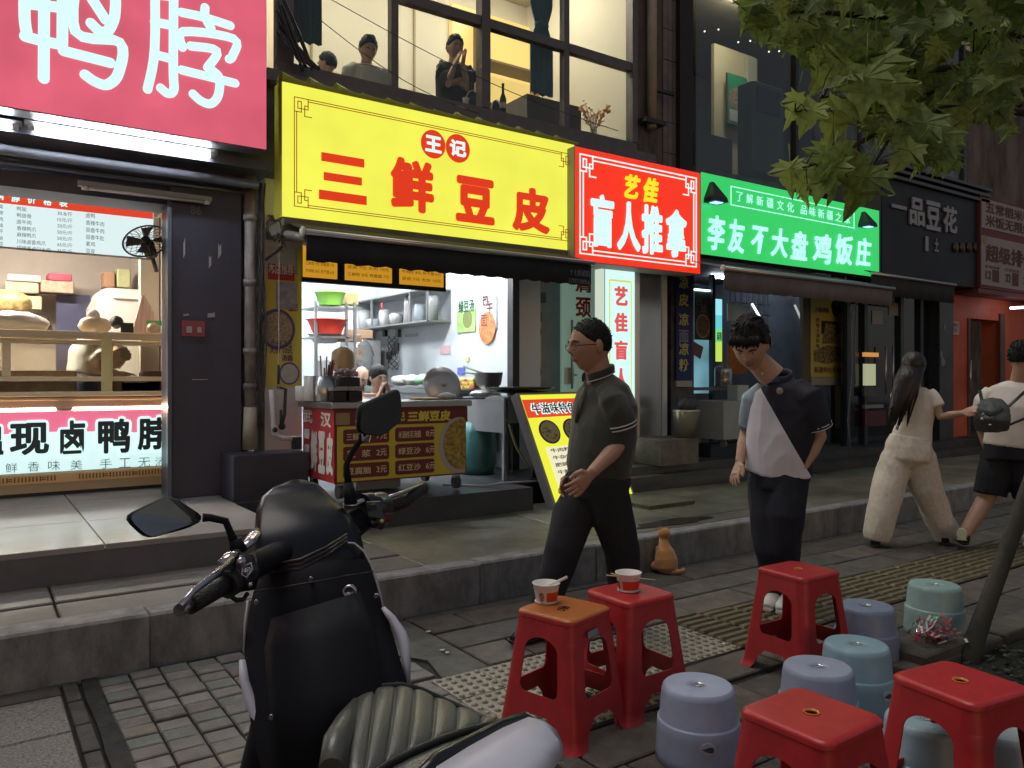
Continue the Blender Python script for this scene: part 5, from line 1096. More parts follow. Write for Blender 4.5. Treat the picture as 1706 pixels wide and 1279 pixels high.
c = P(741, 656, 6.0); t = thing('pan_lid', 'round metal pan lid standing upright on the cart', 'lid', (c.x, c.y, ctp))
rr_ = .175; cc = Vector((c.x, 6.05, ctp + rr_ * .7))
M().lathe(cc, [(rr_, 0), (rr_ * .985, .012), (rr_ * .8, .02), (rr_ * .75, .03), (rr_ * .4, .038), (0, .045)], n=40, axis=(-.15, -1, .35)).out('lid_plate', mat('lid_metal', (.62, .62, .61), .4, metal=.6), t)
M().ball(cc + Vector((-.01, -.06, .01)), .022, n=10, m=6).out('lid_knob', m_steel, t)
c = P(710, 664, 5.8); bd = M(); bd.tube([(c.x - .13, c.y, ctp + .012), (c.x + .13, c.y + .02, ctp + .012)], [(.05, .01), (.05, .01)], n=12, side=(0, 1, 0)); bd.out('cutting_board', mat('board_wood', (.55, .38, .16), .6), label='small wooden board lying on the cart top', cat='board')
bag((c.x + .20, 5.8, ctp + .03), (.09, .04, .03), mw['white'], 'white_cloth', 'folded white cloth beside the wooden board on the cart', 'cloth', 40)
M().tube([(c.x + .2, 5.7, ctp + .012), (c.x + .5, 5.68, ctp + .012)], [(.022, .007), (.016, .008)], n=8, side=(0, 1, 0)).out('knife', mat('knife_blue', (.06, .07, .20), .4), label='blue handled knife at the right end of the cart top', cat='knife')
bk_ = thing('steel_table', 'steel side table standing end on to the right of the cart', 'table', (4.25, 6.2, .44))
M().box(4.00, 4.015, 5.92, 6.60, .86, 1.165).out('apron', mat('table_steel', (.42, .42, .42), .4, metal=.7, var=.12, scale=6), bk_)
M().box(3.99, 4.50, 5.90, 6.62, 1.166, 1.185).out('tabletop', m_steel, bk_)
for x in (4.00, 4.46):
    for y in (5.92, 6.565): M().box(x, x + .035, y, y + .035, .432, .858 if x < 4.2 else 1.16).out('leg', m_steel, bk_)
M().box(4.04, 4.455, 5.905, 5.92, .95, 1.16).out('front_apron', MATS['table_steel'], bk_)
c = P(881, 647, 5.95); wk = thing('griddle_pan', 'wide shallow black griddle pan on the steel table', 'pan', c)
M().lathe((c.x, c.y + .15, 1.215), [(.12, 0), (.28, .025), (.335, .062), (.325, .064), (.27, .035), (0, .015)], n=48).out('pan_body', mat('pan_black', (.02, .018, .017), .3, metal=.3), wk)
M().lathe((c.x, c.y + .15, 1.186), [(.1, 0), (.1, .028)], n=24, cap=True).out('burner', m_black, wk)
bag(P(800, 657, 6.0) , (.10, .08, .04), mat('foil2', (.5, .5, .5), .3, metal=.7, bump=1, bscale=20), 'crumpled_bag', 'crumpled silvery bag on the steel table left of the griddle', 'bag', 44)
M().lathe((4.1, 6.55, .432), [(.17, 0), (.19, .1), (.19, .40), (.12, .5), (.06, .54)], n=28, cap=True).out('gas_cylinder', mat('gas_teal', (.05, .20, .21), .4, var=.3, scale=8), label='teal gas cylinder under the steel table', cat='gas cylinder')
hs = M(); hs.tube([(4.35, 6.4, 1.0), (4.33, 6.2, .7), (4.38, 6.0, .46), (4.5, 6.02, .5), (4.52, 6.1, .9)], .013, n=8); hs.out('gas_hose', mat('hose_yellow', (.35, .33, .12), .5), label='yellow grey gas hose looping under the steel table', cat='hose')
hs = M(); hs.tube([(3.35, 5.9, .445), (3.6, 5.65, .445), (3.9, 5.7, .445), (4.2, 5.62, .447), (4.7, 5.75, .445)], .009, n=6); hs.out('power_cord', mat('cord_pale', (.45, .45, .45), .5), label='pale power cord on the floor beside the cart wheel', cat='cord')
M().box(2.6, 3.0, 6.0, 6.25, .442, .62).out('floor_bin', mat('bin_floor', (.35, .34, .32), .3, metal=.6), label='steel tray stored under the cart', cat='tray')
# food posters right of the stall
sp = thing('snack_poster', 'narrow yellow poster with three bowls right of the black post', 'poster', P(890, 580, 6.9))
Y = 6.95; x0, x1 = xat(873, Y), xat(902, Y); z0, z1 = zat(888, 636, Y), zat(888, 515, Y)
M().box(x0, x1, Y, Y + .006, z0, z1).out('poster_sheet', mat('poster_mustard', (.50, .42, .07), .5), sp)
M().box(x0, x1, Y - .004, Y - .001, z1 - .13, z1 - .03).out('poster_band', mat('poster_brown', (.10, .04, .04), .5), sp)
m = M(); wr(m, '特色小吃', 887, 526, 20, 9, Y - .005, .01); m.out('lettering', m_ci, sp)
for v in (553, 588, 620): food(sp, 887 + (4 if v != 588 else -4), v, 11, 15, Y - .005, mat('plate_dark', (.10, .05, .04), .5), (.42, .30, .24), (.16, .08, .06), 30)
M().box(4.87, 5.9, 7.05, 7.1, .44, 3.0).out('grey_partition', mat('partition_grey', (.34, .33, .38), .6, var=.3, scale=2), label='smudged grey wall between the stall and the massage door', cat='wall')
M().box(4.62, 6.0, 6.98, 12, 3.0, 3.05).out('lobby_ceiling', mat('stall_ceiling2', (.55, .57, .58), .7), label='pale ceiling over the massage shop doorway', cat='ceiling')
wt = thing('water_heater', 'small grey switch box and white pipe above the mustard poster', 'switch box', P(895, 490, 6.95))
M().box(xat(880, 6.9), xat(893, 6.9), 6.9, 6.96, zat(887, 508, 6.9), zat(887, 478, 6.9)).out('box_body', mw['grey'], wt); M().box(xat(896, 6.9), xat(908, 6.9), 6.88, 6.96, zat(902, 504, 6.9), zat(902, 487, 6.9)).out('side_box', m_black, wt)
# ================================================================== MASSAGE SHOP FRONT
Y = 6.75
gd = thing('massage_door', 'pale green glazed door with red character 颈 and steel handle', 'door', (5.1, Y, .44))
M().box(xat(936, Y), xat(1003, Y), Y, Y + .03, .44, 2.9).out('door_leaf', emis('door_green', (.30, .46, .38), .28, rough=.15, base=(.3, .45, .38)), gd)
m = M(); wr(m, '颈', 971, 512, 26, 34, Y, .03); wr(m, '肩', 971, 476, 26, 22, Y, .03); m.out('lettering', mat('letter_red_dull', (.55, .06, .05), .5), gd)
hd = M(); x = xat(948, Y); hd.tube([(x, Y - .05, 1.25), (x, Y - .05, 2.0)], .014, n=8)
for z in (1.4, 1.85): hd.tube([(x, Y - .05, z), (x + .10, Y - .01, z)], .01, n=6)
hd.out('handle', m_steel, gd)
M().box(xat(940, Y), xat(955, Y), Y - .012, Y - .002, zat(945, 640, Y), zat(945, 612, Y)).out('paper_notice', mat('notice_white', (.55, .56, .55), .6), gd)
# vertical lightbox
Y = 6.3
vx0, vx1 = xat(1008, Y), xat(1058, Y); vz0, vz1 = .56, 2.53
vb = lightbox('vertical_sign', 'tall narrow glowing white lightbox with red characters 艺佳盲人', vx0, vx1, vz0, vz1, Y, emis('vbox_white', srgb(212, 250, 246), 1.0), mat('vbox_side', (.5, .52, .5), .4), .16)
M().box(vx0 - .012, vx0 - .002, Y + .01, Y + .15, vz0, vz1).out('side_glow', emis('vbox_side_glow', srgb(220, 235, 215), .8), vb)
fr = M(); w = .02; o = .055
for (x0, x1, z0, z1) in ((vx0 + o, vx1 - o, vz1 - .13, vz1 - .13 + w), (vx0 + o, vx1 - o, vz0 + .1, vz0 + .1 + w), (vx0 + o, vx0 + o + w * .6, vz0 + .1, vz1 - .11), (vx1 - o - w * .6, vx1 - o, vz0 + .1, vz1 - .11)): fr.box(x0, x1, Y - .006, Y - .001, z0, z1)
fr.out('gold_border', emis('border_gold', srgb(215, 225, 110), .9), vb)
for ch, v in (('艺', 493), ('佳', 537), ('盲', 583), ('人', 629), ('推', 675), ('拿', 720)): character(vb, ch, 1034, v, 21, 32, Y, emis('letter_rose', srgb(226, 92, 92), .9), .03)
cl = thing('steel_column', 'shiny steel clad column beside the vertical massage lightbox', 'column', (6.2, 6.35, .44))
m = M(); x0, x1 = xat(1060, 6.3), xat(1112, 6.3)
m.cbox(x0, x1, 6.30, 6.65, .44, 2.62, .05); m.out('cladding', mat('column_steel', (.62, .64, .66), .25, metal=.85, var=.15, scale=3, stretch=(1, 1, .3)), cl)
M().box(x1 - .09, x1 - .02, 6.285, 6.299, .44, 2.6).out('column_edge', mat('column_edge', (.70, .74, .74), .35), cl)
M().box(x0 - .04, x1 + .06, 6.24, 6.68, .44, .50).out('plinth', m_steel, cl)
# ================================================================== CHICKEN RESTAURANT (green sign)
m_navy = mat('navy_paint', (.03, .045, .06), .35, var=.3, scale=3)
bn = thing('blue_banner', 'narrow dark blue banner with yellow characters 皮凉面凉粉 on a pillar', 'banner', (6.9, 6.3, 1.3))
Y = 6.32; x0, x1 = xat(1127, Y), xat(1153, Y)
M().box(xat(1118, 6.36), xat(1156, 6.36), 6.36, 6.75, .44, 2.72).out('pillar_board', mat('board_grime', (.05, .045, .055), .5, col2=(.13, .12, .12), scale=9), bn)
M().box(x0, x1, Y, Y + .02, zat(1140, 633, Y), 2.70).out('cloth', mat('banner_blue', (.02, .03, .15), .5), bn)
M().box(x0, x1, Y - .004, Y + .03, zat(1140, 637, Y) - .05, zat(1140, 634, Y)).out('hem_bar', mw['grey'], bn)
for ch, v in (('凉', 470), ('皮', 499), ('凉', 532), ('面', 560), ('凉', 581), ('粉', 608)): character(bn, ch, 1139, v, 16, 21, Y, mat('banner_letter', (.55, .55, .22), .5) if ch != '面' else mat('banner_letter_pale', (.25, .28, .45), .5), .02, .002)
s3 = thing('restaurant_interior', 'dim dark interior of the chicken restaurant under the green sign', 'shop interior', (9, 8, .44))
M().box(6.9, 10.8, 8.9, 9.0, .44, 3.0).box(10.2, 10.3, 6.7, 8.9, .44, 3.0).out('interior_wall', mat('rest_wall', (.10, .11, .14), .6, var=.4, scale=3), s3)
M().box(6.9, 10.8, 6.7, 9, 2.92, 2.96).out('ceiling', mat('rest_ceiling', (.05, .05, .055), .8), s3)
for x, y, n_ in ((7.8, 8.0, 'left'), (9.4, 7.9, 'right')): M().box(x - .3, x + .3, y, y + .06, 2.87, 2.915).out('ceiling_lamp', emis('rest_fill', (.75, .88, 1.0), 34), label=n_ + ' cold ceiling lamp inside the green signed restaurant', cat='ceiling lamp', group='restaurant ceiling lamps')  # lamps added only to brighten the dim restaurant
# lit fridge / window strips
def lit(name, u0, u1, v0, v1, Y, mt, lb, cat, d=.02):
    return M().box(xat(u0, Y), xat(u1, Y), Y, Y + d, zat((u0 + u1) / 2, v1, Y), zat((u0 + u1) / 2, v0, Y)).out(name, mt, label=lb, cat=cat)
wd = thing('service_window', 'service window with bright cyan fridge glow behind the blue banner', 'window', P(1170, 600, 6.9))
M().box(xat(1156, 6.9), xat(1186, 6.9), 6.9, 6.92, zat(1170, 655, 6.9), zat(1170, 485, 6.9)).out('glass', emis('fridge_glow', (.18, .42, .50), .55, base=(.1, .2, .25), var=.5), wd)
M().box(xat(1157, 6.89), xat(1184, 6.89), 6.88, 6.895, zat(1170, 566, 6.89), zat(1170, 486, 6.89)).out('dark_poster', mat('poster_moss', (.05, .055, .045), .5), wd)
food(wd, 1171, 543, 12, 20, 6.875, mat('ring_pale', (.3, .27, .22), .5), (.20, .15, .11), (.07, .05, .04), 40)
m = M(); wr(m, '豆', 1172, 514, 10, 12, 6.875, .01); wr(m, '巴', 1164, 502, 9, 11, 6.875, .01); m.out('lettering', mat('letter_stone', (.22, .24, .2), .5), wd)
M().prism([P(1153, 567, 6.86), P(1172, 578, 6.86), P(1167, 598, 6.86), P(1152, 588, 6.86)], (0, .004, 0)).out('plum_card', mat('card_plum', (.20, .10, .16), .5), wd)
m = M(); m.box(xat(1186, 6.85), xat(1191, 6.85), 6.84, 6.9, .44, 2.7); m.out('frame', m_navy, wd)
M().box(xat(1157, 6.88), xat(1182, 6.88), 6.86, 6.9, zat(1170, 484, 6.88), zat(1170, 482, 6.88)).out('top_light', emis('top_cyan', (.8, 1, 1), 3), wd)
st_ = thing('fridge_strip', 'glowing cyan to lime fridge side beside the dark frame', 'fridge', P(1198, 550, 7.0))
for k, (v0, v1, c_) in enumerate(((498, 525, (.35, .85, .95)), (525, 548, (.15, .65, .75)), (548, 570, (.20, .75, .25)), (570, 602, (.55, .80, .10)))):
    M().box(xat(1193, 7.0), xat(1203, 7.0), 7.0, 7.03, zat(1198, v1, 7.0), zat(1198, v0, 7.0)).out('lit_panel', emis('strip_%d' % k, c_, .9), st_)
m = M(); wr(m, '麻辣', 1198, 560, 8, 16, 6.99, .01); m.out('lettering', mat('strip_ink', (.1, .2, .05), .5), st_)
lit('white_notice', 1213, 1249, 507, 535, 7.3, mat('notice_rest', (.40, .42, .44), .6), 'pale notice sheet behind the bending man inside the restaurant', 'notice')
lit('chicken_poster', 1213, 1243, 575, 622, 7.3, mat('poster_orange', (.50, .22, .08), .5, col2=(.30, .10, .05), scale=14), 'orange chicken photo poster behind the bending man', 'poster')
m = M()
for k in range(8): m.box(xat(1216, 7.6) + k * .12, xat(1216, 7.6) + k * .12 + .012, 7.6, 7.61, 2.1, 2.7)
for k in range(4): m.box(xat(1216, 7.6), xat(1216, 7.6) + .9, 7.59, 7.6, 2.15 + k * .16, 2.16 + k * .16)
m.out('hanging_grid', mat('wire_dark', (.13, .13, .14), .5), label='dark wire grid panel hanging in the restaurant', cat='wire grid')
pot = thing('urn', 'lidded steel urn with printed side on the restaurant counter', 'urn', P(1205, 645, 6.55)); c = P(1205, 645, 6.55)
M().lathe(c, [(.105, 0), (.11, .02), (.11, .22), (.10, .25), (.05, .27), (.03, .285), (.03, .30), (0, .305)], n=28).out('urn_body', mat('urn_steel', (.45, .45, .46), .25, metal=.6), pot)
m = M(); wr(m, '酸豆奶', 1204, 625, 22, 12, 6.44, .01); wr(m, '公众号', 1204, 638, 22, 9, 6.44, .01); m.out('lettering', mat('ink_urn', (.04, .04, .08), .5), pot)
lit('counter_ledge', 1157, 1214, 645, 650, 6.5, mat('ledge_rest', (.18, .19, .2), .4), 'grey ledge carrying the urn', 'ledge', .3)
bx_c = thing('counter_cart', 'pale square counter box on a castor in front of the restaurant', 'counter', P(1227, 740, 6.1)); 
a = P(1206, 733, 6.05); b = P(1256, 733, 6.05); zt_ = P(1230, 667, 6.05).z
M().cbox(a.x, b.x + .15, 6.05, 6.5, a.z, zt_, .01).out('body', mat('counter_pale', (.46, .50, .46), .4, var=.15, scale=5, bump=.1), bx_c)
for x in (a.x + .08, b.x + .08): M().cyl((x - .015, 6.12, a.z - .05), .042, .03, 16, axis='x').out('castor_wheel', mat('castor_grey', (.25, .25, .25), .4), bx_c)
M().box(a.x + .3, a.x + .5, 6.1, 6.25, zt_ + .001, zt_ + .18).out('napkin_box', mat('napkin_box', (.50, .58, .55), .4), label='small mint napkin box on the pale counter', cat='box')
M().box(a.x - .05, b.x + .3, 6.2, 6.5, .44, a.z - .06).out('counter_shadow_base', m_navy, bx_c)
bk2 = thing('metal_bucket', 'shiny steel bucket on the cement block beside the pillar', 'bucket', P(1143, 728, 5.95)); c = P(1143, 728, 5.95)
M().lathe(c, [(.0, .005), (.115, 0), (.145, .28), (.15, .30), (.142, .30), (.11, .02)], n=32).out('bucket_body', mat('bucket_steel', (.62, .60, .52), .3, metal=.85, var=.1), bk2)
bag(c + Vector((.02, 0, .36)), (.12, .10, .10), mat('bin_liner', (.06, .06, .07), .25, bump=1, bscale=24), 'bin_liner', 'dark plastic liner bulging out of the steel bucket', 'bin bag', 50)
a = P(1103, 770, 5.85); b = P(1165, 770, 5.85); M().cbox(a.x, b.x, 5.85, 6.3, .44, c.z - .005, .012).out('cement_block', mat('cement_block', (.22, .20, .16), .7, var=.4, scale=6, bump=.4), label='rough cement block step carrying the steel bucket', cat='block')
for k, (p, q, lb) in enumerate((((1253, 506), (1282, 556), 'slanted white light tube behind the head of the bending man'), ((1324, 508), (1342, 548), 'slanted dimmer light tube right of the bending man'))):
    M().tube([P(*p, 7.0), P(*q, 7.0)], .016, n=8).out('light_tube', emis('slant_tube_%d' % k, (.9, .95, .85), 1.6 if k == 0 else .45), label=lb, cat='light tube')
M().tube([P(1282, 554, 6.98), P(1285, 575, 6.98)], .02, n=8).out('tube_holder', mw['white'], label='white holder at the lower end of the slanted tube', cat='lamp holder')
for k in range(3): M().tube([P(1346 + k * 2, 548, 6.9), P(1341 - k * 3, 570, 6.9), P(1355, 590 + k * 6, 6.9), P(1352 + k, 640, 6.9)], .006, n=5).out('loose_cable', mat('cable_white', (.4, .4, .38), .5), label=('leftmost', 'middle', 'rightmost')[k] + ' pale cable hanging beside the rooster poster', cat='cable', group='pale cables by the rooster poster')
rp = thing('rooster_poster', 'yellow poster with a dark rooster and dishes at the restaurant wall', 'poster', P(1378, 560, 6.5)); Y = 6.5
x0, x1 = xat(1351, Y), xat(1405, Y); z0, z1 = zat(1378, 628, Y), zat(1378, 495, Y)
M().box(xat(1340, Y), xat(1407, Y), Y + .02, Y + .07, z0 - .12, z1 + .15).out('backing', mat('backing_tan', (.12, .10, .08), .6), rp)
M().box(x0, x1, Y, Y + .018, z0, z1).out('poster_sheet', mat('poster_gold', (.50, .46, .09), .4), rp)
M().box(x0, x1, Y - .01, Y + .019, z0 - .11, z0 - .005).out('ledge', mat('ledge_grey', (.3, .3, .28), .5), rp)
def blob(pts, name, mt, par, Y, d=.004): M().prism([P(u, v, Y) for u, v in pts], (0, d, 0)).out(name, mt, par)
m_rb = mat('rooster_black', (.012, .012, .012), .5)
blob([(1385, 508), (1388, 501), (1392, 505), (1393, 512), (1398, 507), (1401, 502), (1402, 512), (1399, 522), (1394, 527), (1391, 527), (1387, 520)], 'rooster', m_rb, rp, Y - .006)
M().tube([P(1393, 526, Y - .006), P(1394, 532, Y - .006)], .006, n=5).out('rooster_leg', m_rb, rp)
m_dish = mat('dish_print', (.35, .30, .16), .5, col2=(.03, .02, .01), scale=26)
blob([(1369, 534), (1397, 536), (1397, 556), (1369, 556)], 'dish_picture', m_rb, rp, Y - .006)
blob([(1376, 538), (1392, 539), (1397, 572), (1370, 572)], 'dish_picture', m_dish, rp, Y - .010)
blob([(1356, 584), (1378, 575), (1400, 578), (1403, 600), (1380, 606), (1357, 602)], 'dish_picture', m_dish, rp, Y - .007)
m = M(); wr(m, '大盘鸡饭', 1369, 516, 24, 9, Y, .03); wr(m, '新疆特色美味', 1378, 616, 44, 10, Y, .01)
for i, ch in enumerate('西域大漠风味'): wr(m, ch, 1362, 533 + i * 8.6, 6, 7, Y, .01)
m.out('lettering', mat('poster_plum_ink', (.20, .05, .12), .5), rp)
# ================================================================== BLACK SHOP
sf4 = thing('black_shopfront', 'dark glass shopfront with steel door handles under the black sign', 'shopfront', (11.5, 6.3, .44)); Y = 6.3
m_dg = mat('dark_glass', (.012, .016, .022), .06, spec=.8)
xa, xb = xat(1407, Y), xat(1560, Y)
M().box(xa, xb, Y + .02, Y + .06, .43, 2.85).out('glass_wall', m_dg, sf4)
for u in (1411, 1440, 1500, 1533): x = xat(u, Y); M().box(x - .04, x + .04, Y - .03, Y + .019, .43, 2.8).out('mullion', m_navy, sf4)
M().box(xat(1560, 6.2), xat(1583, 6.2), 6.15, 6.6, .43, 2.85).out('pilaster', mat('pilaster_grey', (.05, .06, .075), .35, var=.4, scale=4), sf4)
m = M(); wr(m, '开', 1568, 503, 9, 11, 6.14, .0); m.out('chalk_mark', mat('chalk', (.25, .25, .26), .8), sf4)
for u, v, s_ in ((1574, 545, 4), (1568, 590, 5), (1571, 604, 7)):
    p = P(u, v, 6.148); k = s_ * 6 * 2 / FPX
    M().prism([p + Vector((k * math.cos(t) * R.uniform(.5, 1.2), 0, k * 1.4 * math.sin(t) * R.uniform(.5, 1.2))) for t in (0, 1, 2, 3, 4, 5)], (0, -.003, 0)).out('scuffed_tape', mat('scuff', (.22, .25, .27), .7), sf4)
for u, v, w, h, lb in ((1462, 528, 18, 23, 'lower left white paper taped to the dark glass'), (1490, 514, 18, 21, 'upper right white paper taped to the dark glass')):
    a = P(u - w / 2, v, Y + .012); b = P(u + w / 2, v, Y + .012); hz = h / 2 * dY(u, Y) / FPX
    M().box(a.x, b.x, Y + .010, Y + .018, a.z - hz, a.z + hz).out('paper_sheet', mat('paper_dim', (.30, .31, .33), .7), label=lb, cat='paper')
M().tube([P(1427, 500, 6.2), P(1418, 530, 6.2), P(1419, 620, 6.2), P(1412, 700, 6.2), P(1418, 760, 6.2)], .01, n=6).tube([P(1426, 500, 6.2), P(1424, 600, 6.2), P(1425, 640, 6.2)], .008, n=5).out('wall_conduit', mat('conduit', (.22, .22, .24), .5), label='thin grey conduit wandering down beside the dark glass', cat='conduit')
for u in (1476, 1488): M().tube([P(u, 577, 6.18), P(u, 655, 6.18)], .014, n=8).out('door_handle', m_steel, sf4)
# what glows behind the glass: a small lit food counter
fc = thing('lit_food_counter', 'small lit food counter with orange canopy seen through the dark shopfront', 'food counter', P(1455, 600, 6.25))
Y = 6.24
M().box(xat(1441, Y), xat(1464, Y), Y, Y + .04, zat(1450, 594, Y), zat(1450, 587, Y)).out('canopy', emis('counter_orange', (.8, .35, .08), .7), fc)
M().box(xat(1442, Y), xat(1459, Y), Y, Y + .04, zat(1450, 642, Y), zat(1450, 606, Y)).out('lamp_panel', emis('counter_pale_glow', (.62, .66, .40), .55), fc)
M().box(xat(1440, Y), xat(1462, Y), Y, Y + .04, zat(1450, 660, Y), zat(1450, 645, Y)).out('shelf_row', mat('row_grey', (.15, .16, .15), .5, var=.6, scale=30), fc)
M().box(xat(1441, Y), xat(1476, Y), Y, Y + .04, zat(1450, 710, Y), zat(1450, 684, Y)).out('lower_shelf', mat('row_plum', (.14, .03, .05), .5, var=.6, scale=30), fc)
M().box(xat(1441, Y), xat(1472, Y), Y, Y + .04, zat(1450, 680, Y), zat(1450, 674, Y)).out('shelf_edge', mat('row_edge', (.25, .26, .27), .4), fc)
# ================================================================== ORANGE WALL SHOP
ow = thing('orange_wall_shop', 'brick orange painted shopfront wall with a dark doorway at the right', 'shopfront', (14.5, 6.3, .44)); Y = 6.3
m_ow = mat('orange_paint', (.60, .11, .05), .55, var=.25, scale=2, bump=.1, bscale=30)
x0 = xat(1583, Y); d0, d1 = xat(1613, Y), xat(1666, Y)
M().box(x0, d0, Y, Y + .3, .43, 2.95).box(d1, d1 + 3.2, Y, Y + .3, .43, 2.95).box(d0, d1, Y, Y + .3, zat(1640, 532, Y), 2.95).out('wall', m_ow, ow)
M().box(d0 - .03, d0 + .03, Y - .02, Y - .001, .43, zat(1640, 532, Y)).box(d1 - .05, d1 + .12, Y - .03, Y - .001, .43, zat(1640, 520, Y)).out('door_frame', mat('frame_brown', (.12, .05, .04), .5), ow)
M().box(d0 - .5, d1 + 1, Y + 2.5, Y + 2.6, .43, 3).out('inner_wall', mat('inner_brown', (.10, .07, .05), .7), ow)
M().box(d0, d1, Y + 1.2, Y + 1.3, 1.3, 1.9).out('lit_panel', emis('inner_glow', (.55, .55, .22), .4), ow)
M().box(d0 + .1, d0 + .5, Y + .6, Y + .8, .8, 1.35).out('red_chair_back', mat('chair_red', (.35, .03, .05), .5), ow)
M().tube([P(1617, 600, Y - .08), P(1616, 655, Y - .08)], .018, n=8).out('door_handle', m_steel, ow)
pn = thing('price_notice', 'small white notice beside the doorway of the orange wall', 'notice', P(1591, 545, 6.28))
a = P(1583.5, 557, 6.28); b = P(1598, 557, 6.28); zt_ = P(1590, 535, 6.28).z
M().box(a.x, b.x, 6.28, 6.295, a.z, zt_).out('sheet', mat('sheet_warm', (.45, .42, .38), .6), pn)
m = M(); wr(m, '招聘服务', 1591, 541, 11, 6, 6.279, .0); wr(m, '电话', 1590, 549, 8, 7, 6.279, .0); m.out('lettering', mat('ink_dark', (.05, .04, .04), .6), pn)
M().tube([P(1684, 513, 5.9), P(1720, 511, 5.9)], .02, n=8).out('wall_lamp_tube', emis('lamp_right', (.8, .85, 1.0), 5), label='lit white tube lamp at the right edge above the short haired man', cat='tube lamp')
M().box(px0 - .05, px1, 5.93, 6.3, 2.70, 2.77).out('board_base', mat('board_base', (.16, .05, .05), .5), rb)
M().box(x0, x0 + 6, 6.0, 6.32, 2.96, 3.0).out('shop_soffit', m_ow, ow)
# ================================================================== ILLUMINATED A-BOARD
A0 = Vector((4.15, 5.32, .24)); A1 = Vector((5.31, 5.63, .24)); H_ = Vector((-.10, .42, .97))
ab = thing('menu_a_board', 'leaning yellow lit menu board with red heading and two bowls of noodles', 'menu board', A0 + Vector((.5, .2, 0)))
nn_ = (A1 - A0).cross(H_).normalized()
if nn_.y > 0: nn_ = -nn_
def ab_(s_, t_, e=0): return A0 + (A1 - A0) * s_ + H_ * t_ + nn_ * e
def ab_poly(pts, e, mt, name): m = M(); m.prism([ab_(a, b, e) for a, b in pts], nn_ * .003); return m.out(name, mt, ab)
m = M(); m.prism([ab_(-.03, -.02, -.08), ab_(1.03, -.02, -.08), ab_(1.03, 1.02, -.08), ab_(-.03, 1.02, -.08)], nn_ * .079); m.out('casing', mat('aboard_grey', (.30, .30, .31), .4), ab)
ab_poly([(0, 0), (1, 0), (1, 1), (0, 1)], .0, emis('aboard_yellow', srgb(240, 242, 60), .95), 'face')
ab_poly([(0, .79), (1, .79), (1, .955), (0, .955)], .004, emis('aboard_red', srgb(236, 72, 36), .9), 'heading_band')
ab_poly([(.09, .06), (.62, .06), (.62, .52), (.09, .52)], .004, emis('aboard_cream', srgb(246, 240, 205), .9), 'menu_field')
def abt(m, s_, x0, x1, z0, z1, b, e=.008): letter(m, s_, ab_(x0, z0), ab_(x1, z0), ab_(x1, z1), ab_(x0, z1), b, e)
m = M(); abt(m, '牛滋味特色牛肉粉', .06, .97, .81, .925, .075, .008); m.out('heading_outline', m_letw, ab)
m = M(); abt(m, '牛滋味特色牛肉粉', .07, .96, .82, .915, .02, .013); m.out('heading_lettering', mat('aboard_plum', (.35, .02, .05), .5), ab)
for cx in (.20, .50, .80):
    for r_, e, mt, nm in ((.125, .004, mat('bowl_dark', (.10, .05, .03), .4), 'bowl_rim'), (.108, .008, mat('bowl_food', (.62, .38, .20), .5, col2=(.55, .60, .35), scale=30), 'bowl_food')):
        ab_poly([(cx + r_ * math.cos(t) / 1.0, .655 + r_ * .87 * math.sin(t)) for t in [k * PI / 10 for k in range(20)]], e, mt, nm)
for cx in (.20, .50, .80):
    for k in range(26):
        a_, r_ = R.uniform(0, 6.28), R.uniform(0, .085); x_, y_ = cx + r_ * math.cos(a_), .655 + r_ * .87 * math.sin(a_); s_ = R.uniform(.008, .02)
        ab_poly([(x_ + s_ * math.cos(t + a_), y_ + s_ * .5 * math.sin(t + a_)) for t in (0, 1.5, 3.1, 4.7)], .0115 + k * .0003, [mat('bit_green', (.10, .40, .05), .5), mat('bit_red', (.60, .08, .03), .5), mat('bit_cream', (.75, .65, .45), .5)][k % 3], 'garnish')
m = M()
for k, s_ in enumerate(('牛肉粉 面', '牛杂粉 面', '肥肠粉 面', '牛腩粉 面', '牛筋粉 面', '炸酱粉 面', '牛肉锅')): abt(m, s_, .13, .48, .47 - k * .064, .505 - k * .064, .012)
for k in range(5): abt(m, '12元', .68, .80, .47 - k * .064, .505 - k * .064, .01)
m.out('menu_lettering', mat('ink_brown', (.12, .05, .01), .5), ab)
m = M(); m.prism([ab_(.05, .5, -.09), ab_(.95, .5, -.09), A1 + Vector((-.15, .34, .21)), A0 + Vector((.05, .45, .21))], (0, .02, .0)); m.out('rear_prop', mat('aboard_prop', (.08, .08, .08), .5), ab)
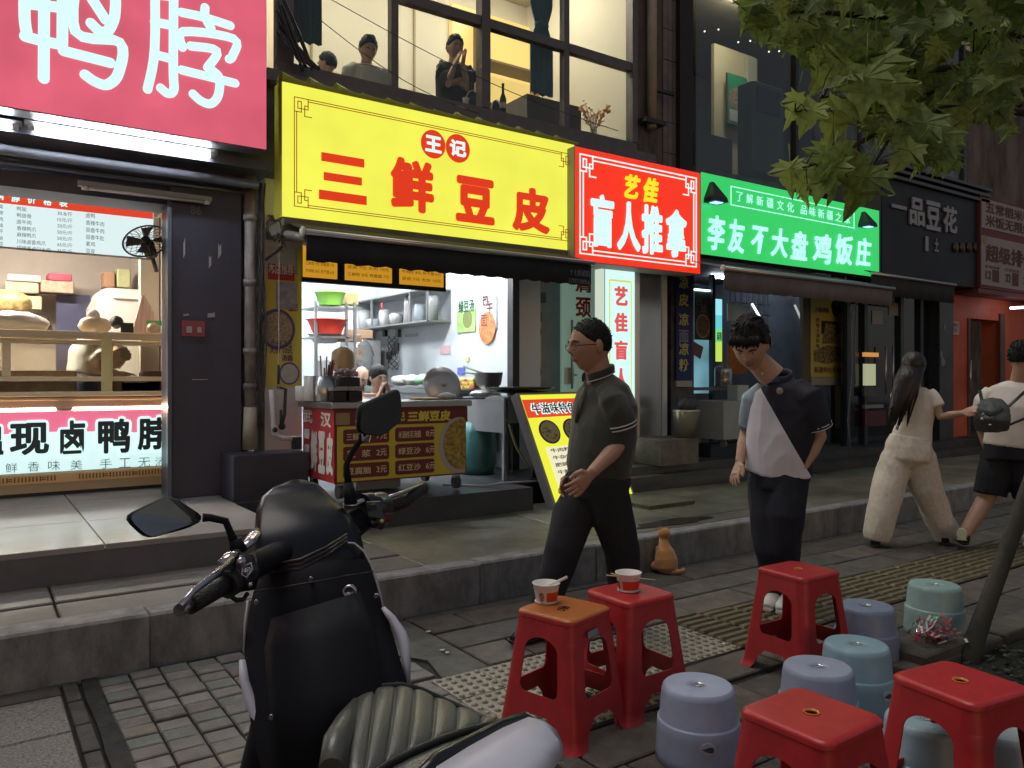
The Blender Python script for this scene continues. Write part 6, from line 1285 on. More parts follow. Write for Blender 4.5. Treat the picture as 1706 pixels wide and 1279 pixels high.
# ================================================================== STOOLS
m_sr = mat('stool_red', (.46, .024, .030), .36, var=.22, scale=13, bump=.05, bscale=120)
def sq_pt(s, side, h, z, rad=.035):
    """point on the rounded square outline, s in -1..1 along one side"""
    r = min(rad, h * .9); hw = h - r
    L = hw + r * PI / 4; t = s * L
    if abs(t) <= hw: x, y = t, -h
    else:
        a = (abs(t) - hw) / r; sg = 1 if t > 0 else -1; x = sg * (hw + r * math.sin(a)); y = -hw - r * math.cos(a)
    c, s_ = math.cos(side * PI / 2), math.sin(side * PI / 2); return Vector((x * c - y * s_, x * s_ + y * c, z))
SH = .46
def hwid(z): return .190 - (.190 - .133) * (z / SH) ** .9
def stool_piece(cells, name, mt, par):
    """cells: list of (side, s-range function, z list)"""
    m = M()
    for side, fs, zs in cells:
        rows = []
        for z in zs:
            s0, s1 = fs(z); rows.append([sq_pt(s0 + (s1 - s0) * k / 6, side, hwid(z) + (.008 * max(0, 1 - z / .02)), z) for k in range(7)])
        o = len(m.v); m.v += [p for r in rows for p in r]
        for i in range(len(rows) - 1):
            for k in range(6): m.f.append([o + i * 7 + k, o + i * 7 + k + 1, o + (i + 1) * 7 + k + 1, o + (i + 1) * 7 + k]); m.mi.append(0); m.sm.append(True)
    o = m.out(name, mt, par)
    bm = bmesh.new(); bm.from_mesh(o.data); bmesh.ops.remove_doubles(bm, verts=bm.verts, dist=1e-5); bm.to_mesh(o.data); bm.free()
    md = o.modifiers.new('wall', 'SOLIDIFY'); md.thickness = .005; md.offset = -1
    es = o.modifiers.new('crisp_rim', 'EDGE_SPLIT'); es.split_angle = .7
    return o
ZR0, ZR1, ZA = .095, .168, .375
def inner(z):
    e = .60 - .05 * (z / ZA)
    if z > ZA - .05: e *= math.sqrt(max(0, 1 - ((z - (ZA - .05)) / .05) ** 2))
    if z <= ZR0 + 1e-6: return .30 + .32 * max(0, 1 - z / ZR0) ** .5
    if ZR1 <= z < ZR1 + .03: e *= math.sqrt(max(0, 1 - ((ZR1 + .03 - z) / .03) ** 2 * .35))
    return e
def red_stool(par_loc, label, rot, orange=False):
    t = thing('red_stool', label, 'stool', (0, 0, 0), 'red plastic stools')
    zl = [0, .006, .02, .04, .06, ZR0]; zu = [ZR1 + i * .005 for i in range(7)] + [.22, .26, .30, ZA - .05] + [ZA - .05 + .05 * math.sin(k * PI / 16) for k in range(1, 9)]
    for side in range(4):
        nx = (side + 1) % 4; cells = []
        for sd, f in ((side, lambda z: (inner(z), 1.0)), (nx, lambda z: (-1.0, -inner(z)))): cells += [(sd, f, zl), (sd, f, zu)]
        for sd, f in ((side, lambda z: (.5, 1.0)), (nx, lambda z: (-1.0, -.5))): cells.append((sd, f, [ZR0, .12, .145, ZR1]))
        stool_piece(cells, 'leg', m_sr, t)
        stool_piece([(side, lambda z: (-.5, .5), [ZR0, .12, .145, ZR1])], 'rail', m_sr, t)
    # seat with apron and rolled edge
    m = M(); n = 4 * 12; rows = []
    def ring(h, z, rad=.035): return [sq_pt(-1 + 2 * k / 12, sd, h, z, rad) for sd in range(4) for k in range(12)]
    prof = [(hwid(ZA), ZA), (hwid(.385), .385), (hwid(.42), .42), (hwid(.436), .436), (hwid(.438) + .003, .4385), (hwid(.45) + .0035, .449), (hwid(.452) + .003, .4525), (.1315, .4575), (.127, SH - .0004), (.121, SH), (.110, SH), (.06, SH - .001), (.020, SH - .0012), (.019, SH - .012)]
    m.rings([ring(h, z, .035 if h > .05 else h * .7) for h, z in prof], cap=False)
    o = m.out('seat', m_sr, t); md = o.modifiers.new('wall', 'SOLIDIFY'); md.thickness = .005; md.offset = -1
    es = o.modifiers.new('crisp_rim', 'EDGE_SPLIT'); es.split_angle = .7
    return t
def place(t, loc, rot, label=None, group=None):
    t.location = Vector(loc); t.rotation_euler = (0, 0, math.radians(rot))
    if label: t['label'] = label
    return t
proto = red_stool(None, 'x', 0)
bpy.context.view_layer.update()
spots = [((940, 1012), 15, 'orange topped red stool holding the cup with a white spoon'), ((1050, 985), 0, 'red stool holding the cup with chopsticks laid across'),
         ((1330, 948), -2, 'empty red stool farthest from the scooter, in front of the bending man'), ((1352, 1187), 1, 'red stool at the bottom edge, nearest the lavender round stool'), ((1600, 1134), -8, 'red stool at the lower right with a pale label on its side')]
stools = []
for k, ((u, v), rot, lb) in enumerate(spots):
    t = proto if k == 0 else copy_tree(proto)
    p = G(u, v, SH); place(t, (p.x, p.y, 0.002), rot, lb); stools.append((t, p))
m_so = mat('stool_orange_top', (.46, .13, .03), .35, var=.2, scale=6)
for ch in stools[0][0].children:
    if ch.name.startswith('seat'):
        ch.data = ch.data.copy(); ch.data.materials.append(m_so)
        for f in ch.data.polygons:
            if f.center.z > .4535: f.material_index = 1
        ch['label'] = 'worn orange seat top'
def sticker(t, rot, off, w, h, z, label=None):
    a = math.radians(rot); hz = hwid(z) + .008
    m = M(); y = -hz - .001; tl_ = (hwid(z - h / 2) - hwid(z + h / 2)) / h
    pts = [(-w / 2 + off, y - tl_ * h / 2 - .001, z - h / 2), (w / 2 + off, y - tl_ * h / 2 - .001, z - h / 2), (w / 2 + off, y + tl_ * h / 2 - .001, z + h / 2), (-w / 2 + off, y + tl_ * h / 2 - .001, z + h / 2)]
    c, s_ = math.cos(a), math.sin(a); m.quad(*[Vector((x * c - y * s_, x * s_ + y * c, z)) for x, y, z in pts])
    me = m.mesh('sticker', mat('sticker_silver', (.35, .36, .38), .25, metal=.4, var=.4, scale=60)); o = bpy.data.objects.new('sticker', me); COL.objects.link(o); o.parent = t
sticker(stools[0][0], 0, -.02, .07, .024, .395); sticker(stools[4][0], 90, .01, .06, .022, .40)
# oval hole rims
for t, p in stools[2:]:
    o = bpy.data.objects.new('hole_rim', M().lathe((0, 0, SH - .004), [(.019, 0), (.023, .0055), (.019, .006), (.017, 0)], n=20).mesh('hole_rim', mat('rim_glow', (.55, .18, .04), .25))); COL.objects.link(o); o.parent = t
# round bucket stools
def round_stool(col, nm):
    t = thing('round_stool', 'x', 'stool', (0, 0, 0), 'pastel round plastic stools'); h = .262
    mt = mat(nm, col, .38, var=.16, scale=11, bump=.04, bscale=100)
    m = M(); m.lathe((0, 0, 0), [(.146, 0), (.150, .003), (.149, .03), (.1455, .105), (.144, .139), (.1425, .1425), (.1375, .144), (.1365, .147), (.128, h - .022), (.124, h - .008), (.117, h - .0012)], n=56); m.out('body', mt, t)
    m = M(); m.lathe((0, 0, 0), [(.117, h - .0012), (.110, h), (.05, h - .002), (.0175, h - .003), (.017, h - .02), (.0, h - .021)], n=56); m.out('seat', mt, t)
    M().lathe((0, 0, h - .004), [(.0175, 0), (.0205, .0035), (.0195, .0045), (.0165, 0)], n=28).out('hole_rim', mat('rim_chrome', (.75, .75, .78), .2, metal=.7), t)
    M().lathe((0, 0, h - .0195), [(.0165, 0), (0, .001)], n=20).out('hole', m_black, t)
    o = M().prism([(.026 * math.cos(k * PI / 10), -.1445, .095 + .021 * math.sin(k * PI / 10)) for k in range(20)], (0, -.0025, .0003)).out('sticker', mat('sticker_oval', (.50, .52, .54), .3), t)
    q = M(); q.prism([(.022 * math.cos(a) - .001, -.1475, .094 + .008 * math.sin(a) + .004 * math.sin(2 * a)) for a in [k * PI / 6 for k in range(12)]], (0, -.0006, 0)); q.out('sticker_print', mat('sticker_ink', (.06, .06, .10), .5), o)
    return t
rs = [((1163, 1140), (.36, .41, .56), 'lav1', 'pale lavender round stool in front of the two cup stools', -35), ((1363, 1109), (.34, .39, .52), 'lav2', 'lavender grey round stool touching the blue one with the oval sticker', 40),
      ((1427, 1072), (.28, .43, .52), 'blue1', 'light blue round stool with an oval sticker on its side', -8), ((1443, 1008), (.23, .27, .40), 'lav3', 'slate blue round stool behind the light blue one', 70),
      ((1557, 973), (.34, .50, .49), 'mint1', 'mint round stool farthest right behind the plastic bag', 80), ((1546, 1196), (.32, .45, .54), 'blue2', 'pale blue round stool half hidden under the left side of right red stool', 60),
      ((1668, 1208), (.36, .42, .46), 'blue3', 'pale round stool seen through the right side of the right red stool', 60)]
for (u, v), c_, nm, lb, rot in rs:
    t = round_stool(c_, 'round_' + nm); p = G(u, v, .262); place(t, (p.x, p.y, .002), rot, lb)
# cups on stools
m_cup = mat('cup_paper', (.74, .72, .68), .5, var=.05); m_cred = mat('cup_band', (.60, .06, .02), .45)
def noodle_cup(c, label, rot, spoon):
    c = Vector(c); t = thing('noodle_cup', label, 'cup', c)
    r = lambda z: .040 + .013 * z / .07
    M().lathe(c, [(0, .004), (r(0) - .003, .004), (r(0), 0), (r(.004), .004), (r(.07), .07), (r(.07) + .003, .073), (r(.07) + .003, .076), (r(.07) - .002, .076), (r(.06) - .002, .05), (.0, .048)], n=40).out('cup_wall', m_cup, t)
    m = M(); a0 = math.radians(rot); nseg = 26
    ring = [[c + Vector(((r(z) + .0012) * math.cos(a0 + k * PI * 1.45 / nseg), (r(z) + .0012) * math.sin(a0 + k * PI * 1.45 / nseg), z)) for k in range(nseg + 1)] for z in (.008, .046)]
    m.rings(ring, cap=False, close=False); m.out('red_band', m_cred, t)
    m = M()
    for q in range(2):
        for i, ch in enumerate('热干'):
            aa = a0 - .42 - (.0 if q else .0); zz = .036 - i * .020
            e = Vector((-math.sin(aa), math.cos(aa), 0)); n = Vector((math.cos(aa), math.sin(aa), 0)); p = c + n * (r(zz) + .0015) + Vector((0, 0, zz)); w = .010
            if q == 0: letter(m, ch, p - e * w / 1 + Vector((0, 0, -.009)), p + e * w + Vector((0, 0, -.009)), p + e * w + Vector((0, 0, .009)), p - e * w + Vector((0, 0, .009)), .02, .001)
    m.out('cup_lettering', mat('cup_ink', (.30, .03, .05), .5), t)
    M().lathe(c + Vector((0, 0, .0)), [(.046, .0006), (.047, .004), (.041, .004)], n=32).out('cup_foot', mat('cup_foot', (.6, .5, .45), .5), t)
    if spoon:
        M().tube([c + Vector((-.01, .0, .055)), c + RT * .085 + Vector((0, 0, .098))], [(.006, .003)] * 2, n=8).out('spoon', m_cup, t)
    return t
p = stools[0][1]; q = G(910, 1003, SH); noodle_cup((q.x, q.y, SH + .003), 'paper cup with red band and a white spoon standing in it', -125, True)
q2 = G(1047, 984, SH); noodle_cup((q2.x, q2.y, SH + .003), 'paper cup with red band under a pair of chopsticks', -165, False)
M().tube([C(1010, 958, 3.33), C(1092, 966, 3.24)], .0028, n=6).out('chopstick', mat('stick_bamboo', (.48, .42, .25), .6), label='longer bamboo chopstick laid across the cup rim', cat='chopstick')
M().tube([C(1018, 955, 3.36), C(1060, 965, 3.26)], .0028, n=6).out('chopstick', MATS['stick_bamboo'], label='shorter bamboo chopstick crossing behind on the cup rim', cat='chopstick')
pe = M()
for k in range(26): pe.ball(G(938 + R.uniform(-9, 9), 1013 + R.uniform(-3, 3), SH + .005), R.uniform(.0022, .004), n=6, m=4)
pe.out('spilled_crumbs', mat('crumbs', (.12, .05, .02), .5), label='small heap of brown crumbs beside the spoon cup', cat='crumbs', kind='stuff')
# plastic bag with red wrappers
pb = thing('wrapper_bag', 'clear plastic bag of red and white wrappers beside the mint stool', 'bag', G(1532, 1047)); c = Vector((3.86, 1.98, .083))
m = M(); m.ball(c + Vector((-.02, 0, .045)), (.13, .09, .05), n=22, m=12)
for i, p in enumerate(m.v):
    q = p - c; m.v[i] = c + q * (1 + .3 * noise.noise(p * 26)); m.v[i].z = max(.086, m.v[i].z)
m.out('bag_film', glass('bag_film', (.92, .92, .92), .5, .15), pb)
m = M(); m.slot(0)
for k in range(110):
    p = c + Vector((R.gauss(.01, .045), R.gauss(0, .035), abs(R.gauss(.03, .025)) + .008)); a = R.uniform(0, 6.3); e = Vector((math.cos(a), math.sin(a), R.uniform(-.8, .8))) * .022; f = Vector((-math.sin(a), math.cos(a), R.uniform(-.8, .8))) * .005
    m.slot(0 if k % 4 else 1); m.add([p - e - f, p + e - f, p + e + f, p - e + f], [(0, 1, 2, 3)], False)
m.out('wrappers', [mat('wrap_red', (.50, .03, .06), .35), mat('wrap_white', (.65, .6, .62), .4)], pb, kind='stuff')
# ================================================================== SCOOTER
m_sp = mat('scooter_black', (.008, .009, .014), .3, var=.2, scale=3, coat=.3); m_sm = mat('scooter_matt', (.009, .009, .014), .68, bump=.06, bscale=220, spec=.2)
m_ch = mat('scooter_chrome', (.45, .43, .48), .22, metal=.9); m_swp = mat('scooter_white', (.50, .51, .62), .4)
m_seat = mat('seat_leather', (.085, .088, .08), .34, bump=.12, bscale=260, spec=.8)
sc = thing('scooter', 'black and white motor scooter with diamond mirrors and ribbed seat in the foreground', 'scooter', (C(560, 1200, 1.5).x, C(560, 1200, 1.5).y, 0))
def sheet(m, rows, thick):
    """skin through rows of points with real thickness"""
    n = len(rows[0]); o = len(m.v)
    vn = []
    for i, r in enumerate(rows):
        for j, p in enumerate(r):
            a = rows[min(i + 1, len(rows) - 1)][j] - rows[max(i - 1, 0)][j]; b = r[min(j + 1, n - 1)] - r[max(j - 1, 0)]
            vn.append(a.cross(b).normalized() * thick)
    m.v += [p for r in rows for p in r]; m.v += [p + q for p, q in zip([p for r in rows for p in r], vn)]
    N_ = len(rows) * n
    def F(q): m.f.append(q); m.mi.append(m.cur); m.sm.append(True)
    for i in range(len(rows) - 1):
        for j in range(n - 1):
            a = o + i * n + j; F([a, a + 1, a + n + 1, a + n]); F([a + N_, a + n + N_, a + n + 1 + N_, a + 1 + N_])
    bd = [(0, j) for j in range(n)] + [(i, n - 1) for i in range(1, len(rows))] + [(len(rows) - 1, j) for j in range(n - 2, -1, -1)] + [(i, 0) for i in range(len(rows) - 2, 0, -1)]
    for k in range(len(bd)):
        a = o + bd[k][0] * n + bd[k][1]; b = o + bd[(k + 1) % len(bd)][0] * n + bd[(k + 1) % len(bd)][1]; F([a, a + N_, b + N_, b])
    return m
def row(uL, vL, uR, vR, dL, dR, bul, n=13, arch=0):
    """a bulging cross-row between two sighted ends; bul pushes the middle towards the rider"""
    out_ = []
    for j in range(n):
        t = j / (n - 1); k = math.sin(PI * t) ** .7
        out_.append(C(uL + (uR - uL) * t, vL + (vR - vL) * t - arch * k, dL + (dR - dL) * t - bul * k))
    return out_
# leg shield (rider side)
m = M(); sheet(m, [row(470, 922, 585, 905, 1.47, 1.52, .0, arch=6), row(440, 945, 605, 915, 1.44, 1.52, .015, arch=6), row(425, 975, 622, 950, 1.42, 1.50, .03, arch=4), row(414, 1020, 640, 1010, 1.40, 1.48, .03), row(407, 1080, 660, 1075, 1.37, 1.44, .035), row(409, 1150, 676, 1130, 1.34, 1.40, .04), row(420, 1220, 680, 1200, 1.30, 1.36, .04), row(440, 1300, 678, 1290, 1.26, 1.32, .04), row(470, 1420, 660, 1410, 1.24, 1.28, .03)], -.03)
m.out('leg_shield', m_sm, sc)
for u, v, d in ((430, 1000, 1.385), (628, 990, 1.455), (520, 962, 1.43), (455, 1190, 1.275)): M().cyl(C(u, v, d) - FW * .012, .0042, .008, 10, axis=FW).out('screw', m_ch, sc)
m = M(); m.tube([C(*p) for p in ((424, 985, 1.395), (470, 978, 1.395), (530, 968, 1.41), (590, 957, 1.44), (622, 952, 1.47))], .0016, n=5); m.out('panel_gap', m_black, sc)
M().lathe(C(583, 985, 1.415), [(.013, 0), (.013, .006), (.008, .007), (.008, .003), (0, .003)], n=20, axis=-FW).out('key_switch', m_ch, sc)
# glove box bulge and ridge lines
m = M(); sheet(m, [row(452, 1030, 600, 985, 1.36, 1.42, .03, arch=0), row(440, 1080, 625, 1050, 1.33, 1.39, .05), row(445, 1160, 640, 1150, 1.29, 1.34, .05), row(455, 1290, 635, 1290, 1.23, 1.28, .04)], -.02); m.out('glove_box', m_sm, sc)
m = M(); m.tube([C(*p) for p in ((566, 903, 1.475), (590, 905, 1.49), (606, 918, 1.49), (618, 940, 1.485), (628, 970, 1.48), (634, 992, 1.475), (638, 1010, 1.472))], .0022, n=6); m.tube([C(*p) for p in ((413, 1000, 1.395), (408, 1040, 1.385), (406, 1085, 1.37))], .0022, n=6); m.out('trim_line', mat('trim_pale', (.40, .40, .44), .3), sc)
# outer white cowl edges
def strip_(pts, w0, w1, th=.012):
    m = M(); m.tube([C(*p) for p in pts], [(w0 + (w1 - w0) * math.sin(PI * i / (len(pts) - 1)), th) for i in range(len(pts))], n=10, side=RT); return m
strip_([(638, 1012, 1.475), (652, 1030, 1.47), (668, 1056, 1.46), (674, 1075, 1.45), (677, 1105, 1.44), (680, 1140, 1.43)], .004, .011).out('cowl_edge', m_swp, sc)
strip_([(404, 1100, 1.36), (408, 1135, 1.345), (420, 1170, 1.33), (438, 1220, 1.31), (458, 1290, 1.29), (470, 1330, 1.28)], .005, .011).out('cowl_edge', m_swp, sc)
# windscreen / dash hood
m = M(); sheet(m, [row(482, 801, 510, 800, 1.60, 1.62, .0, arch=2), row(455, 812, 530, 806, 1.58, 1.62, .0, arch=0), row(436, 828, 543, 818, 1.55, 1.61, .01), row(427, 850, 562, 838, 1.51, 1.59, .02), row(424, 880, 585, 860, 1.47, 1.55, .02), row(424, 915, 600, 885, 1.44, 1.53, .02), row(426, 950, 606, 915, 1.43, 1.51, .02), row(436, 985, 606, 945, 1.425, 1.50, .02)], -.006)
m.out('windscreen', mat('screen_smoke', (.007, .008, .013), .3, spec=.35), sc)
for k in range(3): M().tube([C(440 + 4 * k, 952 - 5 * k, 1.405), C(500, 948 - 8 * k, 1.40), C(545, 925 - 7 * k, 1.43), C(578, 902 - 6 * k, 1.48)], .003, n=5).out('cowl_crease', mat('crease_grey', (.02, .02, .024), .3), sc)
# handlebar core
m = M(); m.tube([C(385, 965, 1.24), C(415, 945, 1.31), C(460, 925, 1.44), (C(530, 905, 1.55)), C(590, 872, 1.62), C(625, 850, 1.66)], [(.017, .016), (.021, .020), (.024, .024), (.028, .028), (.030, .028), (.022, .022)], n=16); m.out('handlebar_cover', m_sm, sc)
m = M(); m.tube([C(388, 968, 1.235), C(376, 975, 1.22)], [.021, .022], n=16); m.tube([C(378, 972, 1.222), C(316, 1008, 1.135)], [.0145, .014], n=18); m.out('grip', mat('grip_rubber', (.012, .012, .013), .5, bump=.5, bscale=160), sc)
M().tube([C(316, 1008, 1.135), C(308, 1012, 1.12), C(298, 1017, 1.105)], [.010, .0075, .009], n=14).out('bar_end', m_ch, sc)
M().tube([C(388, 932, 1.22), C(352, 962, 1.16), C(322, 985, 1.12), C(300, 1012, 1.09)], [(.006, .004), (.006, .004), (.005, .004), (.007, .006)], n=10).out('brake_lever', m_ch, sc)
m = M(); m.tube([C(398, 925, 1.27), C(400, 955, 1.265), C(402, 985, 1.26)], [(.026, .024), (.032, .028), (.022, .02)], n=16); m.out('switch_housing', m_sp, sc)
m = M(); m.tube([C(*p) for p in ((404, 945, 1.222), (418, 938, 1.225), (421, 948, 1.222), (411, 962, 1.218), (403, 957, 1.218), (404, 945, 1.222))], .0016, n=6); m.out('switch_outline', mat('switch_pale', (.35, .32, .40), .4), sc)
m = M(); m.ball(C(411, 951, 1.226), (.008, .006, .006), n=10, m=6); m.ball(C(402, 936, 1.224), (.008, .006, .008), n=10, m=6); m.ball(C(417, 974, 1.22), .004, n=8, m=6); m.out('switch_button', m_ch, sc)
m = M(); m.tube([C(*p) for p in ((384, 982, 1.25), (384, 993, 1.25), (394, 1000, 1.26), (406, 998, 1.27), (412, 988, 1.28))], .004, n=8); m.out('brake_cable', m_black, sc)
strip_([(404, 915, 1.28), (416, 902, 1.31), (424, 890, 1.34), (428, 884, 1.36)], .006, .012, .006).out('chrome_bracket', m_ch, sc)
strip_([(380, 945, 1.22), (373, 936, 1.215), (385, 924, 1.24), (396, 920, 1.26)], .006, .011, .006).out('master_cylinder', m_ch, sc)
strip_([(572, 843, 1.60), (590, 840, 1.61), (610, 830, 1.63), (628, 825, 1.66), (634, 832, 1.67)], .004, .010, .005).out('chrome_bracket', m_ch, sc)
m = M(); m.tube([C(600, 850, 1.62), C(635, 848, 1.69)], [(.035, .03), (.037, .032)], n=16); m.tube([C(612, 868, 1.62), C(632, 872, 1.65)], [.012, .016], n=10); m.out('switch_housing', m_sp, sc)
m = M(); a, b, c_, d = C(612, 835, 1.60), C(634, 834, 1.63), C(640, 862, 1.63), C(616, 858, 1.60)
m.prism([a, b, c_, d], (-FW * .012)); m.out('switch_panel', mat('switch_grey', (.06, .06, .07), .35), sc)
M().prism([C(617, 840, 1.585), C(627, 839, 1.60), (C(629, 850, 1.60)), C(618, 850, 1.585)], -FW * .004).out('switch_button', m_black, sc)
M().ball(C(636, 868, 1.61), .0045, n=10, m=8).out('starter_button', mat('button_lime', (.45, .50, .22), .4), sc)
m = M(); m.tube([C(640, 846, 1.70), C(672, 835, 1.77), C(704, 812, 1.84)], [.016, .017, .015], n=14); m.out('grip', MATS['grip_rubber'], sc)
M().tube([C(643, 830, 1.69), C(670, 821, 1.75), C(708, 806, 1.84)], [(.005, .004)] * 3, n=8).out('brake_lever', m_ch, sc)
# mirrors
def mirror(base, stem, pts, dd, lb):
    m = M(); m.tube([C(*p) for p in stem], [.0085, .006, .006, .006, .007][:len(stem)], n=10); m.tube([C(*base[0]), C(*base[1])], [.014, .010], n=12); o = m.out('mirror_stem', m_sm, sc)
    P3 = [C(*p) for p in pts]; cen = sum(P3, Vector((0, 0, 0))) / len(P3); n_ = (P3[1] - P3[0]).cross(P3[2] - P3[0]).normalized(); n_ = n_ if n_.dot(FW) > 0 else -n_
    rp = []; k_ = len(P3)
    for i in range(k_):
        a, b, c2 = P3[i - 1], P3[i], P3[(i + 1) % k_]; u1, u2 = (a - b).normalized() * .016, (c2 - b).normalized() * .016
        for t in (0, .33, .66, 1): rp.append((b + u1) * (1 - t) ** 2 + b * 2 * t * (1 - t) + (b + u2) * t * t)
    f = lambda s_, e: [cen + (p - cen) * s_ + n_ * e for p in rp]
    m = M(); m.rings([f(.955, .0), f(1, .004), f(1, .010), f(.9, .020), f(.5, .030)], cap=False); m.f.append(list(range(4 * len(rp), 5 * len(rp)))); m.mi.append(0); m.sm.append(True); h = m.out('mirror_head', m_sm, sc)
    m = M(); m.v = f(.955, .0005); m.f = [list(range(len(rp)))]; m.mi = [0]; m.sm = [False]; m.out('mirror_glass', mat('mirror_glass', (.28, .30, .31), .12, metal=.9, var=.25, scale=10), h)
mirror([(398, 918, 1.275), (391, 898, 1.272)], [(391, 905, 1.272), (385, 890, 1.27), (376, 868, 1.262), (350, 862, 1.25), (338, 862, 1.245)], [(208, 860, 1.16), (285, 823, 1.22), (345, 862, 1.26), (322, 878, 1.245), (247, 898, 1.17)], .0, 'left')
mirror([(585, 838, 1.60), (580, 805, 1.61)], [(581, 812, 1.61), (577, 774, 1.61), (588, 750, 1.615), (601, 733, 1.62), (606, 722, 1.62)], [(601, 676, 1.60), (668, 646, 1.68), (672, 700, 1.69), (638, 728, 1.65), (598, 722, 1.60)], 0, 'right')
M().prism([C(602, 722, 1.61), C(618, 722, 1.63), C(614, 737, 1.63), C(603, 735, 1.61)], FW * .01).out('mirror_joint', m_ch, sc)
# seat: ribbed cushion
def seat_row(t):
    """t 0 front (left) .. 1 rear (right); returns far edge, crown, near-edge sightings"""
    return t
far_e = [(566, 1215, 1.22), (592, 1165, 1.30), (630, 1146, 1.34), (668, 1143, 1.36), (700, 1150, 1.37), (740, 1168, 1.37), (780, 1186, 1.36), (822, 1206, 1.34)]
near_e = [(556, 1330, 1.08), (575, 1300, 1.10), (612, 1300, 1.10), (650, 1275, 1.14), (690, 1255, 1.17), (735, 1236, 1.21), (780, 1220, 1.26), (826, 1209, 1.32)]
def lerp_list(L, t):
    x = t * (len(L) - 1); i = min(int(x), len(L) - 2); f = x - i; return tuple(L[i][k] * (1 - f) + L[i + 1][k] * f for k in range(3))
nU, nV = 150, 26
rows = []
for i in range(nU + 1):
    t = i / nU; a = C(*lerp_list(far_e, t)); b = C(*lerp_list(near_e, t)); r_ = []
    for j in range(nV + 1):
        s_ = j / nV; p = a * (1 - s_) + b * s_
        p = p + UP * (.020 * math.sin(PI * min(1, s_ * 1.0)) ** .6 * (1 - .6 * t))
        ph = (t * 7.6 - s_ * 0.35 + .35 * s_ * s_) ; fr_ = ph % 1.0; g_ = min(fr_, 1 - fr_)
        dip = 0.0055 * math.exp(-(g_ / .045) ** 2) - .004 * math.sin(PI * fr_); 
        edge = min(1, s_ / .08) * min(1, (1 - s_) / .06) * min(1, t / .04)
        r_.append(p - UP * (dip * edge))
    rows.append(r_)
m = M(); sheet(m, [list(r) for r in rows], .012); seat = m.out('seat', m_seat, sc)
m = M(); m.tube([C(*lerp_list(near_e, t / 30)) + UP * .004 for t in range(31)], .006, n=8); m.tube([C(*lerp_list(far_e, t / 30)) + UP * .003 for t in range(31)], .0045, n=8); m.out('piping', mat('piping_black', (.02, .02, .02), .4), seat)
# seat side below the piping, tufted
rows = []
for i in range(61):
    t = i / 60; a = C(*lerp_list(near_e, t)); q = lerp_list([(560, 1400, 1.03), (640, 1380, 1.04), (700, 1320, 1.09), (760, 1280, 1.13), (820, 1240, 1.19), (870, 1205, 1.30)], t); b = C(*q); r_ = []
    for j in range(12):
        s_ = j / 11; p = a * (1 - s_) + b * s_; f1 = abs(((t * 13 + s_ * 2.2) % 1) - .5); f2 = abs(((t * 13 - s_ * 2.2) % 1) - .5)
        r_.append(p - FW * (.010 * math.sin(PI * s_) + .006 * min(1, f1 * 5) * min(1, f2 * 5)))
    rows.append(r_)
m = M(); sheet(m, rows, .01); m.out('seat_side', m_seat, sc)
m = M(); m.tube([C(553, 1290, 1.09), C(560, 1240, 1.14), C(575, 1205, 1.20), C(592, 1170, 1.27)], [(.03, .02), (.028, .02), (.02, .016), (.008, .006)], n=12); m.out('seat_nose', m_seat, sc)
# tail rail and white side panel
m = M(); m.tube([C(690, 1312, 1.03), C(728, 1272, 1.08), C(786, 1241, 1.14), (C(835, 1215, 1.21)), C(872, 1203, 1.27), C(892, 1207, 1.30)], [(.016, .012)] * 5 + [(.008, .008)], n=14); m.out('grab_rail', m_sp, sc)
m = M(); sheet(m, [[C(716, 1340, .99), C(730, 1302, 1.03), C(785, 1268, 1.09), C(840, 1236, 1.16), C(880, 1217, 1.23), C(900, 1221, 1.25)], [C(760, 1350, .98), C(770, 1310, 1.01), C(815, 1275, 1.06), C(860, 1245, 1.12), C(900, 1225, 1.19), C(912, 1232, 1.22)], [C(820, 1380, .98), C(830, 1340, 1.0), C(860, 1300, 1.04), C(890, 1270, 1.08), C(912, 1246, 1.15), C(917, 1247, 1.18)], [C(860, 1440, .98), C(870, 1400, .99), C(885, 1340, 1.02), C(903, 1300, 1.06), C(914, 1272, 1.12), C(916, 1270, 1.14)]], .02)
m.out('tail_panel', m_swp, sc)
M().ball(C(893, 1206, 1.285), .006, n=8, m=6).out('rail_bolt', m_ch, sc)
# lower body, floor, wheels, stand: below the picture but part of the machine
def S(f, s_, z):   # f metres forward along the machine, s_ to its right
    hd_ = (C(560, 1000, 1.45) - C(760, 1000, 1.18)); hd_.z = 0; hd_.normalize(); rt_ = Vector((hd_.y, -hd_.x, 0)); o = C(690, 1000, 1.22); o.z = 0
    return o + hd_ * f + rt_ * s_ + UP * z
for f, rr_ in ((.66, .21), (-.45, .21)):
    w = M(); c = S(f, 0, .215); ax_ = (S(0, 1, 0) - S(0, 0, 0)).normalized(); e = (S(1, 0, 0) - S(0, 0, 0)).normalized()
    w.lathe(c - ax_ * .05, [(.13, 0), (.19, .005), (.212, .03), (.212, .07), (.19, .095), (.13, .10)], n=36, axis=ax_); wh = w.out('wheel', mat('tyre', (.02, .02, .02), .7), sc)
    M().lathe(c - ax_ * .045, [(0, .0), (.03, .0), (.13, .03), (.13, .06), (.03, .09), (0, .09)], n=24, axis=ax_).out('rim', m_ch, wh)
m = M(); m.tube([S(.30, 0, .30), S(.0, 0, .28), S(-.2, 0, .30)], [(.16, .05)] * 3, n=14, side=S(0, 1, 0) - S(0, 0, 0)); m.out('footboard', m_sm, sc)
m = M(); m.tube([S(.62, 0, .30), S(.52, 0, .55), S(.42, 0, .80)], [(.05, .04), (.06, .05), (.05, .04)], n=16, side=S(0, 1, 0) - S(0, 0, 0)); m.out('front_fork_cover', m_sm, sc)
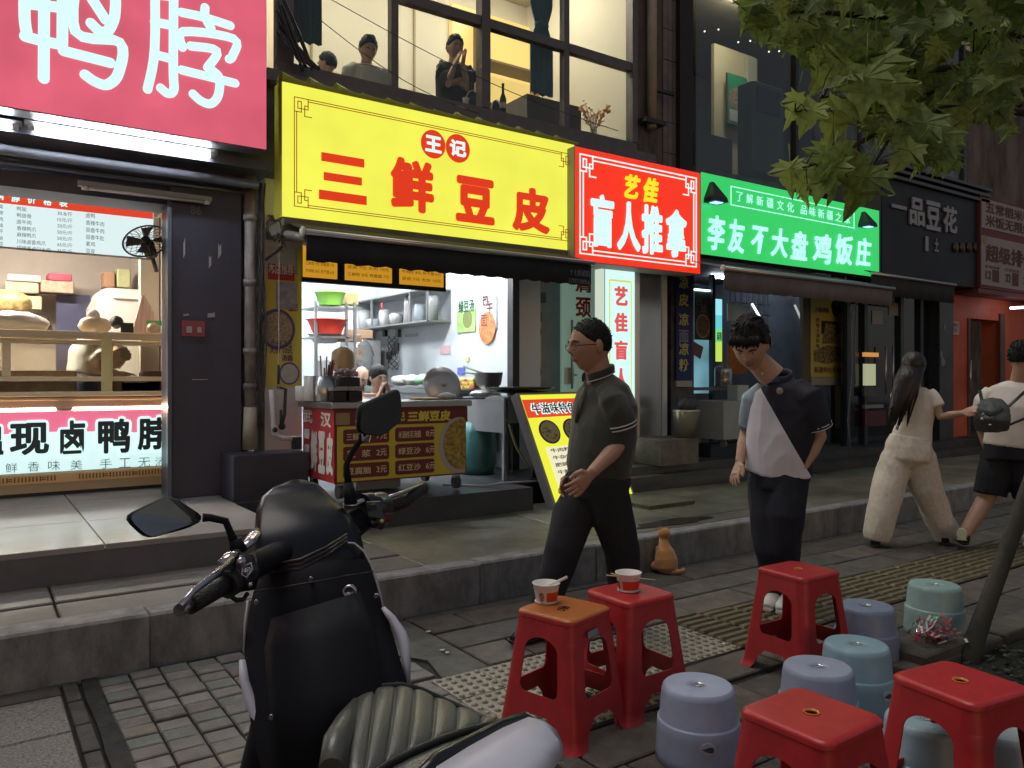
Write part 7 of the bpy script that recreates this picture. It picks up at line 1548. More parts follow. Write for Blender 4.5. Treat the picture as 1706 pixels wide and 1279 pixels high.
m = M(); m.tube([S(-.12, 0, .34), S(-.20, 0, .52), S(-.30, 0, .62), S(-.52, 0, .68)], [(.13, .12), (.14, .13), (.13, .10), (.05, .05)], n=18, side=S(0, 1, 0) - S(0, 0, 0)); m.out('rear_body', m_sm, sc)
m = M(); m.tube([S(-.05, -.12, .28), S(-.08, -.26, .01)], .011, n=8); m.out('side_stand', m_ch, sc)
m = M(); m.tube([S(.66, .09, .22), S(.60, .07, .5)], .02, n=8); m.tube([S(.66, -.09, .22), S(.60, -.07, .5)], .02, n=8); m.out('fork', m_ch, sc)
# ================================================================== PEOPLE
def vn(v): return Vector(v).normalized()
def head_into(m, c, f, up, s=1.0, n=44, k=34, jaw=1.0):
    """one closed head surface with brow, sockets, nose, lips, chin; c centre, f facing"""
    f = vn(f); up = vn(up); sd = f.cross(up).normalized(); up = sd.cross(f)
    g = lambda x, a, w: math.exp(-((x - a) / w) ** 2)
    rings = []
    for i in range(k + 1):
        th = -PI / 2 + PI * i / k; z = math.sin(th); cr = max(math.cos(th), 1e-3); ring = []
        for j in range(n):
            ph = 2 * PI * j / n; x = cr * math.sin(ph); y = cr * math.cos(ph)
            rx, ry, rz = .0775, .098, .120
            if z < 0: rx *= 1 - .30 * jaw * (-z) ** 1.3; ry *= 1 - .16 * (-z) ** 1.5
            if y < 0 and z < -.2: ry *= 1 + .55 * (z + .2)
            p = [x * rx, y * ry, z * rz]
            fr = max(0, y)
            if fr > .3:
                d = 0
                d += .0065 * g(z, .22, .10) * g(x, 0, .45)                       # brow
                d -= .0100 * g(z, .08, .10) * (g(x, .36, .15) + g(x, -.36, .15))   # sockets
                d += .0215 * g(z, -.13, .10) * g(x, 0, .13) + .012 * g(z, .02, .12) * g(x, 0, .09)  # nose
                d += .0060 * g(z, -.17, .06) * (g(x, .14, .08) + g(x, -.14, .08))
                d += .0075 * g(z, -.40, .05) * g(x, 0, .26) + .0085 * g(z, -.52, .05) * g(x, 0, .22) - .004 * g(z, -.46, .02) * g(x, 0, .26)
                d += .010 * g(z, -.80, .14) * g(x, 0, .35)
                d += .004 * g(z, -.12, .2) * (g(x, .55, .2) + g(x, -.55, .2))
                p[1] += d * min(1, fr * 1.6)
            q = c + (sd * p[0] + f * p[1] + up * p[2]) * s; ring.append(q)
        rings.append(ring)
    m.rings(rings, cap=True)
    for sg in (-1, 1):
        e = c + (sd * (sg * .077) - f * .006 + up * .0) * s
        m.ball(e, (.012 * s, .020 * s, .033 * s), n=10, m=8, ax=(sd * 1.0 + f * .3 * sg, f, up))
    return sd, f, up
def hand_into(m, wr_, d, pn, th, s=1.0, curl=.5, spread=.12):
    """palm and five fingers; d towards fingertips, pn palm normal, th towards the thumb side"""
    d = vn(d); pn = vn(pn); th = vn(Vector(th) - d * Vector(th).dot(d)); pn = d.cross(th).normalized() * (1 if d.cross(th).dot(pn) > 0 else -1)
    m.tube([wr_ - d * .015 * s, wr_ + d * .02 * s, wr_ + d * .055 * s, wr_ + d * .088 * s], [(.026 * s, .020 * s), (.031 * s, .0165 * s), (.040 * s, .0150 * s), (.038 * s, .012 * s)], n=14, side=th)
    lens = (.072, .080, .074, .058)
    for k in range(4):
        off = (1.5 - k) * .0195 * s; b = wr_ + d * .075 * s + th * off; dd = (d + th * (1.5 - k) * spread).normalized(); pts = [b]; a = 0; L = lens[k] * s
        for seg, fr in ((.0, .45), (1, .30), (2, .25)):
            a += curl * (.45 + .10 * k * .5) if seg else curl * .30
            v = dd * math.cos(a) + pn * math.sin(a); pts.append(pts[-1] + v * L * fr)
        m.tube([b - dd * .02 * s] + pts, [.0098 * s, .0098 * s, .0090 * s, .0082 * s, .0066 * s], n=8)
    b = wr_ + d * .022 * s + th * .026 * s; m.tube([b - th * .01 * s, b + (d * .55 + th * .75) * .022 * s + pn * .004, b + (d * .85 + th * .5) * .048 * s + pn * .014 * s, b + (d * 1.0 + th * .30) * .074 * s + pn * .022 * s], [.0145 * s, .0135 * s, .0110 * s, .0082 * s], n=9)
m_skin = mat('skin', (.42, .24, .17), .5, var=.10, scale=14, bump=.04, bscale=200)
m_skin2 = mat('skin_pale', (.52, .33, .24), .5, var=.10, scale=14)
m_hair = mat('hair_black', (.008, .007, .007), .6, spec=.25, bump=.6, bscale=90, stretch=(1, 1, .25))
m_eyew = mat('eye_white', (.6, .58, .55), .3); m_iris = mat('iris', (.012, .008, .006), .2); m_brow = mat('brow', (.02, .014, .012), .8); m_lip = mat('lip', (.33, .12, .10), .45)
def facial(par, c, sd, f, up, s=1.0, lid=.6):
    for sg in (-1, 1):
        e = c + (sd * (.0295 * sg) + f * .0815 + up * .0105) * s
        m = M(); m.ball(e, (.0130 * s, .007 * s, .0058 * s * lid + .001), n=12, m=8, ax=(sd, f, up)); o = m.out('eye', m_eyew, par)
        M().ball(e + f * .0045 * s, (.0052 * s, .0035 * s, .0050 * s * lid + .0008), n=10, m=6, ax=(sd, f, up)).out('iris', m_iris, o)
        m = M(); m.tube([c + (sd * (sg * x) + f * y + up * z) * s for x, y, z in ((.014, .098, .026), (.030, .094, .032), (.047, .079, .026))], [(.004 * s, .003 * s), (.0048 * s, .003 * s), (.002 * s, .002 * s)], n=8, side=up); m.out('eyebrow', m_brow, par)
    m = M(); m.tube([c + (sd * x + f * y + up * z) * s for x, y, z in ((-.022, .080, -.056), (0, .0935, -.0545), (.022, .080, -.056))], [(.003 * s, .002 * s), (.0075 * s, .0042 * s), (.003 * s, .002 * s)], n=8, side=up); m.out('lips', m_lip, par)
def short_hair(par, c, sd, f, up, s=1.0, top=.022, seed=1, fringe=.0, mt=None, crop=False):
    m = M(); n, k = 48, 30; rings = []
    for i in range(k + 1):
        th = -PI / 2 + PI * i / k; z = math.sin(th); cr = max(math.cos(th), 1e-3); ring = []
        for j in range(n):
            ph = 2 * PI * j / n; x, y = cr * math.sin(ph), cr * math.cos(ph)
            p = Vector((x * .0835, y * .1015 - .010, z * .104 + .022 + top * .5 * max(0, z)))
            q = 1 + (.06 if not crop else .015) * noise.noise(Vector((x * 5, y * 5, z * 5 + seed))) + (.035 if not crop else .01) * noise.noise(Vector((x * 16, y * 16, z * 12 + seed)))
            zh = .52 - .55 * abs(x) ** 2.2
            if y > 0: p.y -= .050 * min(1, max(0, zh - z) * 3.2) * min(1, y * 2.2); p.x *= 1 - .10 * min(1, max(0, zh - z) * 3) * min(1, y * 2)
            if y > .2: p.y += fringe * .4 * max(0, z)
            if z < -.45: q *= 1 - .30 * min(1, (-.45 - z) * 1.6)
            if crop: q *= .968
            ring.append(c + (sd * (p.x * q) + f * (p.y * q) + up * (p.z * q)) * s)
        rings.append(ring)
    m.rings(rings, cap=True)
    rt = random.Random(seed)
    for q in range(240 if crop else 170):
        i = rt.randrange(int(k * .42), k - 1); j = rt.randrange(n); p = rings[i][j]; o = (p - c).normalized(); dn = (rings[max(0, i - 2)][(j + 1) % n] - p); dn = dn.normalized() if dn.length > 0 else -up
        L_ = rt.uniform(.018, .034) * s * (.36 if crop else 1); m.tube([p - o * .006, p + o * .004 + dn * L_ * .5, p + o * .004 * rt.uniform(-.5, 2) + dn * L_], [.0055 * s * (.5 if crop else 1), .0045 * s * (.5 if crop else 1), .0006], n=4)
    if fringe:
        for t in range(-4, 5):
            a = c + (sd * (t * .0135) + f * .070 + up * .088) * s; b = c + (sd * (t * .0145 + .004) + f * .092 + up * .066) * s; e = c + (sd * (t * .015 + .010) + f * (.093 - abs(t) * .0035) + up * (.043 + .006 * math.sin(t * 2.1))) * s
            m.tube([a, b, e], [.013 * s, .010 * s, .0035 * s], n=7)
    return m.out('hair', mt or m_hair, par)
def body_done(m, par, mt, voxel=.005, sm=3, name='body', dec=.6): o = remeshed(m, voxel, sm, dec=dec).out(name, mt, par); return o
def cloth(m, par, name, mt, voxel=.008, sm=4, amp=.006, scale=7, stretch=(1, 1, 1), dec=.7): return remeshed(m, voxel, sm, amp, scale, stretch, dec=dec).out(name, mt, par)
def arm_into(m, sh, el, wr_, s=1.0): m.tube([sh, sh * .5 + el * .5, el, el * .6 + wr_ * .4, wr_], [.048 * s, .045 * s, .037 * s, .038 * s, .0255 * s], n=14)
def ringband(par, c, ax, r, h, mt, name='sleeve_stripe', r2=None):
    m = M(); ax = vn(ax); m.tube([c, c + ax * h], [r, r2 or r], n=26, cap=False, smooth=True); o = m.out(name, mt, par); md = o.modifiers.new('t', 'SOLIDIFY'); md.thickness = .002; return o
def shoe(par, heel, toe, mt, s=1.0, sole=None):
    heel, toe = Vector(heel), Vector(toe); d = (toe - heel); L = d.length; d.normalize(); sd = d.cross(UP).normalized(); h = lambda t, z: heel + d * L * t + UP * z
    m = M(); m.tube([h(-.02, .045), h(.10, .050), h(.3, .055), h(.55, .040), h(.8, .030), h(1.0, .022)], [(.030 * s, .038 * s), (.036 * s, .048 * s), (.038 * s, .050 * s), (.044 * s, .036 * s), (.044 * s, .028 * s), (.024 * s, .016 * s)], n=16, side=sd)
    o = m.out('shoe', mt, par)
    m = M(); m.tube([h(-.04, .008), h(.3, .008), h(.7, .008), h(1.03, .008)], [(.032 * s, .009), (.038 * s, .009), (.047 * s, .009), (.026 * s, .009)], n=14, side=sd); m.out('sole', sole or mat('sole_dark', (.03, .03, .03), .7), o)
XL = Vector((-1, 0, 0)); XR = Vector((1, 0, 0)); YN = Vector((0, -1, 0)); YP = Vector((0, 1, 0))
m_stripe = mat('stripe_white', (.62, .62, .64), .7)
# ---- walking man in dark olive polo (faces left along the street)
p1 = thing('person', 'short haired man in glasses and dark olive polo walking left past the cup stools', 'person', G(965, 1062))
f = vn((-.97, .20, -.10)); up = vn((-.06, .0, 1)); hc = C(983, 577, 4.12)
b = M(); sd, f, up = head_into(b, hc, f, up, 1.15)
neck = C(1000, 632, 4.16); b.tube([hc - up * .05 - f * .03, hc - up * .12 - f * .035, neck - UP * .05], [.062, .066, .078], n=16)
shL, elL, wrL = C(1022, 668, 4.00), C(1038, 735, 4.02), C(985, 788, 3.86)
shR, elR, wrR = C(985, 662, 4.32), C(975, 745, 4.36), C(952, 795, 4.22)
arm_into(b, shL, elL, wrL, 1.12); arm_into(b, shR, elR, wrR, 1.12)
hand_into(b, wrL, (C(962, 812, 3.82) - wrL), YP + Vector((0, 0, 0)), vn((-1, 0, .35)), 1.08, .55); hand_into(b, wrR, (C(940, 818, 4.18) - wrR), YN, vn((-1, 0, .3)), 1.0, .9)
b.tube([C(1005, 660, 4.16), C(1005, 760, 4.16)], [(.14, .08), (.13, .09)], n=16, side=YN)
body_done(b, p1, m_skin, .0045)
facial(p1, hc, sd, f, up, 1.15, .5); short_hair(p1, hc, sd, f, up, 1.15, .016, 3, crop=True)
gl = M()
for sg in (-1, 1):
    cc = hc + (sd * (.031 * sg) + f * .103 + up * .006) * 1.1; gl.tube([cc + (sd * (.024 * math.cos(a)) + up * (.0165 * math.sin(a))) * 1.15 for a in [k * PI / 8 for k in range(17)]], .0016, n=6)
    gl.tube([hc + (sd * (.055 * sg) + f * .098 + up * .012) * 1.1, hc + (sd * (.082 * sg) + f * .05 + up * .012) * 1.1, hc + (sd * (.087 * sg) - f * .012 + up * .008) * 1.1], .002, n=6)
gl.tube([hc + (sd * -.007 + f * .108 + up * .010) * 1.1, hc + (sd * .007 + f * .108 + up * .010) * 1.1], .0015, n=5); gl.out('glasses', m_black, p1)
m_p1 = mat('polo_olive', (.032, .038, .028), .75, var=.15, scale=3, bump=.2, bscale=300, sheen=.3)
c = M(); tw = [C(1000, 628, 4.16), C(1004, 648, 4.16), C(1006, 680, 4.15), C(1005, 715, 4.14), C(1001, 750, 4.14), C(998, 775, 4.14), C(998, 792, 4.14)]
c.tube(tw, [(.075, .07), (.175, .095), (.215, .125), (.205, .145), (.19, .158), (.185, .155), (.178, .145)], n=26, side=YN)
c.tube([C(1012, 652, 4.07), shL, C(1030, 690, 4.0), C(1036, 712, 4.01)], [.060, .070, .076, .078], n=18); c.tube([C(992, 652, 4.25), shR, C(980, 700, 4.34)], [.075, .085, .078], n=18)
cloth(c, p1, 'polo_shirt', m_p1, .008, 4, .011, 6, (1, 1, .55))
ax_ = vn(C(1036, 712, 4.01) - C(1030, 690, 4.0))
for k, h in ((-.030, .006), (-.012, .006)): ringband(p1, C(1036, 712, 4.01) + ax_ * (k + .004), ax_, .0835, h, m_stripe)
ringband(p1, C(1036, 712, 4.01) - ax_ * .020, ax_, .0832, .010, m_black, 'sleeve_cuff')
m = M(); cpts = [neck + (f * (.082 * math.cos(a)) + sd * (.078 * math.sin(a))) * 1.0 + UP * (.034 - .020 * math.cos(a)) + f * .012 for a in [(-2.75 + 5.5 * k / 22) + PI for k in range(23)]]
m.tube(cpts, [(.024, .007)] * 23, n=8, side=UP); m.out('collar', m_p1, p1)
m = M(); m.tube([q - UP * .020 + (q - neck).normalized() * .008 for q in cpts], [(.003, .003)] * 23, n=6); m.out('collar_stripe', m_stripe, p1)
m = M(); q = neck + f * .10 - UP * .03; m.tube([q, q + f * .035 - UP * .09, q + f * .045 - UP * .18], [(.016, .003)] * 3, n=8, side=sd); m.out('placket', m_black, p1)
m_tr = mat('trousers_black', (.012, .013, .020), .8, var=.25, scale=4, bump=.15, bscale=200)
c = M(); hipc = C(999, 790, 4.14)
c.tube([C(998, 778, 4.14), C(998, 800, 4.14), C(995, 830, 4.14)], [(.17, .145), (.18, .155), (.15, .13)], n=22, side=YN)
c.tube([C(985, 805, 4.20), C(955, 860, 4.16), C(938, 915, 4.10), C(915, 985, 4.10), C(905, 1046, 4.10)], [.108, .112, .094, .082, .080], n=18)
c.tube([C(1008, 805, 4.08), C(1020, 860, 4.10), C(1036, 915, 4.18), C(1040, 985, 4.26), C(1040, 1036, 4.34)], [.112, .108, .094, .082, .080], n=18)
c.tube([C(965, 790, 4.24), C(945, 812, 4.22)], [.07, .05], n=12)
cloth(c, p1, 'trousers', m_tr, .009, 5, .008, 5, (1, 1, .5))
m_sh = mat('shoe_black', (.012, .012, .012), .3)
q = C(908, 1048, 4.12); q.z = .012; shoe(p1, (q.x + .04, q.y, .012), (q.x - .22, q.y - .02, .012), m_sh, 1.1)
q = C(1040, 1030, 4.36); shoe(p1, (q.x + .06, q.y, .07), (q.x - .17, q.y - .02, .012), m_sh, 1.1)
# ---- bending young man, navy and white polo
p2 = thing('person', 'young man in navy and white polo looking down with one hand in his pocket', 'person', G(1290, 1010))
f = vn((-.86, -.42, -.62)); up = vn((-.55, -.28, .80)); hc = C(1250, 576, 4.60)
b = M(); sd, f, up = head_into(b, hc, f, up, 1.22)
neck = C(1288, 628, 4.68); b.tube([hc - up * .03 - f * .045, hc - up * .11 - f * .05, neck], [.062, .068, .080], n=16)
shL, elL, wrL = C(1345, 662, 4.56), C(1366, 728, 4.58), C(1338, 778, 4.58)
shR, elR, wrR = C(1255, 668, 4.78), C(1243, 720, 4.84), C(1232, 770, 4.74)
arm_into(b, shL, elL, wrL, 1.05); arm_into(b, shR, elR, wrR, 1.0)
hand_into(b, wrR, C(1220, 802, 4.68) - wrR, XR, vn((-.3, -1, .2)), 1.05, .5); hand_into(b, wrL, C(1322, 802, 4.66) - wrL, YP, vn((-1, 0, .2)), 1.0, .3)
b.tube([C(1303, 665, 4.68), C(1300, 760, 4.70)], [(.14, .08), (.12, .09)], n=16, side=YN)
body_done(b, p2, m_skin2, .0045)
facial(p2, hc, sd, f, up, 1.22, .5); short_hair(p2, hc, sd, f, up, 1.32, .035, 7, fringe=.03)
# navy with a white slanting panel: colour set by which side of the seam the cloth lies
m_p2, nt, bs = _new('polo_navy_white'); N, L = nt.nodes, nt.links
sA, sB, sC = C(1262, 640, 4.5), C(1338, 772, 4.46), C(1300, 700, 5.0)
sn = (sB - sA).cross(sC - sA).normalized(); sn = sn if (C(1262, 740, 4.55) - sA).dot(sn) > 0 else -sn
gm = N.new('ShaderNodeNewGeometry'); vm = N.new('ShaderNodeVectorMath'); vm.operation = 'SUBTRACT'; vm.inputs[1].default_value = sA; L.new(gm.outputs['Position'], vm.inputs[0])
vd = N.new('ShaderNodeVectorMath'); vd.operation = 'DOT_PRODUCT'; vd.inputs[1].default_value = sn; L.new(vm.outputs[0], vd.inputs[0])
gt = N.new('ShaderNodeMath'); gt.operation = 'GREATER_THAN'; gt.inputs[1].default_value = 0; L.new(vd.outputs['Value'], gt.inputs[0])
mx = N.new('ShaderNodeMixRGB'); mx.inputs[1].default_value = (.012, .013, .026, 1); mx.inputs[2].default_value = (.74, .76, .86, 1); L.new(gt.outputs[0], mx.inputs[0]); L.new(mx.outputs[0], bs.inputs['Base Color']); bs.inputs['Roughness'].default_value = .75
c = M(); c.tube([C(1297, 636, 4.68), C(1300, 650, 4.68), C(1303, 680, 4.67), C(1300, 720, 4.68), C(1298, 755, 4.70), C(1297, 785, 4.72)], [(.078, .07), (.175, .10), (.205, .125), (.20, .135), (.195, .140), (.195, .145)], n=26, side=vn((.25, -1, 0)))
c.tube([C(1325, 650, 4.62), shL, C(1355, 692, 4.56), C(1361, 712, 4.57)], [.075, .088, .085, .085], n=18)
cloth(c, p2, 'polo_shirt', m_p2, .007, 4, .011, 6, (1, 1, .5))
c = M(); c.tube([C(1275, 652, 4.75), shR, C(1251, 690, 4.80), C(1249, 712, 4.83)], [.070, .076, .070, .066], n=18); cloth(c, p2, 'sleeve', mat('sleeve_pale_blue', (.30, .40, .50), .7), .008, 4, .004)
ax_ = vn(C(1361, 712, 4.57) - C(1355, 692, 4.56))
for k in (-.024, -.008): ringband(p2, C(1361, 712, 4.57) + ax_ * (k + .004), ax_, .0885, .005, m_stripe)
ax2 = vn(C(1249, 712, 4.83) - C(1251, 690, 4.80))
for k in (-.020, -.006): ringband(p2, C(1249, 712, 4.83) + ax2 * k, ax2, .070, .005, m_black)
m = M(); cpts = [C(1296, 634, 4.68) + (vn((-.9, -.35, 0)) * (.082 * math.cos(a)) + vn((-.35, .9, 0)) * (.078 * math.sin(a))) + UP * (.022 - .03 * math.cos(a)) for a in [(-2.7 + 5.4 * k / 22) + PI for k in range(23)]]
m.tube(cpts, [(.024, .007)] * 23, n=8, side=UP); m.out('collar', mat('collar_navy', (.015, .017, .035), .7), p2)
m = M(); m.tube([q - UP * .022 + (q - neck).normalized() * .009 for q in cpts], [(.003, .003)] * 23, n=6); m.out('collar_stripe', mat('stripe_blue', (.30, .34, .50), .7), p2)
q = C(1299, 651, 4.50); M().lathe(C(1299, 651, 4.535), [(.020, 0), (.018, .004), (0, .005)], n=20, axis=-FW).out('chest_badge', mat('badge_silver', (.45, .46, .48), .4, var=.5, scale=120), p2)
M().ball(C(1270, 622, 4.545), .007, n=10, m=6).out('button', m_stripe, p2)
c = M(); c.tube([C(1297, 770, 4.72), C(1298, 795, 4.72), C(1297, 820, 4.70)], [(.175, .135), (.18, .145), (.15, .13)], n=22, side=vn((.25, -1, 0)))
c.tube([C(1278, 800, 4.76), C(1277, 860, 4.70), C(1282, 915, 4.66), C(1292, 965, 4.70), C(1290, 998, 4.74)], [.108, .104, .090, .080, .076], n=18)
c.tube([C(1315, 800, 4.66), C(1308, 860, 4.60), C(1305, 915, 4.62), C(1308, 965, 4.68), C(1310, 1000, 4.70)], [.108, .106, .092, .082, .078], n=18)
cloth(c, p2, 'trousers', mat('trousers_navy', (.010, .012, .026), .8, var=.25, scale=4), .009, 4, .012, 6, (1, 1, .4))
m_shw = mat('shoe_white', (.62, .62, .58), .5)
q = C(1290, 1005, 4.74); shoe(p2, (q.x + .05, q.y, .012), (q.x - .20, q.y - .10, .012), m_shw, 1.05, m_shw); q = C(1312, 1006, 4.68); shoe(p2, (q.x + .05, q.y, .012), (q.x - .20, q.y - .10, .012), m_shw, 1.05, m_shw)
# ---- woman seen from behind
p3 = thing('person', 'long haired woman in white top and baggy cream trousers walking away with arm out', 'person', G(1510, 912))
f = vn((.85, .45, -.05)); hc = C(1522, 612, 6.36)
b = M(); sd, f, up = head_into(b, hc, f, UP, .98)
neck = C(1522, 645, 6.36); b.tube([hc - up * .05 - f * .02, neck - UP * .03], [.045, .055], n=14)
sR, eR, wR = C(1553, 662, 6.30), C(1567, 694, 6.25), C(1603, 688, 6.12); sL, eL, wL = C(1497, 660, 6.44), C(1500, 694, 6.55), C(1512, 722, 6.60)
arm_into(b, sR, eR, wR, .86); arm_into(b, sL, eL, wL, .86); hand_into(b, wR, C(1625, 680, 6.05) - wR, -UP, vn((-.2, -1, 0)), .9, .35); hand_into(b, wL, C(1515, 740, 6.60) - wL, XL, YN, .9, .5)
b.tube([C(1455, 885, 6.36), C(1455, 902, 6.36)], .04, n=12); b.tube([C(1572, 885, 6.42), C(1574, 902, 6.42)], .04, n=12)
body_done(b, p3, m_skin2, .006)
c = M(); c.tube([C(1524, 646, 6.36), C(1525, 655, 6.36), C(1525, 680, 6.36), C(1523, 705, 6.36), C(1520, 722, 6.36), C(1516, 742, 6.36)], [(.065, .05), (.150, .075), (.150, .095), (.132, .09), (.145, .10), (.155, .11)], n=22, side=vn((.45, -.85, 0)))
c.tube([C(1545, 654, 6.32), sR, C(1562, 678, 6.27)], [.055, .062, .060], n=14); c.tube([C(1504, 654, 6.40), sL, C(1497, 680, 6.50)], [.055, .062, .060], n=14)
cloth(c, p3, 'white_top', mat('top_white', (.74, .69, .62), .8), .009, 5, .005, 9, (1, 1, .7))
m_ct = mat('trousers_cream', (.74, .70, .62), .85, col2=(.62, .56, .50), scale=34, bump=.2, bscale=30)
c = M(); c.tube([C(1517, 728, 6.36), C(1514, 745, 6.36), C(1512, 762, 6.36), C(1510, 776, 6.37)], [(.145, .11), (.178, .135), (.185, .14), (.10, .09)], n=22, side=vn((.45, -.85, 0)))
c.tube([C(1498, 742, 6.39), C(1493, 762, 6.40), C(1480, 810, 6.38), C(1470, 850, 6.36), C(1462, 888, 6.36), C(1460, 899, 6.36)], [.09, .122, .125, .118, .108, .092], n=18)
c.tube([C(1528, 742, 6.36), C(1532, 762, 6.36), C(1542, 810, 6.38), C(1558, 850, 6.42), C(1574, 885, 6.44), C(1576, 900, 6.44)], [.09, .122, .120, .112, .106, .088], n=18)
cloth(c, p3, 'baggy_trousers', m_ct, .010, 3, .011, 7, (1, 1, .30))
M().tube([C(1517, 729, 6.36), C(1517, 736, 6.36)], [(.150, .115)] * 2, n=24, side=vn((.45, -.85, 0))).out('waistband', mat('waist_cream', (.60, .54, .48), .8), p3)
for (u, v, d) in ((1457, 907, 6.36), (1574, 908, 6.42)): q = C(u, v, d); shoe(p3, (q.x - .05, q.y - .03, .012), (q.x + .15, q.y + .08, .012), m_sh, .95)
c = M(); n_ = 7
c.ball(hc + up * .025 - f * .012, (.092, .104, .108), n=24, m=16, ax=(sd, f, up))
c.tube([hc - f * .05, C(1510, 632, 6.28), C(1500, 662, 6.26), C(1489, 690, 6.28), C(1482, 708, 6.30)], [(.085, .06), (.085, .05), (.070, .04), (.045, .028), (.012, .01)], n=20, side=sd)
c.tube([hc - f * .04 + sd * .03, C(1520, 640, 6.25), C(1512, 668, 6.24), C(1500, 695, 6.26)], [(.055, .05), (.052, .035), (.036, .025), (.008, .008)], n=16, side=sd)
for k in range(26):
    a = hc - f * .07 + sd * R.uniform(-.07, .07) + up * R.uniform(-.02, .04); e = C(1478 + R.uniform(0, 36), 690 + R.uniform(-6, 28), 6.26); mid = a * .5 + e * .5 + RT * R.uniform(-.02, .05)
    c.tube([a, mid, e], [.012, .010, .003], n=6)
c.out('long_hair', mat('hair_long', (.016, .011, .010), .4, bump=.7, bscale=60, stretch=(1, 1, .2)), p3)
# ---- man with small backpack at the right edge
p4 = thing('person', 'man in white tee and black shorts with small grey backpack at the right edge', 'person', G(1668, 915))
f = vn((.9, .40, -.05)); hc = C(1700, 596, 6.30)
b = M(); sd, f, up = head_into(b, hc, f, UP, 1.02)
neck = C(1697, 632, 6.30); b.tube([hc - up * .05 - f * .02, hc - up * .11 - f * .02, neck - UP * .03], [.056, .058, .066], n=14)
sL, eL, wL = C(1640, 668, 6.44), C(1636, 720, 6.52), C(1650, 760, 6.50); sR, eR, wR = C(1752, 668, 6.12), C(1766, 725, 6.05), C(1768, 775, 6.0)
arm_into(b, sL, eL, wL); arm_into(b, sR, eR, wR); hand_into(b, wL, -UP + f * .3, sd, f, 1, .5); hand_into(b, wR, -UP + f * .3, -sd, f, 1, .5)
b.tube([C(1655, 800, 6.36), C(1642, 832, 6.36), C(1628, 856, 6.30), C(1610, 884, 6.24), C(1604, 900, 6.22)], [.085, .066, .062, .048, .042], n=16)
b.tube([C(1715, 800, 6.24), C(1722, 838, 6.30), C(1720, 870, 6.34), C(1716, 905, 6.36)], [.085, .064, .058, .040], n=16)
body_done(b, p4, m_skin, .006); short_hair(p4, hc, sd, f, up, 1.04, .026, 12)
c = M(); c.tube([C(1697, 636, 6.30), C(1695, 648, 6.30), C(1692, 680, 6.28), C(1688, 715, 6.28), C(1684, 745, 6.28)], [(.075, .06), (.19, .09), (.20, .12), (.19, .13), (.195, .135)], n=24, side=vn((.40, -.9, 0)))
c.tube([C(1655, 652, 6.40), sL, C(1635, 692, 6.48)], [.07, .08, .078], n=14); c.tube([C(1735, 652, 6.18), sR, C(1758, 700, 6.10)], [.07, .08, .078], n=14)
cloth(c, p4, 'white_tee', mat('tee_white', (.76, .71, .67), .8), .010, 5, .006, 7, (1, 1, .6))
c = M(); c.tube([C(1684, 738, 6.28), C(1684, 765, 6.28)], [(.18, .13), (.19, .14)], n=20, side=vn((.40, -.9, 0)))
c.tube([C(1662, 755, 6.36), C(1655, 800, 6.36), C(1650, 824, 6.36)], [.115, .125, .122], n=16); c.tube([C(1705, 755, 6.24), C(1712, 800, 6.24), C(1716, 828, 6.26)], [.115, .125, .122], n=16)
cloth(c, p4, 'black_shorts', m_tr, .010, 4, .007, 6)
m_shg = mat('shoe_greenish', (.50, .50, .36), .6)
q = C(1604, 905, 6.22); shoe(p4, (q.x - .06, q.y - .02, .09), (q.x + .15, q.y + .06, .012), m_shg, 1.05, m_shg); q = C(1716, 915, 6.36); shoe(p4, (q.x - .05, q.y, .012), (q.x + .19, q.y + .06, .012), m_shg, 1.05, m_shg)
for a_, b_ in ((C(1606, 890, 6.22), C(1604, 903, 6.22)), (C(1717, 890, 6.36), C(1716, 905, 6.36))): M().tube([a_, b_], .046, n=14).out('sock', mat('sock_black', (.015, .015, .015), .9), p4)
bp = thing('backpack', 'small grey green drawstring backpack on the back of the man in white', 'backpack', C(1655, 715, 6.1))
c = M(); c.tube([C(1655, 668, 6.14), C(1654, 680, 6.10), C(1652, 700, 6.06), C(1652, 716, 6.08)], [(.07, .04), (.115, .06), (.125, .075), (.11, .06)], n=22, side=vn((.40, -.9, 0)))
remeshed(c, .009, 3, .008, 9).out('bag_body', mat('bag_slate', (.065, .075, .075), .55, var=.3, scale=10, bump=.3, bscale=60), bp)
m = M(); m.tube([C(1632, 650, 6.28), C(1636, 668, 6.20), C(1640, 684, 6.10)], [(.013, .004)] * 3, n=8, side=sd); m.tube([C(1710, 650, 6.12), C(1690, 668, 6.10), C(1670, 686, 6.06)], [(.013, .004)] * 3, n=8, side=sd); m.tube([C(1670, 712, 6.08), C(1700, 700, 6.10), C(1725, 690, 6.12)], [(.010, .004)] * 3, n=8, side=UP); m.out('strap', m_black, bp)
m = M(); m.ball(C(1638, 690, 5.99), .012, n=8, m=6); m.ball(C(1636, 698, 5.99), .014, n=8, m=6); m.ball(C(1650, 708, 5.98), .010, n=8, m=6); m.out('buckle', m_ch, bp)
m = M(); m.tube([C(1628, 680, 6.02), C(1650, 690, 5.985), C(1672, 682, 6.02)], [(.02, .006)] * 3, n=8, side=UP); m.out('flap', MATS['bag_slate'], bp)
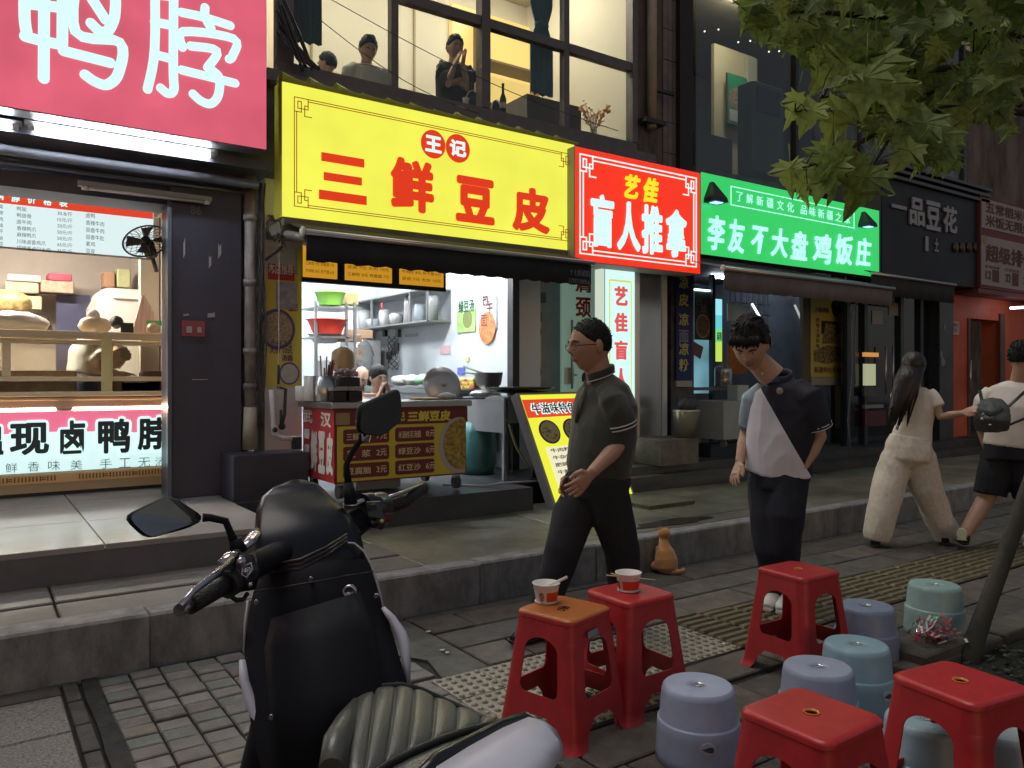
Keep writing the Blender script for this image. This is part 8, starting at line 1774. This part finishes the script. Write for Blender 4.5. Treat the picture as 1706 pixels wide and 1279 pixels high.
# ---- woman drinking behind the cart, and the man behind her
p5 = thing('person', 'dark haired woman with raised hands drinking behind the food cart', 'person', (P(628, 640, 7.1).x, 7.1, .44))
hc = P(630, 630, 7.05); f = vn((.05, -1, -.18)); b = M(); sd, f, up = head_into(b, hc, f, vn((0.05, -.1, 1)), 1.0)
b.tube([hc - up * .05, hc - up * .15], [.045, .05], n=12); b.tube([hc - UP * .15, hc - UP * .42], [(.17, .08), (.16, .1)], n=16, side=XR)
for sg in (-1, 1):
    sh_ = hc + XR * .17 * sg - UP * .20; el_ = hc + XR * .16 * sg - UP * .34 + YN * .15; wr_ = hc + XR * .045 * sg - UP * .13 + YN * .15; arm_into(b, sh_, el_, wr_, .8); hand_into(b, wr_, vn((-.25 * sg, -.1, .9)), -XR * sg, YP, .85, .8)
body_done(b, p5, m_skin2, .005); facial(p5, hc, sd, f, up, 1.0, .4)
c = M(); c.ball(hc + up * .034 - f * .014, (.090, .104, .104), n=24, m=16, ax=(sd, f, up)); c.tube([hc + sd * -.055 - up * .02 - f * .02, hc + sd * -.075 - up * .10, hc + sd * -.085 - up * .17], [.03, .026, .01], n=10); c.tube([hc + sd * .06 - f * .03, hc + sd * .07 - up * .08 - f * .04], [.03, .02], n=10); c.out('hair', m_hair, p5)
c = M(); c.tube([hc - UP * .15, hc - UP * .19, hc - UP * .30, hc - UP * .75], [(.06, .05), (.19, .085), (.20, .11), (.18, .12)], n=20, side=XR)
cloth(c, p5, 'pale_top', mat('top_greyblue', (.42, .44, .48), .8), .01, 4, .005)
M().lathe(hc + YN * .155 - UP * .07, [(.02, 0), (.03, .09), (.032, .092)], n=16, cap=True).out('paper_cup', m_cup, label='white paper cup held up by the drinking woman', cat='cup')
p6 = thing('person', 'balding man bowing his head behind the drinking woman', 'person', (P(604, 625, 7.9).x, 7.9, .44))
hc = P(602, 628, 7.9); b = M(); sd, f, up = head_into(b, hc, vn((.1, -.9, -.55)), vn((0, -.5, .9)), 1.0); b.tube([hc - up * .05, hc - UP * .18 + YP * .05], [.05, .06], n=12); b.tube([hc - UP * .18 + YP * .05, hc - UP * .6 + YP * .08], [(.18, .1), (.17, .12)], n=16, side=XR); body_done(b, p6, m_skin2, .006); facial(p6, hc, sd, f, up, 1, .4)
c = M(); c.tube([hc - UP * .17 + YP * .05, hc - UP * .24 + YP * .06, hc - UP * .9 + YP * .08], [(.08, .07), (.20, .11), (.19, .14)], n=20, side=XR); cloth(c, p6, 'white_shirt', mat('shirt_white', (.6, .62, .64), .8), .012, 4, .005)
m = M(); m.tube([hc + (sd * (.080 * math.cos(a)) + f * (-.075 * math.sin(a)) + up * .005) for a in [k * PI / 12 for k in range(13)]], .022, n=8); m.out('side_hair', m_hair, p6)
# ---- worker bending inside the duck shop
p7 = thing('person', 'worker in pale shirt bending behind the glass of the left counter', 'person', (P(152, 600, 8.1).x, 8.1, .44))
a = P(150, 570, 8.0); b = M(); c = M()
hc = P(190, 596, 7.9); head_into(b, hc, vn((.5, -.4, -.8)), vn((.8, -.3, .4)), 1.0); b.tube([hc - XR * .05, a + XR * .12 + UP * .0], [.05, .06], n=12)
arm_into(b, a + XR * .1 - UP * .1, P(166, 612, 7.8), P(196, 622, 7.7)); hand_into(b, P(196, 622, 7.7), XR, -UP, YN, 1, .4)
b.tube([a, P(140, 640, 8.05)], [(.14, .1), (.13, .1)], n=14, side=YN); b.tube([P(142, 640, 8.05), P(142, 760, 8.05)], [(.14, .12), (.1, .1)], n=14)
body_done(b, p7, m_skin, .007)
c.tube([P(172, 572, 7.95), P(160, 568, 8.0), P(145, 590, 8.05), P(140, 622, 8.05)], [(.09, .08), (.17, .13), (.19, .15), (.18, .14)], n=20, side=YN); c.tube([a + XR * .08 - UP * .05, P(165, 604, 7.85)], [.08, .075], n=14); cloth(c, p7, 'pale_shirt', mat('shirt_ice', (.62, .66, .66), .8), .011, 4, .007)
M().tube([P(140, 623, 8.05), P(139, 640, 8.05), P(141, 760, 8.05)], [(.19, .15), (.19, .15), (.12, .12)], n=20, side=YN).out('navy_trousers', mat('trousers_blue', (.03, .04, .08), .8), p7)
short_hair(p7, hc, vn((.3, -.9, .1)), vn((.5, -.4, -.8)), vn((.8, -.3, .4)), 1.0, .02, 5)
# ---- diners upstairs
def diner(lb, u, v, Y_, fdir, shirt, s=1.0, clap=False, haze_=None, hairmt=None):
    hc = P(u, v, Y_); t = thing('person', lb, 'person', (hc.x, hc.y, 3.47)); b = M(); sd, f, up = head_into(b, hc, vn(fdir), UP, s)
    b.tube([hc - up * .05 * s, hc - up * .16 * s], [.052, .06], n=12); b.tube([hc - UP * .17, hc - UP * .65], [(.17, .09), (.16, .11)], n=16, side=sd)
    if clap:
        for sg, wu, wv, eu, ev in ((-1, 757, 108, 746, 140), (1, 771, 108, 780, 148)):
            w_ = P(wu, wv, Y_ - .17); e_ = P(eu, ev, Y_ - .16); arm_into(b, hc + sd * (.19 * sg) - UP * .24, e_, w_, .95); hand_into(b, w_, P(773 + (2 if sg > 0 else -1), 78, Y_ - .19) - w_, sd * -sg, -f, 1.1, .08)
    else:
        for sg in (-1, 1): arm_into(b, hc + sd * (.18 * sg) - UP * .25, hc + sd * (.23 * sg) - UP * .47, hc + sd * (.10 * sg) - UP * .50 + f * .2, .9); hand_into(b, hc + sd * (.10 * sg) - UP * .50 + f * .2, f, -UP, -sd * sg, .95, .5)
    body_done(b, t, m_skin, .006); facial(t, hc, sd, f, up, s, .5); short_hair(t, hc, sd, f, up, s * 1.03, .034, int(u))
    c = M(); c.tube([hc - UP * .15, hc - UP * .20, hc - UP * .34, hc - UP * .95], [(.07, .06), (.20, .095), (.21, .12), (.19, .13)], n=22, side=sd)
    for sg in (-1, 1):
        c.tube([hc + sd * (.12 * sg) - UP * .19, hc + sd * (.19 * sg) - UP * .25, (P(741 if sg < 0 else 786, 130, Y_ - .1) if clap else hc + sd * (.22 * sg) - UP * .40)], [.07, .08, .072], n=14)
    cloth(c, t, 'tee_shirt', shirt, .011, 4, .006); return t
diner('young man in black tee clapping at the upstairs window', 758, 81, 6.98, (-.15, -1, -.20), mat('tee_black', (.022, .020, .016), .8), 1.0, True)
diner('dark haired diner in white tee seated upstairs left of the clapping man', 613, 84, 7.35, (-.1, -1, -.5), mat('tee_pale', (.50, .50, .44), .8), 1.05)
diner('faint seated diner at the far left behind the upstairs window', 545, 108, 7.9, (-.6, .6, -.1), mat('tee_grey', (.25, .26, .24), .8), .95)
# ================================================================== CAT
cat_ = thing('cat', 'ginger cat sitting with its back to us against the kerb', 'cat', G(1108, 952)); o = G(1108, 952); b = M()
FWc = vn((.35, .94, 0)); SDc = vn((.94, -.35, 0))
def ct_(s_, f_, z): return o + SDc * s_ + FWc * f_ + UP * z
b.tube([ct_(0, -.03, .004), ct_(0, -.03, .03), ct_(0, -.015, .085), ct_(0, .0, .14), ct_(0, .018, .180), ct_(.004, .03, .212), ct_(.006, .035, .235)], [(.055, .06), (.076, .082), (.080, .082), (.064, .066), (.042, .046), (.032, .036), (.032, .034)], n=22, side=SDc)
b.ball(ct_(.010, .040, .258), (.047, .050, .041), n=20, m=14, ax=(SDc, FWc, UP)); b.ball(ct_(.046, .060, .248), (.018, .018, .015), n=12, m=8, ax=(SDc, FWc, UP))
for sg in (-1, 1):
    b.tube([ct_(.010 + sg * .024, .042, .280), ct_(.012 + sg * .031, .042, .316)], [(.020, .010), (.003, .003)], n=10, side=SDc)
    b.tube([ct_(sg * .052, -.01, .05), ct_(sg * .062, .035, .035), ct_(sg * .058, .085, .018)], [.040, .032, .016], n=12); b.tube([ct_(sg * .022, .055, .16), ct_(sg * .024, .085, .08), ct_(sg * .024, .095, .012)], [.024, .016, .015], n=12)
    b.ball(ct_(sg * .024, .11, .012), (.016, .024, .012), n=10, m=6, ax=(SDc, FWc, UP))
b.tube([ct_(.0, -.09, .018), ct_(.05, -.10, .016), ct_(.10, -.075, .016), ct_(.125, -.03, .018)], [.020, .019, .018, .012], n=12)
m_fur, nt, bs = _new('ginger_fur'); N, L = nt.nodes, nt.links
tc = N.new('ShaderNodeTexCoord'); wv = N.new('ShaderNodeTexWave'); wv.bands_direction = 'Z'; wv.inputs['Scale'].default_value = 5; wv.inputs['Distortion'].default_value = 3.5; wv.inputs['Detail'].default_value = 3
L.new(tc.outputs['Object'], wv.inputs['Vector']); rp_ = N.new('ShaderNodeValToRGB'); L.new(wv.outputs['Fac'], rp_.inputs[0]); rp_.color_ramp.elements[0].color = (.46, .19, .05, 1); rp_.color_ramp.elements[1].color = (.50, .225, .07, 1); L.new(rp_.outputs[0], bs.inputs['Base Color']); bs.inputs['Roughness'].default_value = .85; bs.inputs['Sheen Weight'].default_value = .5
nz = N.new('ShaderNodeTexNoise'); nz.inputs['Scale'].default_value = 190; L.new(tc.outputs['Object'], nz.inputs['Vector']); bp_ = N.new('ShaderNodeBump'); bp_.inputs['Strength'].default_value = .5; bp_.inputs['Distance'].default_value = .01; L.new(nz.outputs['Fac'], bp_.inputs['Height']); L.new(bp_.outputs[0], bs.inputs['Normal'])
body_done(b, cat_, m_fur, .0045, 3, 'body', 1.0)
M().tube([ct_(.030, .030, .205), ct_(.040, .035, .175)], [(.012, .010), (.008, .008)], n=10).out('white_bib', mat('fur_white', (.6, .56, .5), .9), cat_)
# ================================================================== TREE
tr = thing('plane_tree', 'plane tree with a leaning dark trunk and leafy branches over the right side', 'tree', G(1612, 1098))
m_bark = mat('bark_dark', (.045, .042, .030), .85, var=.5, scale=6, bump=.8, bscale=24, stretch=(1, 1, .3))
b0 = G(1612, 1100); tp_ = [b0 - UP * .1, b0, C(1640, 1020, 3.95), C(1680, 910, 4.1), C(1722, 790, 4.3), C(1790, 560, 4.5), C(1850, 200, 4.6), C(1860, -150, 4.6)]
M().tube(tp_, [.055, .05, .042, .040, .042, .05, .06, .05], n=14).out('trunk', m_bark, tr)
twigs = []
def branch(pts, r0, r1, name='branch'):
    n = len(pts); M().tube([C(*p) for p in pts], [r0 + (r1 - r0) * i / (n - 1) for i in range(n)], n=8).out(name, m_bark, tr); twigs.append([C(*p) for p in pts])
branch([(1850, 120, 4.6), (1720, 60, 4.0), (1600, 40, 3.6), (1480, 30, 3.3), (1370, 20, 3.2), (1290, 25, 3.15)], .03, .005)
branch([(1850, 200, 4.6), (1740, 120, 4.0), (1620, 110, 3.5), (1500, 120, 3.3), (1420, 140, 3.2), (1370, 165, 3.15)], .025, .004)
branch([(1850, 260, 4.6), (1720, 190, 4.0), (1600, 175, 3.5), (1500, 200, 3.2), (1400, 255, 3.0), (1340, 280, 2.9)], .022, .004)
branch([(1700, 175, 3.9), (1580, 150, 3.5), (1500, 160, 3.3), (1430, 190, 3.1), (1362, 180, 3.0), (1325, 186, 2.95)], .012, .003)
branch([(1850, -100, 4.6), (1700, -40, 4.2), (1560, -30, 3.7), (1440, -40, 3.5), (1340, -30, 3.4)], .03, .006)
branch([(1600, 175, 3.5), (1545, 230, 3.3), (1590, 255, 3.3)], .009, .004)
branch([(1500, 200, 3.2), (1440, 300, 3.0), (1420, 330, 2.95)], .008, .003)
m_leaf, nt, bs = _new('plane_leaf'); N, L = nt.nodes, nt.links
tc = N.new('ShaderNodeTexCoord'); nz = N.new('ShaderNodeTexNoise'); nz.inputs['Scale'].default_value = 9; L.new(tc.outputs['Object'], nz.inputs['Vector']); oi = N.new('ShaderNodeObjectInfo'); ad = N.new('ShaderNodeMath'); ad.operation = 'MULTIPLY_ADD'; L.new(oi.outputs['Random'], ad.inputs[0]); ad.inputs[1].default_value = .6; L.new(nz.outputs['Fac'], ad.inputs[2])
rp_ = N.new('ShaderNodeValToRGB'); L.new(ad.outputs[0], rp_.inputs[0]); rp_.color_ramp.elements[0].position = .35; rp_.color_ramp.elements[1].position = 1.05; rp_.color_ramp.elements[0].color = (.09, .15, .035, 1); rp_.color_ramp.elements[1].color = (.34, .44, .11, 1); L.new(rp_.outputs[0], bs.inputs['Base Color']); bs.inputs['Roughness'].default_value = .55
tl_ = N.new('ShaderNodeBsdfTranslucent'); L.new(rp_.outputs[0], tl_.inputs[0]); ms = N.new('ShaderNodeMixShader'); ms.inputs[0].default_value = .4; L.new(bs.outputs[0], ms.inputs[1]); L.new(tl_.outputs[0], ms.inputs[2]); L.new(ms.outputs[0], N['Material Output'].inputs[0])
half = [(0, 0), (.10, -.03), (.30, -.10), (.26, .02), (.46, .10), (.33, .17), (.55, .38), (.50, .44), (.36, .42), (.25, .40), (.27, .55), (.20, .68), (.13, .70), (.08, .86), (0, 1.0)]
def leaf_mesh(seed):
    rr_ = random.Random(seed); m = M(); pts = [(x * (1 + rr_.uniform(-.1, .1)), y) for x, y in half]; fold = rr_.uniform(-.1, .45); dr = rr_.uniform(.1, .9)
    def p3(x, y): return Vector((x, y, abs(x) * fold - dr * y * y * .5 + .03 * math.sin(9 * y + 7 * x)))
    mid = [(0, y * .5 + .0) for _, y in pts]
    cs = [p3(0, t) for t in (0, .2, .4, .6, .8, 1.0)]
    for sg in (-1, 1):
        ring = [p3(x * sg, y) for x, y in pts[1:-1]]
        c0 = p3(0, .22); c1 = p3(0, .5)
        for i in range(len(ring) - 1):
            c = c0 if pts[i + 1][1] < .36 else c1; m.add([c, ring[i], ring[i + 1]] if sg > 0 else [c, ring[i + 1], ring[i]], [(0, 1, 2)], True)
        m.add([p3(0, 0), ring[0], c0], [(0, 1, 2)], True); m.add([c0, ring[6], c1], [(0, 1, 2)], True); m.add([c1, ring[-1], p3(0, 1)], [(0, 1, 2)], True)
    m.tube([Vector((0, -.55, .12)), Vector((0, -.2, .03)), Vector((0, 0, 0))], [.012] * 3, n=4)
    return m
leafs = [leaf_mesh(k).mesh('leaf', m_leaf) for k in range(10)]
def inside(u, v):
    """where the crown hangs in front of the shops"""
    lim = [(1160, -9), (1228, -9), (1250, 50), (1295, 70), (1340, 95), (1365, 190), (1430, 200), (1480, 250), (1560, 290), (1600, 262), (1650, 235), (1706, 215), (1760, 200)]
    for i in range(len(lim) - 1):
        if lim[i][0] <= u <= lim[i + 1][0]: return v < lim[i][1] + (lim[i + 1][1] - lim[i][1]) * (u - lim[i][0]) / (lim[i + 1][0] - lim[i][0])
    return False
rl = random.Random(11); spots_ = []
hand_ = [(1325, 185, 2.95, 60), (1345, 200, 2.95, 66), (1390, 120, 3.0, 90), (1420, 105, 3.0, 100), (1460, 130, 3.0, 100), (1440, 155, 2.95, 95), (1480, 160, 3.0, 100), (1520, 225, 3.0, 95), (1545, 240, 3.0, 95), (1500, 265, 3.0, 70), (1400, 295, 2.9, 110), (1370, 300, 2.9, 95), (1430, 320, 2.9, 95), (1365, 270, 2.95, 70), (1250, 20, 3.1, 70), (1275, 45, 3.1, 75), (1315, 45, 3.1, 90), (1580, 150, 3.1, 80), (1650, 160, 3.1, 90), (1600, 200, 3.1, 90), (1390, 205, 3.0, 80), (1362, 108, 3.05, 36), (1315, 295, 2.9, 60), (1345, 320, 2.9, 60), (1425, 285, 2.95, 60)]
for u, v, d, s_ in hand_: spots_.append((u, v, d, s_ * d / FPX, rl.uniform(-.8, .8)))
while len(spots_) < 1250:
    u, v = rl.uniform(1235, 1790), rl.uniform(-120, 290)
    if not inside(u, v) and v > -5: continue
    # dense at the branches, gaps elsewhere
    if noise.noise(Vector((u * .012, v * .016, 3))) < -.22 and v > 60: continue
    d = rl.uniform(3.0, 4.4); spots_.append((u, v, d, rl.uniform(.08, .145), rl.uniform(-1.3, 1.3)))
stf = M()
for k, (u, v, d, s_, a) in enumerate(spots_):
    p = C(u, v, d)
    e = Matrix.Rotation(a * .8, 4, FW); q = Matrix.Rotation(rl.uniform(0, 6.28) if k > 24 else rl.uniform(-.5, .5), 4, 'Z')
    yx = (e @ vn(-UP * rl.uniform(.6, 1.2) - RT * rl.uniform(-.1, .9) + FW * rl.uniform(-.4, .4))); nx = vn(-FW * rl.uniform(.5, 1.0) + UP * rl.uniform(.1, 1.1) + RT * rl.uniform(-.6, .6)); xx = yx.cross(nx).normalized(); nx = xx.cross(yx)
    Mx = Matrix((xx, yx, nx)).transposed().to_4x4(); 
    if k < 300:
        o = bpy.data.objects.new('leaf', leafs[k % 10]); COL.objects.link(o); o.parent = tr; Mx = Matrix.Translation(p - tr.location - yx * s_ * .5) @ Mx @ Matrix.Scale(s_, 4); o.matrix_local = Mx
    else:
        me = leafs[k % 10]; Mx = Matrix.Translation(p - yx * s_ * .5) @ Mx @ Matrix.Scale(s_, 4); stf.add([Mx @ v_.co for v_ in me.vertices], [list(f_.vertices) for f_ in me.polygons], True)
stf.out('foliage', m_leaf, tr, kind='stuff')
for k in range(46):
    u, v, d, s_, a = spots_[k]; br = min((q for t in twigs for q in t), key=lambda q: (q - C(u, v, d)).length); q = C(u, v - 14, d)
    if (q - br).length < .9: M().tube([br, (br + q) / 2 + UP * .03, q], [.0035, .0025, .0015], n=5).out('twig', m_bark, tr)
for o in bpy.data.objects:
    if o.parent and 'lettering' in o.name: o['kind'] = 'stuff'
for o in list(bpy.data.objects):
    if o.name.startswith('lettering_curve'): bpy.data.objects.remove(o)
